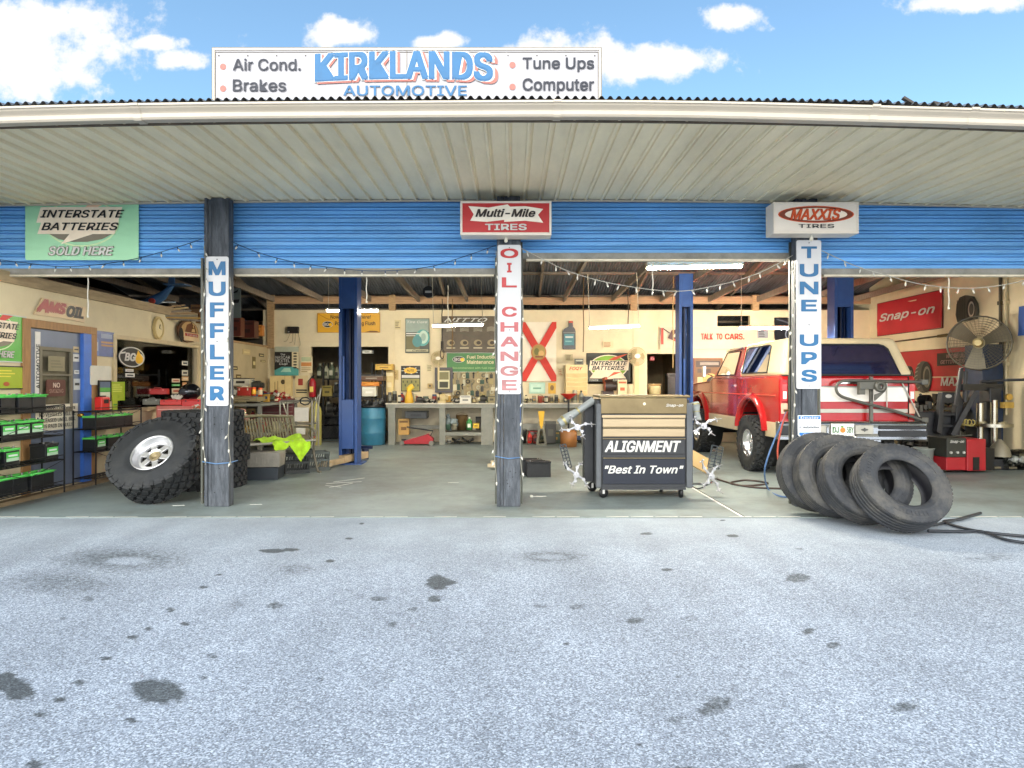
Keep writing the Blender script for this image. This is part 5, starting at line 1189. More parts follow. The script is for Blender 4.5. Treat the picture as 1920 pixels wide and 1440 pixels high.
clamp('silver wheel clamp with grid plate, lower right side of the cart', 1690, 970, 7.42, -50, None, ((1755, 705, .02), (1715, 900, .02), .065), 1.1)
# cardboard lying behind the cart
T = thing('cardboard_sheet', 'tan folded cardboard propped behind the right foot of the cart', 'cardboard', W(1310, 868, 8.3)); mb = MB(); mb.box((0, 0, .02), (.28, .02, .22), None, Matrix.Rotation(.5, 3, 'Y') @ Matrix.Rotation(-.6, 3, 'X')); part('panel', mb, C('a58a5e', .8), T)

# ---------------------------------------------------------------- right hand bay: banners on the side wall
BRED = mat('banner_red', (.50, .015, .03), .5, var=.12, scale=2)
panel('tool_banner', 'red vinyl banner with white slanted letters high on the right wall', 'banner', RW(1646, 557, 1768, 622), BRED, t=.004, wavy=.03, frame=(C('5d1418', .5), .012), texts=[('Snap-on', .06, .36, .92, .66, PURE, {'shear': .3, 'bold': .03})])
tread = []
def tire_pic(cx, cz, rx, rz):
    o = [('e', cx, cz, rx, rz, C('4a463e', .6)), ('e', cx + rx * .35, cz, rx * .62, rz * .95, C('181818', .6)), ('e', cx + rx * .42, cz, rx * .42, rz * .66, C('6a6253', .5)), ('e', cx + rx * .46, cz, rx * .30, rz * .5, C('202020', .5))]
    for i in range(7):
        z = cz + rz * (.75 - 1.5 * i / 6); k = math.sqrt(max(0, 1 - ((z - cz) / rz) ** 2)); x = cx - rx * k * .92
        o.append(('p', [(x, z), (x + rx * .30, z + rz * .10), (x + rx * .30, z + rz * .16), (x, z + rz * .07)], C('8d8674', .6)))
    return o
panel('tire_banner', 'red tire banner with two tire pictures and white lettering on the right wall', 'banner', RW(1672, 655, 1846, 733), mat('banner_red_dark', (.42, .012, .02), .5, var=.25, scale=2), t=.004, frame=(C('4a1010', .5), .008),
      shapes=tire_pic(.22, .30, .07, .34) + tire_pic(.40, .34, .10, .40) + [('r', .56, .60, .97, .90, C('1d0a0c', .5))],
      texts=[("WE'RE JUST", .66, .77, .90, .86, C('a9807c', .5), {'shear': .2, 'bold': .02}), ('GETTING STARTED', .60, .64, .95, .73, C('a9807c', .5), {'shear': .2, 'bold': .02}), ('MAXXIS', .60, .12, .97, .33, PURE, {'shear': .15, 'bold': .04})])
T = panel('tire_sign', 'grey tire shaped cut out sign high on the right wall above the fan', 'sign', RW(1796, 553, 1838, 602), C('4b4940', .6), t=.05, outline=[(.1, .0), (.02, .3), (.06, .7), (.2, .95), (.45, 1), (.75, .9), (.93, .6), (.96, .3), (.9, .05)],
      shapes=[('e', .72, .42, .2, .42, C('242424', .6)), ('e', .74, .42, .14, .30, C('a9a08e', .5)), ('e', .75, .42, .10, .22, C('3a3a36', .5))] + [('r', .10 + .09 * k, .08, .13 + .09 * k, .86 + .02 * k, C('2a2924', .6)) for k in range(5)] )
a, w_, h_, r_ = RW(1665, 630, 1780, 642)
T = thing('long_rod', 'long brown ratchet bar hung along the right wall under the red banner', 'tool', a, r_); mb = MB(); mb.cyl((-w_ / 2, -.03, .06), (w_ / 2, -.03, .08), .014, n=8); part('bar', mb, C('4a3a24', .5), T); mb = MB(); mb.beam((w_ / 2 - .25, -.03, .075), (w_ / 2, -.03, .08), .06, .05); part('grip', mb, C('6b5a34', .6), T)
for px, l in ((1879, 'dark conduit pipe running up the right wall'), (1890, 'pale conduit pipe beside the dark one on the right wall')):
    Y = 9660 / (px - 960); mb = MB(); mb.cyl((0, 0, .9 if px < 1885 else .8), (0, 0, 3.4), .022, n=10); mb.bb(-.03, -.03, 1.6, .03, .03, 1.66); mb.bb(-.03, -.03, 2.6, .03, .03, 2.66); solo('conduit_pipe', l, 'pipe', mb, C('4a4232', .6) if px < 1885 else C('c9bb96', .5), (8.02, Y, 0))
# drum fan on a stand
T = thing('shop_fan', 'round wire cage shop fan on a dark red stand by the right wall', 'fan', (7.62, 10.45, 0), R(-42))
cz = 1.97; mb = MB(); Rf = .435
for r in [Rf * k / 11 for k in range(2, 12)]:
    for y in (-.09, .09): mb.tube([(r * math.cos(t * .2618), y * (1 if r < Rf * .9 else .4), cz + r * math.sin(t * .2618)) for t in range(24)], .0028 if r < Rf else .012, 5, None, True)
for k in range(40):
    t = 2 * math.pi * k / 40
    for y in (-.09, .09): mb.cyl((.07 * math.cos(t), y, cz + .07 * math.sin(t)), (Rf * math.cos(t), y * .4, cz + Rf * math.sin(t)), .002, n=5)
part('cage', mb, C('6f6a5c', .45, .5), T)
for k in range(3):
    a = 2 * math.pi * k / 3 + .4; mb = MB(); V = []
    for i in range(6):
        r = .06 + .36 * i / 5; hw = .06 + .09 * i / 5
        for s in (-1, 1): V.append((r * math.cos(a) - s * hw * math.sin(a), s * .03, cz + r * math.sin(a) + s * hw * math.cos(a)))
    mb.add(V, [(2 * i, 2 * i + 1, 2 * i + 3, 2 * i + 2) for i in range(5)], None, True); part('blade', mb, C('847c68', .4, .7), T)
mb = MB(); mb.cyl((0, -.04, cz), (0, .20, cz), .09); mb.cyl((0, -.10, cz), (0, -.04, cz), .05, .07); part('motor', mb, C('b9a676', .4, .6), T)
mb = MB(); mb.cyl((0, .16, 0), (0, .16, cz), .028); mb.cyl((0, .16, 0), (0, .16, .04), .28); part('stand', mb, C('4a1a18', .5), T)
# tire changer and balancer
BLK = mat('machine_black', (.018, .02, .024), .45, var=.3, dirt=.4, dirtcol=(.07, .07, .07)); STEEL = C('b8b4a6', .25, 1); MR = mat('machine_red', (.36, .01, .018), .4, var=.1, dirt=.15)
T = thing('tire_changer', 'black tire changing machine with chrome column at the right wall', 'tire changer', (7.45, 9.95, 0))
def mk(name, f, m, **k): mb = MB(); f(mb); return part(name, mb, m, T, **k)
mk('base', lambda b: (b.bb(-.30, -.25, 0, .42, .3, .16), b.bb(-.16, .08, .16, .22, .34, .62)), BLK, bevel=.01)
mk('turntable', lambda b: (b.cyl((0, -.02, .64), (0, -.02, .69), .27, n=28), [b.box((.18 * math.cos(k * 1.57), -.02 + .18 * math.sin(k * 1.57), .70), (.09, .05, .035), None, Matrix.Rotation(k * 1.57, 3, 'Z')) for k in range(4)]), STEEL)
mk('column', lambda b: (b.bb(.06, .18, .3, .24, .34, 1.36), b.bb(-.02, .0, 1.02, .16, .2, 1.24)), BLK, bevel=.012)
mk('chrome_post', lambda b: (b.cyl((.06, .02, .34), (.06, .02, 1.05), .048), b.cyl((-.10, .10, .36), (-.10, .10, 1.00), .05)), STEEL)
mk('mount_arm', lambda b: (b.beam((-.55, -.1, 1.25), (.30, .2, 1.25), .09, .10), b.beam((-.52, -.08, 1.55), (-.62, -.1, .96), .05, .05), b.cyl((-.45, -.06, 1.02), (-.45, -.06, 1.5), .032)), BLK, bevel=.006)
mk('swing_arm', lambda b: (b.tube([(.0, .2, 1.33), (.2, .0, 1.36), (.55, -.1, 1.37)], .022, 8), b.beam((-.55, .1, .5), (-.22, .05, 1.18), .10, .07)), BLK)
mk('air_hose', lambda b: b.tube([(-.36 + .05 * math.sin(k * .9), -.1 + .01 * k, .70 + .05 * math.cos(k * .9)) for k in range(24)], .008, 6), C('b8a860', .5))
mk('foot_pedal', lambda b: (b.bb(-.25, -.36, .03, -.12, -.24, .06), b.bb(.0, -.36, .03, .12, -.24, .06)), STEEL)
mk('bead_shield', lambda b: b.lathe([(.02, 0), (.12, -.12), (.15, -.26)], 20, None, Matrix.Translation((-.02, -.2, .46))), C('8a8472', .5, .3))
mk('gauge', lambda b: (b.cyl((.18, -.1, 1.10), (.18, -.14, 1.10), .05), b.bb(.12, -.12, .93, .26, -.02, 1.02)), C('c0a050', .4, .5))
T = thing('wheel_balancer', 'dark wheel balancer with tall black hood beside the truck tail', 'wheel balancer', (6.72, 10.35, 0))
mk('body', lambda b: (b.bb(-.42, -.2, .38, .30, .3, .86), b.bb(-.3, -.1, 0, .2, .25, .38)), BLK, bevel=.015)
mk('hood', lambda b: (b.prism([(-.06, .55), (.02, 1.17), (.30, 1.17), (.36, 1.02), (.30, .5), (.22, .5), (.25, 1.0), (.06, 1.0), (.02, .5)], -.32, -.22), b.bb(-.02, -.30, .62, .26, -.24, .66), b.bb(0, -.30, .80, .26, -.24, .84)), BLK, bevel=.008)
mk('oval_badge', lambda b: b.ell(.12, 1.11, .05, .03, -.325), PURE)
mk('weight_tray', lambda b: ([b.box((-.40 + k * .07, -.1, .90 + .03 * (k % 3)), (.05, .08, .07 + .05 * (k % 2))) for k in range(6)]), C('5b5a55', .4, .6))
mk('lower_rack', lambda b: (b.tube([(-.5, -.3, .50), (.0, -.34, .47), (.5, -.3, .50)], .012), b.tube([(-.3, -.3, .40), (.4, -.3, .44)], .010), [b.box((-.3 + k * .13, -.28, .42), (.09, .1, .05), None, Matrix.Rotation(k, 3, 'Z')) for k in range(6)]), C('77756c', .4, .6))
T = thing('battery_charger', 'red wheeled machine box with black control panel in front of the tire changer', 'charger', (6.62, 9.45, 0), R(6))
mk('case', lambda b: (b.bb(-.36, -.16, .05, -.05, .2, .24), b.bb(-.05, -.18, .04, .25, .2, .50)), MR, bevel=.012)
mk('control_panel', lambda b: b.bb(-.37, -.18, .24, -.06, .18, .52), C('2c2e28', .5), bevel=.01)
mk('lettering', lambda b: b.text('Snap-on', -.32, .44, -.10, .49, -.184, PURE, shear=.25, bold=.02), None)
mk('knob', lambda b: [b.cyl((-.31 + k * .10, -.20, .31), (-.31 + k * .10, -.18, .31), .018) for k in range(3)], C('b8b8b0', .4))
mk('cable_bay', lambda b: (b.bb(.04, -.186, .05, .14, -.17, .24), b.bb(.25, -.14, .04, .42, .18, .36)), BLACK)
T = thing('bucket', 'grey plastic bucket behind the truck bumper', 'bucket', (6.13, 9.55, 0)); mb = MB(); mb.lathe([(.0, 0), (.11, 0), (.145, .33), (.155, .335), (.155, .35), (.14, .35), (.10, .02), (0, .02)], 24); part('pail', mb, C('8c928c', .5), T); mb = MB(); mb.tube([(.15 * math.cos(t * .3), -.02 - .06 * math.sin(t * .3), .33 - .10 * math.sin(t * .3)) for t in range(11)], .004); part('handle', mb, STEEL, T)
T = thing('junk_bag', 'clear plastic bag of scrap on the floor at the right edge', 'bag', (7.72, 9.75, 0)); mb = MB()
mb.sphere((0, 0, .15), (.30, .2, .16), 18); part('bag', mb, glass('clear_film', (.8, .82, .8), .8), T)
mb = MB(); [mb.box((random.uniform(-.22, .2), random.uniform(-.12, .1), random.uniform(.04, .2)), (random.uniform(.03, .12), .03, random.uniform(.02, .06)), None, Matrix.Rotation(random.uniform(0, 3), 3, 'Z') @ Matrix.Rotation(random.uniform(0, 1), 3, 'X')) for k in range(26)]; part('scrap', mb, C('55564f', .5, .3), T)
T = thing('navy_locker', 'dark navy tall cabinet at the far right wall behind the tire changer', 'cabinet', (7.84, 10.55, 0)); mb = MB(); mb.bb(-.17, -.12, 0, .17, .3, 1.95); part('case', mb, mat('locker_navy', (.014, .03, .07), .5, var=.3), T, bevel=.01); mb = MB(); mb.bb(-.172, -.128, .9, .172, -.12, .92); mb.bb(-.1, -.13, 1.2, -.08, -.12, 1.3); part('door_seam', mb, C('0a0c10'), T)
panel('blue_banner', 'blue cloth banner hanging at the far right edge of the wall', 'banner', RW(1911, 572, 1950, 628), C('1f4f9a', .6), t=.005, wavy=.02)

# ---------------------------------------------------------------- park bench and what lies under it
IRON = mat('bench_iron', (.13, .115, .08), .55, var=.3, dirt=.4, dirtcol=(.25, .2, .12)); SLAT = mat('bench_olive', (.17, .15, .085), .6, var=.3, dirt=.4, dirtcol=(.3, .26, .16))
BT = thing('park_bench', 'old olive metal park bench with slatted back beside the tire stack', 'bench', (-3.60, 9.25, 0), R(50)); hw = .62
mb = MB(); mb.tube(crv([(-hw, .24, .80), (0, .26, .83), (hw, .24, .80)]), .022); mb.tube([(-hw, .13, .47), (hw, .13, .47)], .018)
for i in range(27):
    x = -hw + .03 + (2 * hw - .06) * i / 26; mb.beam((x, .24, .79), (x, .135, .48), .026, .008)
mb.tube([(-hw, .13, .45), (-hw, .24, .80)], .018); mb.tube([(hw, .13, .45), (hw, .24, .80)], .018); part('backrest', mb, SLAT, BT)
mb = MB(); V = []
for i in range(13):
    for j in range(7):
        x = -hw + 2 * hw * i / 12; t = j / 6; V.append((x, .13 - .50 * t, .455 - .03 * math.sin(t * 3.1) + .03 * (t > .8)))
mb.add(V, [(i * 7 + j, (i + 1) * 7 + j, (i + 1) * 7 + j + 1, i * 7 + j + 1) for i in range(12) for j in range(6)], None, True); mb.tube([(-hw, -.38, .47), (hw, -.38, .47)], .015); part('seat', mb, mat('bench_seat_dusty', (.33, .32, .27), .6, var=.25, dirt=.5), BT)
for s in (-1, 1):
    x = s * hw
    mb = MB(); mb.tube(crv([(x, -.36, .46), (x, -.33, .30), (x, -.40, .10), (x, -.46, 0), (x, -.52, .01)]), .018); part('leg', mb, IRON, BT)
    mb = MB(); mb.tube(crv([(x, .13, .46), (x, .17, .25), (x, .26, 0)]), .018); part('leg', mb, IRON, BT)
    mb = MB(); mb.tube(crv([(x, .20, .64), (x, -.02, .65), (x, -.28, .64), (x, -.38, .58), (x, -.34, .53)]), .016); mb.tube(crv([(x, -.25, .64), (x, -.2, .53), (x, -.3, .46)]), .010); part('armrest', mb, IRON, BT)
mb = MB(); V = []; nx, ny = 16, 14
for i in range(nx + 1):
    for j in range(ny + 1):
        u, v = i / nx, j / ny; x = -.10 + .62 * u + .05 * math.sin(5 * v) * (u - .3); s = v * (.60 + .22 * max(0, 1 - abs(u - .72) / .28)) + .05 * math.sin(9 * u)
        if s < .52: y = .10 - s; z = .478 + .022 * math.sin(u * 13 + v * 7) + .012 * math.sin(u * 31 - v * 17) + (.05 * math.sin(u * 5) ** 2 if v < .3 else 0)
        else: y = -.43 - .028 * math.sin(u * 19 + 1); z = .47 - (s - .52) * 1.0
        V.append((x, y, z + .004))
mb.add(V, [(i * (ny + 1) + j, (i + 1) * (ny + 1) + j, (i + 1) * (ny + 1) + j + 1, i * (ny + 1) + j + 1) for i in range(nx) for j in range(ny)], None, True)
vest = solo('safety_vest', 'fluorescent yellow safety vest thrown over the park bench seat', 'vest', mb, mat('hi_vis_yellow', (.42, .70, .02), .8, var=.3, scale=14), (-3.60, 9.25, 0), R(50))
def crate(label, loc, rz, w, d, h, m, n=9):
    T = thing('crate', label, 'crate', loc, rz); mb = MB()
    mb.bb(-w / 2, -d / 2, 0, w / 2, d / 2, .02)
    for z in (.02, h * .5, h - .03):
        for (a, b, c, e) in ((-w / 2, -d / 2, w / 2, -d / 2 + .015), (-w / 2, d / 2 - .015, w / 2, d / 2), (-w / 2, -d / 2 + .015, -w / 2 + .015, d / 2 - .015), (w / 2 - .015, -d / 2 + .015, w / 2, d / 2 - .015)): mb.bb(a, b, z, c, e, z + .03)
    part('frame', mb, m, T); mb = MB()
    for i in range(n + 1):
        x = -w / 2 + .01 + (w - .02) * i / n
        for y in (-d / 2 + .006, d / 2 - .006): mb.beam((x, y, .02), (x + (.05 if i < n else 0), y, h), .012, .008)
    for i in range(7):
        y = -d / 2 + .01 + (d - .02) * i / 6
        for x in (-w / 2 + .006, w / 2 - .006): mb.beam((x, y, .02), (x, y, h), .008, .012)
    part('lattice', mb, m, T); return T
T = thing('storage_tray', 'dark flat tray under the park bench', 'tray', (-3.50, 8.80, 0), R(6)); mb = MB(); mb.box((0, 0, .085), (.62, .34, .17), None, None, 1.04); mb.bb(-.32, -.18, .155, .32, .18, .17); part('tray', mb, C('2a3138', .5), T, bevel=.01)
T = thing('dusty_bin', 'dusty grey plastic bin on the tray under the bench', 'bin', (-3.46, 8.82, .172), R(6)); mb = MB(); mb.box((0, 0, .10), (.56, .32, .20), None, None, 1.05); [mb.bb(-.26 + k * .075, -.168, .03, -.235 + k * .075, -.16, .17) for k in range(8)]; part('bin', mb, mat('bin_dusty', (.26, .24, .20), .7, var=.25, dirt=.5), T, bevel=.008)
crate('black latticed milk crate at the right end under the bench', (-3.18, 9.42, 0), R(28), .34, .30, .28, C('202524', .55))
crate('grey milk crate standing beside the black one under the bench', (-2.97, 9.72, 0), R(28), .33, .3, .28, C('4a504c', .55))
# welding cart behind the bench, fire extinguisher, yellow tank
T = thing('welder_cart', 'silver framed service cart with hoses and clamps behind the park bench', 'cart', (-4.05, 12.2, 0)); S2 = C('9a988c', .35, .8)
mk('frame', lambda b: ([b.cyl((x, y, .08), (x, y, .98), .018) for x in (-.3, .3) for y in (-.2, .2)], [b.cyl((-.3, y, z), (.3, y, z), .014) for y in (-.2, .2) for z in (.1, .55, .98)], b.bb(-.3, -.2, .54, .3, .2, .56)), S2)
mk('gauge_panel', lambda b: (b.bb(-.02, -.23, .60, .24, -.21, .86), b.bb(.0, -.24, .36, .18, -.21, .52)), C('c9c6ba', .5))
mk('hose_bundle', lambda b: b.tube([(.18 + .10 * math.sin(k * .8), -.22 + .01 * math.cos(k), .98 + .07 * math.cos(k * .8)) for k in range(26)], .012, 6), BLACK)
mk('hook_bar', lambda b: (b.tube([(.34, -.1, .2), (.38, -.12, .8), (.44, -.1, 1.22)], .014), b.tube([(.28, -.1, .2), (.33, -.14, .9), (.40, -.12, 1.1)], .014), b.tube([(-.25, -.2, .95), (-.1, -.26, .6), (-.2, -.24, .2)], .014)), S2)
mk('caster', lambda b: [b.cyl((x - .02, -.2, .05), (x + .02, -.2, .05), .05) for x in (-.28, .28)], BLACK)
T = thing('fire_extinguisher', 'red fire extinguisher hung on the door frame of the back wall', 'fire extinguisher', W(586, 745, 14.25))
mk('cylinder', lambda b: b.lathe([(0, 0), (.06, 0), (.075, .02), (.075, .34), (.05, .40), (.02, .42), (0, .42)], 20), MR)
mk('valve', lambda b: (b.box((0, 0, .45), (.05, .03, .06)), b.beam((0, 0, .48), (.08, -.02, .50), .02, .012), b.tube([(-.02, 0, .45), (-.09, -.02, .36), (-.085, -.03, .15)], .010)), BLACK)
mk('label', lambda b: b.flat([(-.04, .12), (.04, .12), (.04, .24), (-.04, .24)], -.0765), C('e0c860', .5))
T = thing('gas_tank', 'yellow green upright gas tank beside the dark doorway', 'tank', (-4.18, 13.6, 0))
mk('cylinder', lambda b: b.lathe([(0, 0), (.12, 0), (.13, .02), (.13, .72), (.10, .82), (.04, .88), (.03, .93), (0, .93)], 20), mat('tank_yellow', (.42, .38, .10), .5, var=.2, dirt=.3))
mk('valve', lambda b: (b.cyl((0, 0, .93), (0, 0, 1.02), .02), b.cyl((-.05, 0, .99), (.05, 0, .99), .012)), STEEL)
mk('label', lambda b: (b.flat([(-.05, .48), (.05, .48), (.05, .62), (-.05, .62)], -.135), b.ell(0, .22, .05, .06, -.135, MR)), C('cfc68a', .5))
T = thing('plastic_drum', 'blue plastic drum standing at the left end of the workbench', 'drum', W(699, 832, 13.75).to_tuple()[:2] + (0,))
mk('barrel', lambda b: b.lathe([(0, 0), (.25, 0), (.265, .02), (.265, .24), (.272, .26), (.265, .28), (.275, .55), (.282, .57), (.275, .59), (.27, .78), (.25, .82), (0, .82)], 28), mat('drum_blue', (.03, .17, .27), .4, var=.15, dirt=.2))
mk('lid_ring', lambda b: b.lathe([(.255, .80), (.285, .80), (.285, .84), (.255, .84)], 28, None, None, True, True), BLACK)
# ---------------------------------------------------------------- back wall: banners, posters, boards
ORG = mat('banner_orange', (.72, .38, .02), .5, var=.06); CRM = C('e3d3ac', .5); OLV = C('6f6a48', .6); TEAL = C('4f9a92', .5); BRN = mat('poster_brown', (.10, .075, .045), .45, var=.3, scale=6)
def bpic(cx, cz, rx, rz):   # little oval brand mark: black oval, white ring, yellow drop
    return [('e', cx, cz, rx, rz, PURE), ('e', cx, cz, rx * .92, rz * .88, INK), ('e', cx + rx * .55, cz - rz * .1, rx * .33, rz * .55, C('e9b415', .4))]
panel('flush_banner', 'orange yellow banner about power steering flush service on the back wall', 'banner', BW(596, 588, 712, 623, 14.37), ORG, t=.006, frame=(C('b9861d', .5), .01),
      shapes=[('p', [(.0, .98), (.15, .70), (.30, .62), (.15, .74), (0, 1)], C('b06f0a', .5))] + bpic(.16, .42, .085, .17) + [('p', [(.75, 0), (.85, .08), (.95, .07), (1, 0)], C('6b4410', .5))],
      texts=[('Now available here!', .20, .72, .86, .92, C('3a2406', .5), {'shear': .2}), ('BG', .095, .34, .18, .50, PURE, {'bold': .03}), ('Power Steering Flush', .28, .32, .93, .58, C('24160a', .5), {'bold': .02})])
panel('racing_poster', 'black and white racing cup poster over a green car at the left of the doorway', 'poster', BW(515, 650, 560, 704, 14.2), C('16130f', .5), t=.006,
      shapes=[('r', 0, .82, 1, 1, C('a8ad98', .5)), ('r', .72, .25, 1, .82, C('d2c49c', .5)), ('p', [(0, .05), (.0, .18), (.3, .30), (.8, .30), (1, .2), (1, 0), (0, 0)], TEAL), ('p', [(.25, .12), (.4, .26), (.65, .26), (.7, .12)], C('9fc7b4', .4))] + [('e', .86, .77 - .1 * k, .08, .025, INK) for k in range(6)],
      texts=[('The', .25, .70, .45, .76, PURE), ('NASCAR', .05, .58, .65, .68, PURE, {'bold': .01}), ('NEXTEL', .05, .46, .65, .56, PURE, {'bold': .01}), ('Cup', .2, .35, .55, .44, PURE, {'shear': .3})])
panel('calendar', 'cream calendar sheet with orange heading beside the racing poster', 'calendar', BW(563, 668, 586, 700, 14.37), CRM, t=.005, shapes=[('r', .1, .7, .9, .95, C('b9c39a', .5)), ('r', .08, .42, .92, .64, C('d08a4a', .5))] + txt_lines(3, .1, .9, .05, .38, C('a98f5a', .5)))
panel('wall_paper', 'pale vertical sheet with red square below the calendar', 'notice', BW(553, 704, 578, 745, 14.37), C('d9c796', .6), t=.005, shapes=[('r', .25, .55, .6, .85, C('9b3428', .5)), ('r', .1, .30, .9, .36, INK), ('r', .1, .2, .9, .25, INK)])
panel('cream_cabinet', 'cream wall cabinet door with three slits beside the doorway', 'cabinet', BW(510, 705, 549, 742, 14.3), C('d8bf84', .5), t=.12, shapes=[('r', .22, .2, .25, .7, C('8a6a38', .6)), ('r', .36, .2, .39, .75, C('8a6a38', .6)), ('e', .62, .7, .10, .12, C('4a3a20', .6)), ('r', .7, 0, .715, 1, C('a58a55', .6))])
panel('control_box', 'small black control box with loose wires near the ceiling', 'box', BW(541, 613, 561, 625, 14.36), C('17140f', .5), t=.09, shapes=[('e', .15, .2, .06, .1, PURE)])
mb = MB()
for k in range(4): a = W(544 + 5 * k, 625, 14.33); b = W(532 + 10 * k, 640 + 3 * k, 14.35); mb.tube(crv([a, (a + b) / 2 + Vector((.03 * (k % 2), 0, -.07)), b]), .004, 5)
o = solo('loose_wire', 'loose thin wires hanging below the black control box', 'wire', mb, C('6b5a36', .6))
panel('tire_care_poster', 'tall grey green tire care poster with two teal tires', 'poster', BW(760, 597, 805, 662, 14.37), C('3a4034', .45), t=.008,
      shapes=[('r', .02, .6, .98, .98, C('8c9c90', .5)), ('r', .04, .12, .60, .52, OLV), ('r', .04, .04, .96, .11, C('b5b08c', .5)), ('e', .72, .44, .30, .24, TEAL), ('e', .76, .46, .19, .19, C('b6cdbd', .5)), ('e', .50, .34, .20, .17, C('3f7f80', .5)), ('e', .76, .46, .10, .11, C('8ea89a', .5)), ('r', .04, .545, .6, .575, PURE), ('r', .04, .49, .42, .51, PURE)],
      texts=[('Tire Care', .08, .86, .92, .93, PURE, {'shear': .2}), ('Center', .3, .05, .9, .10, INK, {'shear': .3})])
nt = []
for k in range(5):
    x = .12 + .185 * k
    for j in range(6):
        nt.append(('p', [(x - .06, .58 + .022 * j), (x, .60 + .022 * j), (x + .06, .58 + .022 * j), (x + .06, .588 + .022 * j), (x, .608 + .022 * j), (x - .06, .588 + .022 * j)], C('b8b09a', .5)))
    nt.append(('e', x, .26, .055, .09, C('9a8a66', .5))); nt.append(('e', x + .01, .26, .03, .05, C('3a2e20', .5))); nt.append(('r', x - .06, .10, x + .06, .125, C('d8cba8', .5)))
nt.append(('p', [(.30, .55), (.52, .40), (.40, .40), (.22, .55)], C('57503e', .5)))
panel('tread_poster', 'wide dark poster showing rows of tread patterns and cars', 'poster', BW(829, 594, 966, 660, 14.37), BRN, t=.008, frame=(C('2b2418', .5), .012), shapes=nt, texts=[('NITTO', .03, .84, .62, .96, PURE, {'shear': .4, 'bold': .02})])
panel('fuel_banner', 'green banner about fuel induction system maintenance under the tread poster', 'banner', BW(838, 662, 968, 697, 14.365), mat('banner_green', (.06, .20, .06), .5, var=.15), t=.006, frame=(PURE, .008), shapes=bpic(.17, .66, .09, .17),
      texts=[('BG', .11, .58, .20, .74, PURE, {'bold': .03}), ('Fuel Induction System', .29, .66, .96, .88, CRM, {'bold': .02}), ('Maintenance Service', .29, .42, .92, .62, CRM, {'bold': .02}), ('Recommended with fuel injection cleaning', .08, .12, .95, .26, C('9fbf80', .5))])
panel('plug_poster', 'yellow and black burst poster with rows of plugs on the back wall', 'poster', BW(752, 686, 788, 734, 14.37), BLACK, t=.008,
      shapes=[('r', .04, .03, .96, .50, C('8f8a50', .5)), ('r', .04, .53, .96, .64, PURE)] + [('p', [(.5, .82), (.5 + .48 * math.cos(k * .7854), .82 + .14 * math.sin(k * .7854)), (.5 + .48 * math.cos(k * .7854 + .2), .82 + .14 * math.sin(k * .7854 + .2))], C('c9ccc0', .5)) for k in range(8)] + [('e', .5, .82, .34, .12, C('e9b92e', .4))] + [('e', .12 + .11 * k, .38 - .14 * (k % 2), .035, .05, C('50502e', .5)) for k in range(8)],
      texts=[('AUTO', .32, .775, .68, .865, INK, {'bold': .02})])
panel('tablet_frame', 'grey thick framed glass case on the back wall right of the plug poster', 'case', BW(819, 692, 846, 733, 14.37), C('4a4538', .45), t=.05, frame=(C('4d4a50', .5), .035), shapes=[('r', .1, .1, .9, .92, C('cfc9a0', .4)), ('r', .16, .52, .84, .86, C('77724a', .5)), ('r', .2, .15, .8, .42, C('3c3d2c', .5)), ('r', .14, .45, .86, .5, C('d8d4b0', .5))])
# pegboard with its hanging parts
PB = panel('pegboard', 'tan pegboard crowded with small hanging parts under the green banner', 'pegboard', BW(846, 697, 968, 744, 14.37), mat('pegboard_tan', (.36, .29, .16), .7, var=.25), t=.01)
pcs = ['b9b59a', '3b3a30', '8b8468', 'd3cba8', '2f4a3a', '1d1c19', 'a99a68', '6d6a58']
k = 0
for row in range(4):
    for c_ in range(13):
        px = 851 + c_ * 9 + random.uniform(-2, 2); py = 703 + row * 11 + random.uniform(-2, 2); p = W(px, py, 14.345); k += 1
        mb = MB(); t = random.random(); m_ = C(pcs[k % 8], .5)
        if t < .35: mb.lathe([(.025, -.008), (.05, -.008), (.05, .008), (.025, .008)], 14, None, Matrix.Rotation(R(90), 4, 'X'), True, True)
        elif t < .7: mb.box((0, 0, -.03), (random.uniform(.05, .09), .03, random.uniform(.08, .14))); mb.cyl((0, 0, .02), (0, 0, .05), .008)
        else: mb.beam((0, 0, -.07), (random.uniform(-.03, .03), 0, .04), .025, .02); mb.sphere((0, 0, .04), .025, 8)
        lab = ['ring shaped', 'small boxed', 'long thin'][0 if t < .35 else 1 if t < .7 else 2]
        solo('spare_part', '%s spare part hanging among others on the tan pegboard' % lab, 'spare part', mb, m_, p, group='%s parts on the pegboard' % lab)
# flag: white field, red saltire, round seal
FLW = mat('flag_cloth', (.82, .74, .58), .75, var=.06); FLR = C('c9301f', .6)
panel('flag', 'cream flag with a red diagonal cross and round seal pinned to the back wall', 'flag', BW(977, 604, 1043, 715, 14.37), FLW, t=.004, wavy=.04,
      shapes=[('p', [(0, 1), (.0, .88), (.86, 0), (1, 0), (1, .1), (.12, 1)], FLR), ('p', [(1, 1), (.88, 1), (0, .1), (0, 0), (.14, 0), (1, .9)], FLR), ('e', .5, .49, .215, .14, C('b5703a', .5)), ('e', .5, .49, .185, .12, C('a08a48', .6)), ('e', .44, .50, .07, .06, C('6d6a34', .6)), ('e', .57, .47, .08, .05, C('c9a060', .6)), ('r', .4, .40, .62, .43, C('7d4a2c', .6))])
panel('small_print', 'pale green framed print under the flag', 'picture', BW(992, 717, 1022, 738, 14.37), C('a9cdb8', .5), t=.01, shapes=[('r', .1, .15, .9, .85, C('bcd8c4', .5)), ('r', .25, .4, .75, .55, C('6fa08a', .5))])
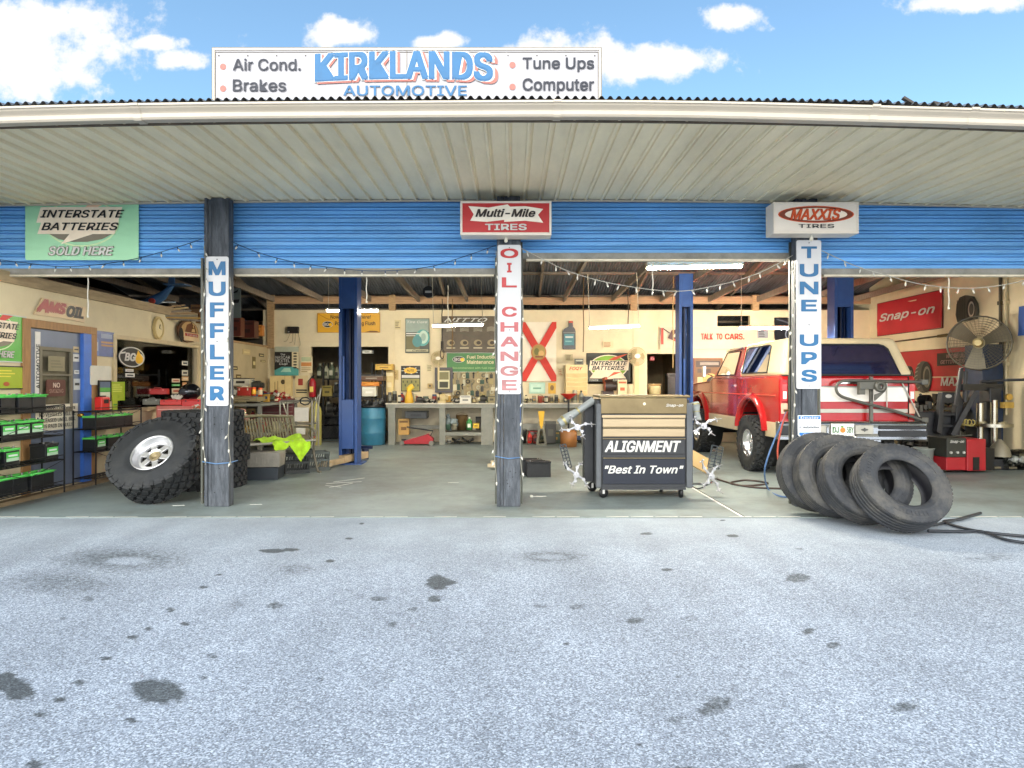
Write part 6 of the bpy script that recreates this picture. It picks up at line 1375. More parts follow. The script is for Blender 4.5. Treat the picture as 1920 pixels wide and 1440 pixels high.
panel('yellow_card', 'yellow card standing beside the pale green print', 'card', BW(1028, 718, 1042, 738, 14.37), C('dcae3c', .5), t=.01, shapes=[('e', .5, .55, .25, .25, C('7d5a22', .5))])
panel('bottle_sign', 'dark bottle shaped sign with teal label on the back wall', 'sign', BW(1055, 602, 1079, 655, 14.37), C('14161c', .4), t=.03, outline=[(0, 0), (1, 0), (1, .64), (.95, .72), (.80, .80), (.78, 1), (.48, 1), (.46, .80), (.12, .72), (0, .64)],
      shapes=[('r', .46, .93, .80, 1.0, C('b5432c', .5)), ('r', .12, .14, .88, .54, C('3f7f86', .5)), ('r', .2, .40, .8, .46, PURE), ('r', .2, .26, .7, .30, C('8dbcb8', .5)), ('r', .05, .58, .95, .6, C('8a8a80', .5))])
T = thing('parts_cabinet', 'cream multi drawer parts cabinet with red lettering between flag and window', 'cabinet', W(1080, 741, 14.15)); 
mk('case', lambda b: b.bb(-.24, -.14, 0, .24, .2, .67), C('dcc58e', .5), bevel=.006)
for k in range(5): mk('drawer', lambda b: (b.bb(-.22, -.155, .02 + .095 * k, .22, -.14, .10 + .095 * k), b.bb(-.05, -.17, .055 + .095 * k, .05, -.155, .07 + .095 * k)), C('d2b67a', .5), bevel=.003)
mk('lettering', lambda b: b.text('FOQY', -.16, .545, .13, .625, -.143, C('c24a2a', .5), shear=.25, bold=.03), None)
panel('paper_box', 'grey printed carton on top of the cream parts cabinet', 'carton', BW(1077, 673, 1093, 684, 14.15), C('5e6054', .5), t=.1, shapes=[('r', .1, .6, .9, .8, C('b9b8a5', .5)), ('r', .2, .2, .8, .4, INK)])
pl = BW(1100, 662, 1182, 716, 14.46)
T = panel('window_sign', 'oval battery dealer sign with orange bolt standing in the back wall window', 'sign', pl, C('23261a', .5), t=.01,
      shapes=[('e', .5, .52, .44, .42, C('e8dcc0', .5)), ('e', .5, .52, .41, .39, C('7fae2c', .5)), ('p', [(.05, .40), (.95, .40), (.97, .74), (.08, .74)], C('eedfc4', .5)), ('p', [(.06, .12), (.9, .12), (.75, .40), (.2, .40)], C('e6d6b8', .5)), ('p', [(.48, .74), (.66, .76), (.95, .98), (.62, .86)], C('d9532a', .5)), ('p', [(.45, .12), (.62, .34), (.8, .34), (.55, .2)], C('d9532a', .5))],
      texts=[('INTERSTATE', .09, .575, .93, .72, INK, {'shear': .3, 'bold': .035}), ('BATTERIES', .12, .41, .86, .555, INK, {'shear': .3, 'bold': .035}), ('POWER', .06, .03, .26, .09, PURE), ('FOR LIFE', .6, .03, .9, .09, PURE)])
panel('talk_banner', 'cream vinyl banner with red words TALK TO CARS and a car picture', 'banner', BW(1237, 613, 1416, 655, 14.36), mat('banner_cream', (.58, .50, .36), .6, var=.1), t=.004, wavy=.03,
      shapes=[('r', .01, .22, .035, .95, C('b53a28', .5)), ('p', [(.08, .50), (.12, .85), (.22, .90), (.24, .3), (.16, .35)], C('4a1a18', .5)), ('p', [(.13, .55), (.17, .78), (.23, .8), (.23, .5)], C('c9beaa', .5)), ('r', .14, .36, .24, .46, C('c2402c', .5)), ('p', [(.03, .95), (.10, .75), (.10, .7), (.03, .9)], INK)],
      texts=[('TALK', .425, .43, .55, .70, C('b5341f', .5), {'bold': .04}), ('TO', .585, .43, .65, .70, C('b5341f', .5), {'bold': .04}), ('CARS.', .675, .43, .88, .70, C('b5341f', .5), {'bold': .04})])
panel('dark_poster', 'dark blue poster on the back wall above the truck', 'poster', BW(1453, 597, 1490, 640, 14.37), C('12151d', .4), t=.008, shapes=[('e', .85, .3, .35, .3, C('8f97a8', .5)), ('e', .88, .3, .32, .26, C('1d2430', .4)), ('p', [(.05, .95), (.9, .7), (.9, .76), (.08, 1)], C('565c68', .5))])
panel('framed_board', 'brown framed key board on the back wall left of the truck', 'board', BW(1302, 674, 1352, 740, 14.37), C('6d4a22', .5), t=.02, frame=(C('7a4420', .6), .03), shapes=[('r', .05, .78, .95, .96, C('2c1a10', .5)), ('r', .2, .84, .9, .92, C('8a8074', .5)), ('r', .1, .62, .6, .74, C('3a2814', .5)), ('e', .6, .4, .3, .2, C('c9a35a', .5)), ('e', .7, .36, .26, .16, C('1d1c18', .5)), ('r', .1, .1, .3, .5, C('cfbd8a', .5))])
# round desk fan on its pole, and the round wall fan
def small_fan(label, px, py, r, Y, pole):
    T = thing('pedestal_fan', label, 'fan', W(px, py, Y)); m1 = C('c9b88c', .4)
    mb = MB()
    for q in range(1, 9): mb.tube([(r * q / 8 * math.cos(t * .349), -.06 + .05 * (q / 8) ** 2, r * q / 8 * math.sin(t * .349)) for t in range(18)], .004 if q < 8 else .010, 5, None, True)
    for q in range(24): t = q * .2618; mb.cyl((0, -.06, 0), (r * math.cos(t), -.01, r * math.sin(t)), .003, n=5)
    part('grille', mb, m1, T)
    mb = MB()
    for q in range(3):
        a = q * 2.094; mb.add([(.02 * math.cos(a), .0, .02 * math.sin(a)), (r * .85 * math.cos(a - .5), -.02, r * .85 * math.sin(a - .5)), (r * .9 * math.cos(a), 0, r * .9 * math.sin(a)), (r * .8 * math.cos(a + .5), .03, r * .8 * math.sin(a + .5))], [(0, 1, 2, 3)])
    part('blade', mb, C('b5a67c', .4), T)
    mb = MB(); mb.ell(0, 0, r * .32, r * .25, -.075, C('ece4d0', .4)); mb.cyl((0, -.02, 0), (0, .10, 0), r * .3); part('motor', mb, m1, T)
    mb = MB(); mb.bb(-.05 if pole > .5 else -.02, .02, -pole, .05 if pole > .5 else .02, .10, -r * .6); part('pole', mb, C('cdbb8c', .5), T)
    return T
small_fan('cream round fan on a pale square pole right of the battery window sign', 1194, 668, .20, 14.1, 1.0)
small_fan('faint cream round fan on the back wall left of the green banner', 822, 672, .16, 14.28, .5)
# cords and hanging reels on the back wall
for px, y0, y1, l, c in ((1094, 505, 660, 'brown air hose hanging straight down left of the battery window', '6a4e26'), (1178, 520, 608, 'dark rod hanging beside the thin tube lamp on the right', '3d3222'), (829, 560, 640, 'dark cord with a black handle hanging right of the tire care poster', '2a2318'), (840, 535, 612, 'white cord hanging left of the tread poster', 'd8d2c0'), (848, 560, 655, 'brown cord hanging beside the tread poster', '7a5c30'), (1262, 510, 690, 'tan cord hanging left of the right lift column', 'b59c66')):
    a = W(px, y0, 13.9); b = W(px, y1, 13.9); mb = MB(); mb.tube([a + (b - a) * i / 8 + Vector((.006 * math.sin(i * 1.4), 0, 0)) for i in range(9)], .011, 6)
    if px == 829: mb.cyl(b, b - Vector((0, 0, .16)), .03); mb.tube([b + Vector((.04 * math.sin(t * .52), 0, -.27 + .11 * math.cos(t * .52))) for t in range(13)], .010, 6)
    solo('cord', l, 'cord', mb, C(c, .6))
panel('wall_socket', 'small tan socket plate with conduit on the back wall', 'socket', BW(802, 719, 811, 728, 14.38), C('b59a62', .5), t=.04, shapes=[('e', .5, .5, .25, .25, C('5c4a2a', .5))])

# ---------------------------------------------------------------- the long grey workbench
BG_ = mat('bench_grey', (.20, .205, .175), .6, var=.2, dirt=.4, dirtcol=(.33, .31, .25)); YB_ = 13.62
def wx(px, Y=YB_): return (px - 960) * Y / 1200
WB = thing('workbench', 'long grey timber workbench along the back wall', 'workbench', (wx(900), 13.95, 0))
def wp(name, f, m, **k): mb = MB(); f(mb); return part(name, mb, m, WB, world=True, **k)
wp('top', lambda b: b.bb(wx(722), YB_, .868, wx(1310), 14.36, .892), mat('bench_top_pale', (.60, .56, .46), .5, var=.2, dirt=.4), bevel=.004)
wp('apron', lambda b: b.bb(wx(724), YB_ + .015, .79, wx(1308), YB_ + .06, .866), BG_)
for px, w_ in ((734, .15), (829, .13), (913, .25), (1100, .2), (1200, .15), (1300, .15)):
    wp('leg', lambda b: b.bb(wx(px) - w_ / 2, YB_ + .02, 0, wx(px) + w_ / 2, YB_ + .14, .79), BG_, bevel=.004)
wp('rail', lambda b: (b.bb(wx(742), 13.9, .32, wx(823), 13.95, .40), b.bb(wx(976), 14.1, .28, wx(1090), 14.2, .42)), BG_)
wp('shelf', lambda b: b.bb(wx(834), YB_ + .03, .20, wx(902), 14.3, .27), BG_)
wp('back_panel', lambda b: b.bb(wx(742), 14.37, .02, wx(1090), 14.385, .78), C('d6cbb0', .6))
def item(kind, name, label, cat, px, y0, y1, wpx, Y, c, c2='222222', z=None, rz=0, group=None):
    """small object seen between picture rows y0 (top) and y1 (bottom) at depth Y"""
    global T
    b = W(px, y1, Y); h = (y1 - y0) * Y / 1200; w = wpx * Y / 1200
    if z is not None: b.z = z
    T = thing(name, label, cat, b, rz, group); m1 = C(c, .45); m2 = C(c2, .5)
    if kind == 'box':
        mk('body', lambda q: q.box((0, 0, h * .45), (w, w * .8, h * .9)), m1, bevel=min(w, h) * .06); mk('lid', lambda q: (q.box((0, 0, h * .95), (w * 1.03, w * .83, h * .1)), q.box((0, -w * .405, h * .5), (w * .5, .006, h * .3))), m2)
    elif kind == 'carton':
        mk('body', lambda q: q.box((0, 0, h * .5), (w, w * .7, h)), m1, bevel=.004); mk('tape', lambda q: (q.box((0, 0, h + .002), (w * .15, w * .7, .003)), q.box((0, -w * .352, h * .82), (w * .8, .003, h * .12)), q.box((0, -w * .352, h * .4), (w * .5, .003, h * .2))), m2)
    elif kind == 'bottle':
        r = w / 2; mk('body', lambda q: q.lathe([(0, 0), (r, 0), (r, h * .6), (r * .8, h * .72), (r * .35, h * .82), (r * .35, h * .9)], 16), m1); mk('cap', lambda q: (q.cyl((0, 0, h * .88), (0, 0, h), r * .42), q.box((0, -r * .99, h * .35), (r * 1.1, .012, h * .3))), m2)
    elif kind == 'can':
        r = w / 2; mk('body', lambda q: q.lathe([(0, 0), (r, 0), (r, h * .92), (r * .94, h * .96), (r * .94, h), (0, h)], 18), m1); mk('label', lambda q: q.lathe([(r * 1.01, h * .2), (r * 1.01, h * .75)], 18), m2)
    elif kind == 'pot':
        r = w / 2; mk('body', lambda q: q.lathe([(0, 0), (r * .75, 0), (r, h * .9), (r * 1.05, h), (r * .95, h), (r * .7, .02), (0, .02)], 18), m1)
        mk('handle', lambda q: q.tube([(r * math.cos(t * .314), 0, h * .95 + r * .5 * math.sin(t * .314)) for t in range(11)], .005), m2)
    elif kind == 'tool':   # motor body with drum and grip
        mk('body', lambda q: (q.cyl((-w * .3, 0, h * .5), (w * .2, 0, h * .5), h * .42), q.cyl((w * .2, 0, h * .5), (w * .45, 0, h * .5), h * .25), q.box((-w * .1, 0, h * .12), (w * .7, h * .6, h * .24))), m1); mk('grip', lambda q: (q.beam((-w * .1, 0, h * .5), (-w * .3, -.03, h), h * .25, h * .2), q.cyl((-w * .3, -h * .2, h * .5), (-w * .34, -h * .2, h * .5), h * .3)), m2)
    elif kind == 'vise':
        mk('body', lambda q: (q.box((0, 0, h * .3), (w * .5, w * .5, h * .6)), q.box((-w * .2, 0, h * .8), (w * .25, w * .5, h * .4)), q.box((w * .25, 0, h * .8), (w * .2, w * .5, h * .4))), m1, bevel=.006); mk('handle', lambda q: (q.cyl((w * .3, 0, h * .4), (w * .55, 0, h * .4), h * .08), q.cyl((w * .52, -.08, h * .4), (w * .52, .08, h * .4), h * .04)), m2)
    elif kind == 'heap':   # a pile that reads as one lump of small metal parts
        def f(q):
            for i in range(9): q.box((random.uniform(-.45, .45) * w, random.uniform(-.05, .05), h * random.uniform(.1, .7)), (w * random.uniform(.15, .3), .06, h * random.uniform(.15, .4)), None, Matrix.Rotation(random.uniform(-1, 1), 3, 'Y') @ Matrix.Rotation(random.uniform(-1, 1), 3, 'Z'))
        mk('parts', f, m1)
        mk('bright_parts', lambda q: [q.cyl((w * x, -.06, h * .3), (w * x + .03, -.05, h * .6), h * .14) for x in (-.25, .1, .3)], m2)
    elif kind == 'funnel':
        r = w / 2; mk('cone', lambda q: q.lathe([(r * .95, h), (r, h), (r * .15, h * .35), (r * .12, 0), (r * .08, 0)], 18), m1); mk('spout', lambda q: q.lathe([(r * .2, h * .30), (r * .2, h * .38)], 14), m2)
    elif kind == 'toolbox':
        mk('body', lambda q: q.box((0, 0, h * .4), (w, w * .45, h * .8)), m1, bevel=h * .08); mk('lid', lambda q: q.box((0, 0, h * .88), (w * .98, w * .43, h * .2)), m1, bevel=h * .06)
        mk('latch', lambda q: [q.box((x * w, -w * .23, h * .75), (w * .07, .012, h * .25)) for x in (-.3, .3)], m2); mk('handle', lambda q: q.tube([(-w * .2, 0, h * .96), (-w * .15, 0, h * 1.12), (w * .15, 0, h * 1.12), (w * .2, 0, h * .96)], h * .05), m2)
    return T
zt = .892
for a in (('can', 'metal_can', 'dark can at the left end of the workbench', 'can', 731, 737, 757, 7, 13.8, '3b3a36', '77756a'), ('can', 'metal_can', 'silver can second from the left end of the workbench', 'can', 740, 735, 757, 8, 13.9, '8a8878', '2a2a28'), ('can', 'metal_can', 'black can beside the yellow funnel on the workbench', 'can', 749, 742, 757, 6, 13.75, '1e1e1c', 'b9b4a2'),
          ('tool', 'grinder', 'dark grinder with red grip right of the yellow funnel', 'power tool', 787, 744, 757, 20, 13.8, '2c2a26', '8a3a2c'), ('heap', 'bolt_heap', 'heap of black fittings beside the bench grinder', 'parts', 806, 745, 757, 22, 13.8, '23231f', '8c8a7c'),
          ('tool', 'bench_grinder', 'cream bench grinder with round black wheel on the workbench', 'power tool', 831, 738, 757, 20, 13.85, 'c0ad7c', '1c1c1a'), ('heap', 'bolt_heap', 'heap of dark parts right of the cream bench grinder', 'parts', 853, 746, 757, 16, 13.8, '2a2925', '9a978a'),
          ('carton', 'small_carton', 'white printed carton on the workbench under the pegboard', 'carton', 873, 743, 757, 21, 13.8, 'cfccbf', '6f7068'), ('can', 'metal_can', 'small brown jar right of the white carton', 'jar', 889, 748, 757, 7, 13.8, '5a4a30', 'a89a70'), ('tool', 'pump_part', 'black round pump part near the oil change post', 'spare part', 906, 741, 757, 18, 13.8, '26251f', 'a39a6e'), ('box', 'parts_box', 'tan parts box leaning by the oil change post', 'box', 922, 744, 757, 14, 13.8, '7d7350', '45402c'),
          ('heap', 'bolt_heap', 'small heap of parts right of the oil change post', 'parts', 988, 748, 757, 18, 13.8, '3a3428', '97906c'), ('pot', 'small_pot', 'dull red cup on the workbench below the flag', 'cup', 1013, 744, 757, 10, 13.8, '8f3f30', '3a3a34'), ('can', 'metal_can', 'black can right of the dull red cup', 'can', 1024, 744, 757, 7, 13.8, '242420', 'a9a48c'), ('can', 'metal_can', 'tan can third right of the red cup', 'can', 1034, 743, 757, 7, 13.8, 'a3946a', '4a4634'), ('can', 'metal_can', 'grey can beside the red funnel pole', 'can', 1043, 742, 757, 7, 13.8, '70705e', '2b2b26'),
          ('can', 'metal_can', 'tall silver can behind the red oil funnel', 'can', 1078, 733, 757, 9, 13.8, 'a7a48c', '5b5a4c'), ('bottle', 'spray_bottle', 'grey bottle behind the upper left wheel clamp', 'bottle', 1090, 734, 757, 9, 13.9, '8e9084', '33352f'),
          ('tool', 'coffee_machine', 'black and red machine under the battery window', 'machine', 1142, 708, 741, 30, 14.1, '2b1a14', '9d4a2c'), ('carton', 'small_carton', 'cream and orange carton right of the machine under the window', 'carton', 1166, 712, 741, 17, 14.1, 'd0bf96', 'b2532c')):
    k_ = a[0]; item(*a, z=zt if a[6] == 757 else None)
# yellow funnel with crooked top
T = thing('yellow_funnel', 'yellow plastic funnel with a bent neck standing on the workbench', 'funnel', (wx(767, 13.75), 13.75, zt))
mk('cone', lambda b: b.lathe([(.09, 0), (.10, .02), (.07, .18), (.055, .24), (.05, .26)], 18), mat('funnel_yellow', (.66, .38, .03), .45)); mk('spout', lambda b: b.tube([(0, 0, .24), (.0, 0, .30), (.05, 0, .35), (.09, 0, .37)], [.05, .065, .065, .05], 12), mat('funnel_yellow2', (.72, .48, .04), .45))
T = thing('oil_funnel', 'red oil drain funnel on a black pole in front of the workbench', 'drain funnel', (wx(1066, 13.3), 13.3, 0))
mk('bowl', lambda b: b.lathe([(.03, .98), (.06, 1.0), (.17, 1.09), (.175, 1.10), (.16, 1.10), (.05, 1.02), (0, 1.0)], 22), C('b02218', .35)); mk('pole', lambda b: b.cyl((0, 0, .35), (0, 0, 1.0), .02), BLACK); mk('tank', lambda b: b.lathe([(0, 0), (.17, 0), (.18, .3), (.1, .36), (0, .36)], 18), C('8a5a2c', .5))
# under the bench
for a in (('carton', 'wood_box', 'tan carton standing on the rail under the left of the workbench', 'carton', 758, 785, 815, 20, 13.85, 'b48d4c', '6a4c24'), ('box', 'dark_bracket', 'dark grey stretched bracket hanging under the bench top', 'bracket', 782, 771, 784, 40, 13.8, '33373a', '22262a'),
          ('heap', 'rag_pile', 'blue grey rags on the shelf under the workbench', 'rags', 845, 771, 806, 22, 13.9, '56666c', '7d8a8a'), ('pot', 'bucket', 'brown bucket behind the green bottle under the workbench', 'bucket', 866, 778, 806, 22, 14.1, '6b5432', '8d7a4c'), ('pot', 'bucket', 'grey small tub at the front of the lower shelf', 'tub', 852, 795, 806, 9, 13.75, '8b8672', '55523f'), ('pot', 'bucket', 'dark green tub at the left of the lower shelf', 'tub', 840, 795, 806, 11, 13.75, '3f5a4a', '2c3a32'),
          ('bottle', 'spray_bottle', 'green bottle with white mark on the lower shelf', 'bottle', 880, 782, 806, 11, 13.75, '2f7a3c', 'cfd3c0'), ('box', 'yellow_box', 'yellow tilted box on the right of the lower shelf', 'box', 893, 793, 803, 11, 13.75, 'd0a824', '9a7a14'), ('box', 'dark_case', 'dark case behind the yellow box on the lower shelf', 'case', 897, 781, 806, 10, 14.1, '3a352a', '23201a'),
          ('heap', 'iron_scrap', 'black iron scrap on the floor under the lower shelf', 'scrap', 866, 819, 830, 44, 13.9, '1f1f1c', '56544a'), ('can', 'oil_can', 'flat silver can at the left under the lower shelf', 'can', 842, 824, 830, 9, 13.7, '9c9a8c', '333330'),
          ('bottle', 'red_bottle', 'red bottle on the floor right of the oil change post', 'bottle', 993, 808, 831, 8, 13.7, 'b8281c', '6a1410'), ('pot', 'black_bucket', 'black bucket right of the oil change post under the bench', 'bucket', 981, 806, 831, 14, 13.8, '1c1e1c', '3a3c3a'), ('bottle', 'red_jug', 'dull red jug behind the red bottle under the bench', 'jug', 1004, 811, 831, 11, 13.9, '8a3830', '2e1a16'),
          ('box', 'black_pump', 'black pump box between jack stand and red funnel', 'pump', 1032, 790, 831, 20, 13.8, '2a2a26', '45443c')):
    item(*a)
T = thing('jack_stand', 'tall yellow and steel jack stand under the bench below the flag', 'jack stand', (wx(1015, 13.7), 13.7, 0))
mk('post', lambda b: (b.prism([(-.07, .72), (.07, .72), (.03, .40), (-.03, .40)], -.04, .04), b.bb(-.02, -.03, .35, .02, .03, .45)), C('d6a51c', .45)); mk('base', lambda b: (b.beam((-.09, 0, .02), (-.03, 0, .5), .05, .05), b.beam((.09, 0, .02), (.03, 0, .5), .05, .05), b.bb(-.11, -.08, 0, .11, .08, .03)), C('6d6a5c', .4, .6))
T = thing('floor_jack', 'red floor jack with black handle under the left of the workbench', 'floor jack', (wx(783, 13.6), 13.62, 0))
mk('body', lambda b: b.prism([(-.34, .03), (.32, .03), (.34, .14), (.22, .24), (.1, .20), (-.3, .09)], -.10, .10), MR, bevel=.008); mk('saddle', lambda b: (b.cyl((-.30, 0, .08), (-.30, 0, .13), .05), b.beam((-.3, 0, .09), (.1, 0, .13), .05, .04)), BLK); mk('handle', lambda b: b.tube([(.25, 0, .16), (.32, .05, .30), (-.25, .10, .38)], .016), BLK); mk('wheel', lambda b: [b.cyl((x, -.13, .05), (x, .13, .05), .05) for x in (-.32, .3)], C('7c7a70', .4, .5))
# ---------------------------------------------------------------- dark store room behind the doorway
def shelfunit(label, x0, x1, y, zs, top, m, d=.4):
    global T
    T = thing('shelf_unit', label, 'shelves', ((x0 + x1) / 2, y, 0))
    mk('upright', lambda b: [b.bb(sx - .02, sy - .02, 0, sx + .02, sy + .02, top) for sx in (-(x1 - x0) / 2, (x1 - x0) / 2) for sy in (-d / 2, d / 2)], m)
    for z in zs: mk('shelf', lambda b: b.bb(-(x1 - x0) / 2, -d / 2, z - .02, (x1 - x0) / 2, d / 2, z + .01), m)
shelfunit('dark steel shelves inside the store room doorway', -4.45, -3.3, 15.3, (.55, 1.0, 1.42), 1.8, C('24241f', .6))
for k, (px, y0, y1, w_, c, c2, z, l) in enumerate(((600, 700, 728, 12, '3d4436', 'a8ac96', 1.43, 'dark bottle at the left on the top shelf of the store room'), (612, 702, 728, 9, 'b9b79c', '57604a', 1.43, 'pale bottle on the top store room shelf'), (622, 698, 728, 11, '5c6650', 'c9c8b0', 1.43, 'green grey bottle on the top store room shelf'), (632, 704, 728, 9, '8a8a70', '22221c', 1.43, 'short bottle near the lift column on the store room shelf'))):
    item('bottle', 'store_bottle', l, 'bottle', px, y0, y1, w_, 15.2, c, c2, z=z)
item('carton', 'store_carton', 'yellow carton on the middle shelf of the store room', 'carton', 615, 722, 742, 18, 15.15, 'a3924a', '57502a', z=1.01)
for k, (px, c, l) in enumerate(((600, '1d1d1b', 'black rubber part low on the left store room shelf'), (622, '2b2b28', 'dark machine part low on the store room shelf'), (636, '232320', 'dark part behind the lift column on the shelf'))): item('tool', 'store_part', l, 'spare part', px, 740, 765, 22, 15.15, c, '8c8a7e', z=1.02 if k == 2 else .56)
for k, (px, z, l) in enumerate(((606, 0, 'black tire lying under the store room shelves'), (630, 0, 'second black tire under the store room shelves'), (615, .22, 'black tire on top of the pair in the store room'))):
    o = dup(o0, loc=((px - 960) * 15 / 1200, 15.35 + .1 * k, .16 + z * 1.45), label=l, group='tires on the store room floor'); o.scale = (.7, .7, .9)
shelfunit('black shelf frame at the right side of the doorway stacked with orange and white panels', -3.42, -2.82, 14.1, (.98, 1.28, 1.50), 1.62, BLACK, .3)
for a in (('box', 'orange_tray', 'orange tray on the shelf frame right of the left lift column', 'tray', 696, 716, 724, 34, 14.0, 'c9781c', 'e09a3a'), ('box', 'flat_tools', 'flat brown tool stack on the shelf frame by the doorway', 'tools', 700, 705, 714, 42, 14.0, '5a3c26', '8a8070'), ('carton', 'white_panel', 'white panel below the orange tray', 'carton', 694, 724, 743, 26, 14.0, 'd8d6c4', 'e8e6da'),  # the white piece is a panel, built with the carton shape
          ('carton', 'yellow_carton', 'small yellow carton on top of the shelf frame at the doorway', 'carton', 722, 683, 694, 32, 14.2, 'c9a23c', '8a6a20'), ('carton', 'cream_folder', 'cream sheets hanging right of the shelf frame', 'papers', 731, 694, 740, 16, 14.3, 'dcc488', 'e6d6aa'), ('heap', 'black_parts', 'heap of black parts on top of the blue drum', 'parts', 700, 742, 763, 44, 13.75, '191a1a', '3f4140')):
    item(*a)
item('box', 'hanging_lamp', 'white hooded lamp inside the dark doorway', 'lamp', 690, 657, 663, 18, 14.6, 'd8d8cc', '9a9a90')
# right hand rear room: chairs and boxes
T = thing('wooden_chair', 'tan backed chair in the room behind the back wall opening', 'chair', (wx(1227, 14.9), 14.9, .45))
mk('backrest', lambda b: b.bb(-.15, 0, .55, .15, .04, .86), C('b08a4c', .5)); mk('seat', lambda b: b.bb(-.18, -.35, .38, .18, .04, .42), C('a08048', .5)); mk('leg', lambda b: [b.bb(x - .02, -.0, 0, x + .02, .04, .6) for x in (-.16, .16)], C('3a3428', .5)); 
item('box', 'black_bin', 'tall black bin in the room behind the opening', 'bin', 1262, 700, 742, 26, 14.9, '191a18', '2c2d2a'); item('box', 'red_lamp_box', 'small red lit box high in the rear room', 'box', 1222, 668, 676, 9, 14.9, 'b03038', '5a1a1e')
item('pot', 'white_pot', 'pale round tub in front of the wooden chair', 'tub', 1227, 724, 742, 24, 14.55, 'cbbf94', '4a4636')
T = thing('counter_board', 'cream counter ledge under the rear room opening', 'counter', (wx(1250, 14.5), 14.5, 1.0)); mk('top', lambda b: b.bb(-.5, -.1, -.02, .5, .2, .02), C('d4c08c', .5))

# ---------------------------------------------------------------- left rear: plywood wall, tool chests, work table
for (px, py, w_, h_, c, l) in ((440, 690, 10, 7, '4a3a1c', 'small brown card pinned low on the plywood wall'), (447, 706, 9, 8, '6a5530', 'brown hook shaped tag on the plywood wall'), (462, 660, 14, 10, 'c9b684', 'pale paper pinned high on the plywood wall'), (476, 680, 6, 22, '7a6a3c', 'narrow vertical list pinned on the plywood wall'), (490, 666, 9, 6, '4c4226', 'dark little card near the racing poster'), (493, 677, 9, 4, '8a7c52', 'thin tan card near the racing poster'), (434, 662, 5, 18, '8a7a5c', 'bent metal bracket at the left of the plywood wall')):
    panel('pinned_card', l, 'card', LW(px - w_ / 2, py - h_ / 2, px + w_ / 2, py + h_ / 2, -5.495), C(c, .6), t=.006, shapes=[('r', .15, .3, .85, .6, C('d8c890', .6))])
RC = mat('chest_red', (.42, .03, .025), .4, var=.15, dirt=.25); 
def chest(label, loc, rz, w, d, h, n, m, trim):
    global T
    T = thing('tool_chest', label, 'tool chest', loc, rz); mk('case', lambda b: b.bb(-w / 2, -d / 2, .05, w / 2, d / 2, h), m, bevel=.008)
    hh = (h - .12) / n
    for k in range(n):
        D_ = mk('drawer', lambda b: b.bb(-w / 2 + .02, -d / 2 - .012, .08 + hh * k, w / 2 - .02, -d / 2, .08 + hh * (k + .88)), m, bevel=.003)
        mb = MB(); mb.bb(-w / 2 + .02, -d / 2 - .022, .08 + hh * (k + .84), w / 2 - .02, -d / 2 - .012, .08 + hh * (k + .92)); part('drawer_pull', mb, trim, D_)
    mk('caster', lambda b: [b.cyl((x - .02, y, .03), (x + .02, y, .03), .03) for x in (-w * .4, w * .4) for y in (-d * .4, d * .4)], BLACK)
    return T
chest('salmon red tool chest with pale drawer lines under the office window', (-4.95, 9.75, 0), R(20), .75, .5, .98, 7, mat('chest_salmon', (.50, .10, .07), .4, var=.15), C('d8a898', .4))
chest('dark red tool chest behind the welding cart by the plywood wall', (-4.85, 13.3, 0), R(15), .62, .45, 1.0, 8, mat('chest_dark', (.10, .012, .012), .4, var=.2), C('8c7a70', .4, .5))
for a in (('toolbox', 'toolbox', 'grey toolbox on the left of the salmon red chest', 'toolbox', 285, 750, 761, 29, 9.6, '77786c', 'a9a9a0', .99), ('toolbox', 'toolbox', 'bright red toolbox in the middle of the salmon red chest', 'toolbox', 322, 753, 763, 36, 9.5, 'd0302a', '9a1814', .99), ('toolbox', 'toolbox', 'red toolbox beside the muffler post on the chest', 'toolbox', 362, 751, 764, 36, 9.6, 'c41a16', '6a0e0c', .97),
          ('toolbox', 'toolbox', 'flat red toolbox on top, in front of the window', 'toolbox', 296, 739, 750, 36, 9.9, 'c22824', 'd86a62', 1.14)):
    item(*a[:11], z=a[11], rz=R(15))
T = thing('motor_helmet', 'black full face helmet on the toolboxes beside the muffler post', 'helmet', W(357, 752, 9.7) + Vector((0, 0, .03))); mk('shell', lambda b: b.sphere((0, 0, .11), (.15, .13, .13), 18), C('121316', .2)); mk('visor', lambda b: b.sphere((-.03, -.04, .11), (.125, .10, .07), 16), C('5a5e66', .12, .5))
T = thing('rag_bundle', 'crumpled white rag standing in front of the black helmet', 'rag', W(331, 752, 9.6)); mk('cloth', lambda b: [b.box((.03 * k - .04, 0, .05), (.05, .05, .10), None, Matrix.Rotation(.5 * k - .6, 3, 'Y'), .5) for k in range(4)], C('d3cdbc', .8))
item('heap', 'glove_heap', 'white and orange gloves on the chest edge near the post', 'gloves', 370, 757, 768, 20, 9.3, 'c8bfae', 'b0552c')
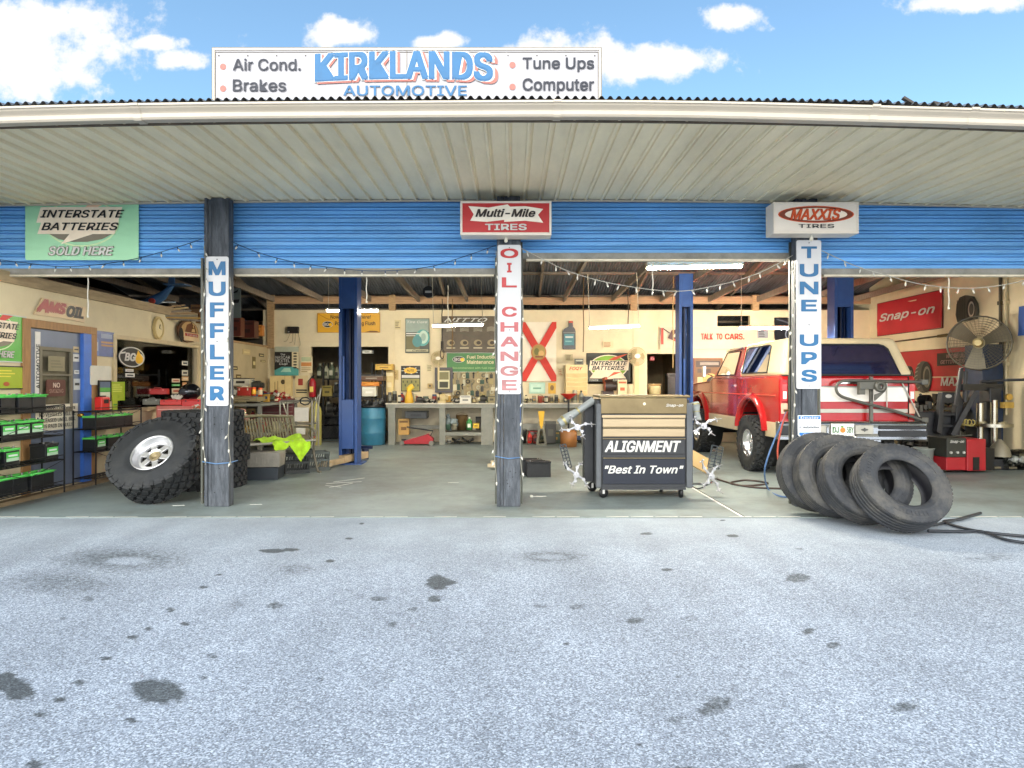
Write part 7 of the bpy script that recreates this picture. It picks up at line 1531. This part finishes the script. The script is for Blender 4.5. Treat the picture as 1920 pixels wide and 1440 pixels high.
# table
TB = thing('work_table', 'low cluttered table along the plywood wall', 'table', (-4.95, 12.3, 0)); T = TB
mk('top', lambda b: b.bb(-.45, -.8, .90, .45, 1.2, .94), BG_); mk('leg', lambda b: [b.bb(x - .03, y - .03, 0, x + .03, y + .03, .9) for x in (-.4, .4) for y in (-.75, 1.15)], BG_); mk('shelf', lambda b: b.bb(-.42, -.75, .35, .42, 1.15, .38), BG_)
for a in (('box', 'white_case', 'white case with dark lid on the table by the plywood wall', 'case', 456, 709, 724, 32, 12.6, 'c9c4ae', '2a241c', None), ('tool', 'saw', 'dark saw machine on top of the red tool pile', 'power tool', 483, 712, 733, 26, 12.4, '34352f', '6b6a5a', None), ('toolbox', 'toolbox', 'red toolbox with white label on the left table', 'toolbox', 459, 726, 742, 26, 12.2, 'a82a1e', 'd8d0b8', None), ('can', 'orange_can', 'orange can right of the labelled red toolbox', 'can', 476, 726, 742, 8, 12.2, 'd4501c', 'e0b030', None), ('can', 'orange_can', 'orange red can second right of the toolbox', 'can', 488, 727, 743, 8, 12.2, 'd85a24', 'd8c8a0', None),
          ('heap', 'red_tools', 'pile of red and steel tools on the dark red chest', 'tools', 512, 728, 748, 34, 13.2, '8c1c18', 'a9a69a', None), ('heap', 'red_tools', 'smaller pile of red clamps right of the tool pile', 'tools', 535, 732, 748, 18, 13.3, '9a2a20', 'c4b48c', None), ('carton', 'flat_board', 'flat tan boards under the table clutter', 'boards', 462, 744, 752, 56, 12.0, '8f8360', '6a6044', None),
          ('box', 'small_radio', 'dark box with dials under the left table', 'radio', 475, 752, 766, 20, 12.3, '2d2a24', '9a9484', None), ('heap', 'rag_pile', 'pink and cream rags behind the park bench', 'rags', 448, 762, 786, 34, 11.0, 'b98a7a', 'cfc3a2', None), ('bottle', 'jug', 'dark red jug below the left table', 'jug', 474, 770, 788, 10, 12.2, '6a1418', '2c1214', None), ('bottle', 'jug', 'pale jug below the left table', 'jug', 486, 766, 788, 9, 12.2, 'b9b08a', '6a6444', None), ('heap', 'steel_parts', 'steel parts on the table edge beside the muffler post', 'parts', 437, 722, 746, 14, 11.9, '4a463c', 'a5a294', None)):
    item(*a[:11], z=a[11])
# loft above the office: boxes, boards and an old model plane
for (px, y0, y1, w_, Y, c, c2, l) in ((442, 596, 631, 26, 12.2, '5a2416', '3a170e', 'reddish brown carton on the ledge above the plywood wall'), (466, 602, 634, 30, 12.8, '4a1f14', '2c120c', 'dark brown carton beside the reddish one on the ledge'), (486, 610, 630, 16, 13.4, 'c07a34', '8a5420', 'orange carton at the right end of the ledge'), (372, 572, 606, 22, 11.2, '9a6a36', '6a4420', 'tan carton in the loft beside the muffler post')):
    item('carton', 'loft_carton', l, 'carton', px, y0, y1, w_, Y, c, c2)
panel('grey_sheet', 'grey sheet of printed metal standing on the ledge behind the muffler post', 'sheet', BW(430, 540, 452, 596, 12.0), C('6d7670', .5), t=.01, shapes=[('p', [(.1, .8), (.8, .95), (.7, .85)], INK), ('p', [(.2, .6), (.9, .62), (.8, .5), (.3, .5)], INK)])
T = thing('model_plane', 'old blue model aeroplane lying tail up on the loft boards', 'model', W(292, 572, 9.9))
mk('fuselage', lambda b: b.tube([(-.32, 0, -.02), (-.1, 0, .02), (.1, 0, .14), (.26, 0, .30)], [.05, .09, .07, .025], 10), mat('plane_blue', (.03, .10, .22), .4, var=.3)); mk('tail_fin', lambda b: (b.prism([(.17, .22), (.30, .30), (.29, .50), (.22, .48)], -.01, .01), b.bb(.18, -.12, .30, .50, .12, .315)), mat('plane_blue', (.03, .10, .22), .4)); mk('wing', lambda b: b.beam((-.2, -.3, .0), (.0, .45, .1), .18, .02), C('8d9aa0', .5)); mk('emblem', lambda b: b.sphere((-.02, -.075, .05), (.06, .02, .05), 10), C('b03020', .5))
for k in range(7):
    a = W(235 + 12 * k, 585 + 2 * k, 9.6 + .1 * k); b = W(345 + 6 * k, 572 + 5 * k, 10.6); mb = MB(); mb.beam(a, b, .06, .025); solo('loft_board', 'loose %s board in the heap on the office loft' % ['short splintered', 'long pale', 'thin dark', 'thick tan', 'bent grey', 'narrow yellow', 'broad brown'][k], 'board', mb, [TIMBER, C('c9b07a', .7), OLDWOOD, TIMBER, C('8d8672', .7), C('b8924c', .7), OLDWOOD][k])
for (px, y0, y1, w_, c, c2, k2, l) in ((240, 566, 582, 18, 'a8854e', '7a5c30', 'heap', 'crumpled tan wrapping at the left end of the loft heap'), (340, 590, 606, 18, '3a3a34', 'c9c4b0', 'heap', 'dark and white fittings at the front edge of the loft'), (352, 596, 618, 18, '8a6234', '4a3a24', 'heap', 'brown parts over the round tire plaque')):
    item(k2, 'loft_junk', l, 'junk', px, y0, y1, w_, 10.0 if px < 330 else 10.9, c, c2)
# dark bench with heaps of fittings under the tire banner
T = thing('side_bench', 'dark narrow bench under the tire banner on the right wall', 'bench', (7.7, 12.3, 0))
mk('top', lambda b: b.bb(-.3, -1.6, .86, .3, 1.6, .90), C('2c2b26', .6)); mk('leg', lambda b: [b.bb(x - .03, y - .03, 0, x + .03, y + .03, .86) for x in (-.25, .25) for y in (-1.5, 0, 1.5)], C('1c1c1a', .6)); mk('lower_shelf', lambda b: b.bb(-.28, -1.55, .35, .28, 1.55, .38), C('2c2b26', .6))
for (y_, z_, w_, k_, c, c2, l) in ((11.2, .90, .34, 'heap', '1c1c1c', '8c8a80', 'heap of black clamps at the near end of the side bench'), (11.75, .90, .30, 'tool', '26282a', '5a5a54', 'black motor tool on the side bench'), (12.3, .90, .30, 'heap', '2e2a24', 'a09a88', 'pile of steel fittings in the middle of the side bench'), (12.9, .90, .28, 'box', '3a2a22', '6a4a34', 'dark brown box at the far part of the side bench'),
        (11.4, .38, .40, 'heap', '161616', '5c5c56', 'black scrap heap low under the side bench'), (12.1, .38, .36, 'toolbox', '24262a', '6d6d68', 'dark toolbox low under the side bench'), (12.8, .38, .34, 'heap', '20201e', '77756a', 'tangle of parts at the far end under the side bench')):
    Y_ = y_; x_ = 7.6; px_ = 960 + x_ * 1200 / Y_; item(k_, 'side_clutter', l, 'parts', px_, 720, 720 + .22 * 1200 / Y_, w_ * 1200 / Y_, Y_, c, c2, z=z_, rz=R(-60))
# back row of the workbench, and small stock on the left table and under the bench
ordn = ['first', 'second', 'third', 'fourth', 'fifth', 'sixth', 'seventh', 'eighth', 'ninth', 'tenth', 'eleventh', 'twelfth', 'thirteenth', 'fourteenth']
pal = [('6a5a34', 'brown'), ('c8bf9a', 'cream'), ('24251f', 'black'), ('8c2a20', 'red'), ('4a5a4a', 'dull green'), ('b08a3a', 'amber'), ('77786e', 'grey'), ('2f4868', 'blue')]
for k in range(13):
    px = 737 + k * 15 + random.uniform(-3, 3); hgt = random.uniform(9, 19); c = pal[(k * 3) % 8]; kd = ('can', 'bottle', 'carton', 'bottle', 'box')[k % 5]
    item(kd, {'can': 'metal_can', 'bottle': 'oil_bottle', 'carton': 'small_carton', 'box': 'parts_box'}[kd], '%s %s, %s in the back row of the workbench from the drum' % (c[1], kd, ordn[k]), kd, px, 757 - hgt, 757, random.uniform(7, 12), 14.22, c[0], pal[(k * 5 + 2) % 8][0], z=zt)
for k in range(7):
    px = 986 + k * 15 + random.uniform(-3, 3); hgt = random.uniform(8, 15); c = pal[(k * 5 + 1) % 8]; kd = ('bottle', 'carton', 'can', 'box')[k % 4]
    item(kd, {'can': 'metal_can', 'bottle': 'oil_bottle', 'carton': 'small_carton', 'box': 'parts_box'}[kd], '%s %s, %s from the oil change post in the back row under the flag' % (c[1], kd, ordn[k]), kd, px, 757 - hgt, 757, random.uniform(7, 11), 14.22, c[0], pal[(k * 3 + 2) % 8][0], z=zt)
for k in range(9):
    px = 434 + k * 11 + random.uniform(-2, 2); hgt = random.uniform(10, 20); c = pal[(k * 3 + 3) % 8]; kd = ('bottle', 'can', 'box', 'heap')[k % 4]; Y = 12.75 + .25 * (k % 2)
    item(kd, {'can': 'spray_can', 'bottle': 'oil_bottle', 'box': 'parts_box', 'heap': 'tool_heap'}[kd], '%s %s, %s from the muffler post at the back of the left table' % (c[1], kd, ordn[k]), kd, px, 745 - hgt, 745, random.uniform(8, 14), Y, c[0], pal[(k * 5 + 1) % 8][0], z=.94)
for k in range(6):
    px = 446 + k * 15; c = pal[(k * 3 + 2) % 8]; kd = ('carton', 'heap', 'box')[k % 3]
    item(kd, {'carton': 'stock_carton', 'heap': 'scrap_heap', 'box': 'crate_box'}[kd], '%s %s, %s from the muffler post on the lower shelf of the left table' % (c[1], kd, ordn[k]), kd, px, 765, 785, random.uniform(14, 20), 12.2, c[0], pal[(k + 4) % 8][0], z=.38)
for k in range(5):
    px = 1000 + k * 20; c = pal[(k * 3 + 6) % 8]; kd = ('box', 'heap', 'carton')[k % 3]
    item(kd, {'carton': 'stock_carton', 'heap': 'scrap_heap', 'box': 'crate_box'}[kd], '%s %s, %s from the oil change post on the floor below the flag' % (c[1], kd, ordn[k]), kd, px, 806, 829, random.uniform(14, 22), 14.1, c[0], pal[(k + 3) % 8][0], z=0)
for (px, y0, y1, w_, Y, kd, c, c2, l) in ((1700, 756, 800, 40, 10.9, 'heap', '18181a', '8a8a84', 'heap of black engine parts right beside the truck tail'), (1728, 770, 806, 34, 10.7, 'tool', '202226', '6d6d66', 'dark motor housing between truck tail and wheel balancer'), (1712, 806, 846, 44, 10.3, 'heap', '1b1b1b', '6c6a60', 'black scrap pile on the floor behind the grey bucket'), (1790, 796, 828, 40, 10.6, 'heap', '222120', '9a9684', 'steel fittings heaped behind the red charger'), (1905, 840, 878, 40, 9.7, 'heap', '2a2c2a', 'a5a59c', 'tangle of grey scrap beside the clear bag at the right edge'), (1760, 738, 768, 26, 11.3, 'vise', '2a2c30', '8c8c84', 'black bench vise under the tire banner')):
    item(kd, 'scrap_heap' if kd == 'heap' else 'shop_part', l, 'parts', px, y0, y1, w_, Y, c, c2)
T = thing('cord_reel', 'black hanging cord reel under the roof left of the oil change post', 'cord reel', W(804, 548, 12.0)); mk('reel', lambda b: b.cyl((0, -.06, 0), (0, .06, 0), .11), BLACK); mk('bracket', lambda b: b.beam((0, 0, .08), (0, 0, .42), .03, .02), STEEL); mk('label', lambda b: b.box((0, -.063, 0), (.12, .004, .04)), C('a8a8a4', .5))
for (x0, y0, x1, y1, c, c2, l) in ((733, 694, 747, 712, 'c8b27a', '8a6a34', 'tan notice pinned right of the shelf frame by the doorway'), (800, 683, 812, 697, 'd6c79c', '6f6a50', 'cream notice left of the thick framed glass case'), (1046, 690, 1056, 706, 'cfc39a', 'a0522c', 'cream card between the flag and the parts cabinet'), (1060, 664, 1074, 676, 'b9ad84', '55503c', 'faded card under the bottle shaped sign'), (740, 600, 752, 618, 'd2c294', '77684a', 'pale sheet left of the tire care poster'), (1130, 640, 1150, 652, 'd8c89c', '8a4a30', 'cream strip sign above the battery window'), (1420, 618, 1440, 634, '8a8f94', '2c3038', 'grey print right of the talk banner')):
    panel('wall_note', l, 'notice', BW(x0, y0, x1, y1, 14.375), C(c, .6), t=.004, shapes=txt_lines(4, .12, .88, .12, .88, C(c2, .6)))
# dim contents of the office seen through its window
for (y_, z0, z1, w_, c, l) in ((9.3, 1.2, 1.5, .4, '4a3c22', 'dim brown carton on the office shelf behind the glass'), (9.9, .95, 1.35, .5, '1c1a16', 'black chair back inside the office'), (10.6, 1.05, 1.3, .35, '6a5c3a', 'dim tan box inside the office near the doorway'), (10.2, 1.5, 1.75, .3, '5a4c2c', 'framed sheet on the office partition')):
    mb = MB(); mb.box((0, 0, (z1 - z0) / 2), (.06 if w_ < .35 else .3, w_, z1 - z0)); mb.box((.16 if w_ >= .35 else .04, 0, (z1 - z0) * .6), (.01, w_ * .6, .08), C('8a7a50', .6)); solo('office_item', l, 'office item', mb, C(c, .6), (-7.0 if w_ >= .35 else -7.45, y_, z0), bevel=.01)
# ---------------------------------------------------------------- string lights
def string_light(label, pts, n, cord, bulbs_up=.0, dn=.05):
    """pts are picture points with depth; a sagging wire with little bulbs"""
    Pw = [W(*p) for p in pts]; T = thing('string_light', label, 'string lights', Pw[0]); path = crv([p - Pw[0] for p in Pw], 14)
    mb = MB(); mb.tube(path, .0042, 6); part('wire', mb, cord, T)
    L = [0]; 
    for i in range(1, len(path)): L.append(L[-1] + (path[i] - path[i - 1]).length)
    first = None
    for k in range(n):
        t = L[-1] * (k + .5 + random.uniform(-.2, .2)) / n; i = max(j for j in range(len(L)) if L[j] <= t); i = min(i, len(path) - 2)
        f = (t - L[i]) / max(1e-6, L[i + 1] - L[i]); p = path[i].lerp(path[i + 1], f)
        mb = MB(); a = random.uniform(-.6, .6); d = Vector((math.sin(a), random.uniform(-.3, 0), -math.cos(a))); mb.cyl((0, 0, 0), d * .028, .006, n=6, m=cord)
        mb.lathe([(.0, .0), (.009, .003), (.009, .022), (.0, .042)], 8, None, Matrix.Translation(d * .026) @ zto(d).to_matrix().to_4x4())
        o = part('bulb', mb, BULB, T); o.location = p
    return T
BULB = mat('bulb_frosted', (.62, .60, .53), .25, var=.02); CW = C('a9a79c', .6); CG = C('1d3a5a', .6)
string_light('dark cord light string sagging across the first blue door', [(-20, 484, 6.9), (40, 492, 6.9), (130, 500, 6.9), (240, 488, 6.9), (330, 464, 6.85), (378, 448, 6.85)], 12, CG)
string_light('dark cord light string sagging across the second blue door', [(432, 452, 6.85), (480, 472, 6.9), (540, 489, 6.9), (600, 499, 6.9), (700, 508, 6.9), (800, 501, 6.9), (870, 481, 6.9), (930, 460, 6.85)], 15, CG)
string_light('white light string sagging across the bay of the alignment cart', [(978, 466, 6.85), (1018, 486, 6.85), (1070, 510, 6.85), (1150, 532, 6.85), (1260, 546, 6.85), (1340, 536, 6.85), (1420, 513, 6.85), (1488, 478, 6.85)], 20, CW)
string_light('white light string sagging across the right hand bay', [(1541, 470, 6.85), (1600, 497, 6.9), (1665, 517, 6.85), (1740, 535, 6.85), (1830, 540, 6.85), (1920, 526, 6.85), (1990, 500, 6.85)], 15, CW)
def down(label, px, y0, y1, n, Y=6.76, cord=None):
    return string_light(label, [(px + 3 * math.sin(i * 1.9), y0 + (y1 - y0) * i / 7, Y - .02 * (i % 2)) for i in range(8)], n, cord or CW2)
CW2 = C('7d7b70', .6)
down('light string running down the left edge of the muffler post', 383, 460, 872, 16)
down('light string running down the right edge of the muffler post', 431, 520, 872, 14)
down('light string running down the left edge of the oil change post', 930, 470, 910, 15)
down('light string running down the right edge of the oil change post', 978, 540, 900, 11)
down('light string running down the left edge of the tune up post', 1487, 490, 930, 16)
for (pa, l, y) in ((1, 'blue cord tied around the muffler post', 868), (2, 'blue cord tied around the oil change post', 858)):
    a, b = PX[pa]; z = 1.3 + (720 - y) * 6.75 / 1200; mb = MB(); mb.tube([(a - .01, 6.97, z), (a - .012, 6.77, z + .01), ((a + b) / 2, 6.768, z - .012), (b + .012, 6.77, z), (b + .012, 6.97, z)], .006, 6); solo('tie_cord', l, 'cord', mb, C('5b7fa8', .6))
# ---------------------------------------------------------------- hoses and leads on the floor
def G(x, y, z=.012): Y = 1.3 * 1200 / (y - 720); return Vector(((x - 960) * Y / 1200, Y, z))
HB = C('20242a', .45)
def hose(name, label, pts, r, m, cat='hose'): mb = MB(); mb.tube(crv([Vector(p) for p in pts], 10), r, 8); return solo(name, label, cat, mb, m)
hose('air_hose', 'black air hose looping over the pavement right of the tire row', [G(1690, 992), G(1760, 985), G(1838, 964), G(1800, 976), G(1770, 981), G(1830, 998), G(1920, 1008), G(2000, 1013)], .013, HB)
hose('air_hose', 'second black hose lying lower on the pavement at the right edge', [G(1740, 998), G(1800, 999), G(1840, 999), G(1880, 1013), G(1920, 1020), G(1990, 1027)], .013, HB)
hose('air_hose', 'blue hose hanging beside the tune up post and trailing on the floor', [W(1474, 772, 7.3), W(1468, 790, 7.35), W(1450, 830, 7.4), W(1434, 880, 7.4), G(1440, 918), G(1462, 932), G(1490, 934)], .010, C('4a6a96', .5))
hose('air_hose', 'red hose hanging beside the tune up post', [W(1478, 768, 7.2), W(1466, 800, 7.2), W(1458, 850, 7.2), W(1468, 895, 7.2), W(1482, 922, 7.2)], .010, C('b8503c', .5))
hose('air_hose', 'coiled dark brown hose on the floor behind the cart right clamp', [G(1345, 900), G(1390, 912), G(1440, 908), G(1400, 902), G(1370, 908), G(1420, 916), G(1480, 918)], .012, C('3a2a24', .5))
hose('power_lead', 'thin lead running from the cart foot across the slab', [G(1296, 912), G(1310, 918), G(1330, 908), G(1345, 897)], .006, HB, 'lead')
T = thing('spray_wand', 'small red fitting where the hoses hang on the tune up post', 'fitting', W(1476, 770, 7.15)); mb = MB(); mb.cyl((-.04, 0, 0), (.05, -.02, .01), .014); mb.sphere((.05, -.02, .01), .022, 8); part('body', mb, C('7a5a3a', .4, .5), T)
mb = MB(); mb.beam((0, 0, 0), (.11, 0, .0), .008, .006); mb.beam((.03, .03, 0), (.15, .02, 0), .008, .006); mb.sphere((-.02, .0, .0), .02, 8)
solo('paper_scrap', 'torn pale scrap lying in front of the oil change post', 'scrap', mb, C('d2d0c4', .8), G(1000, 932, .006))
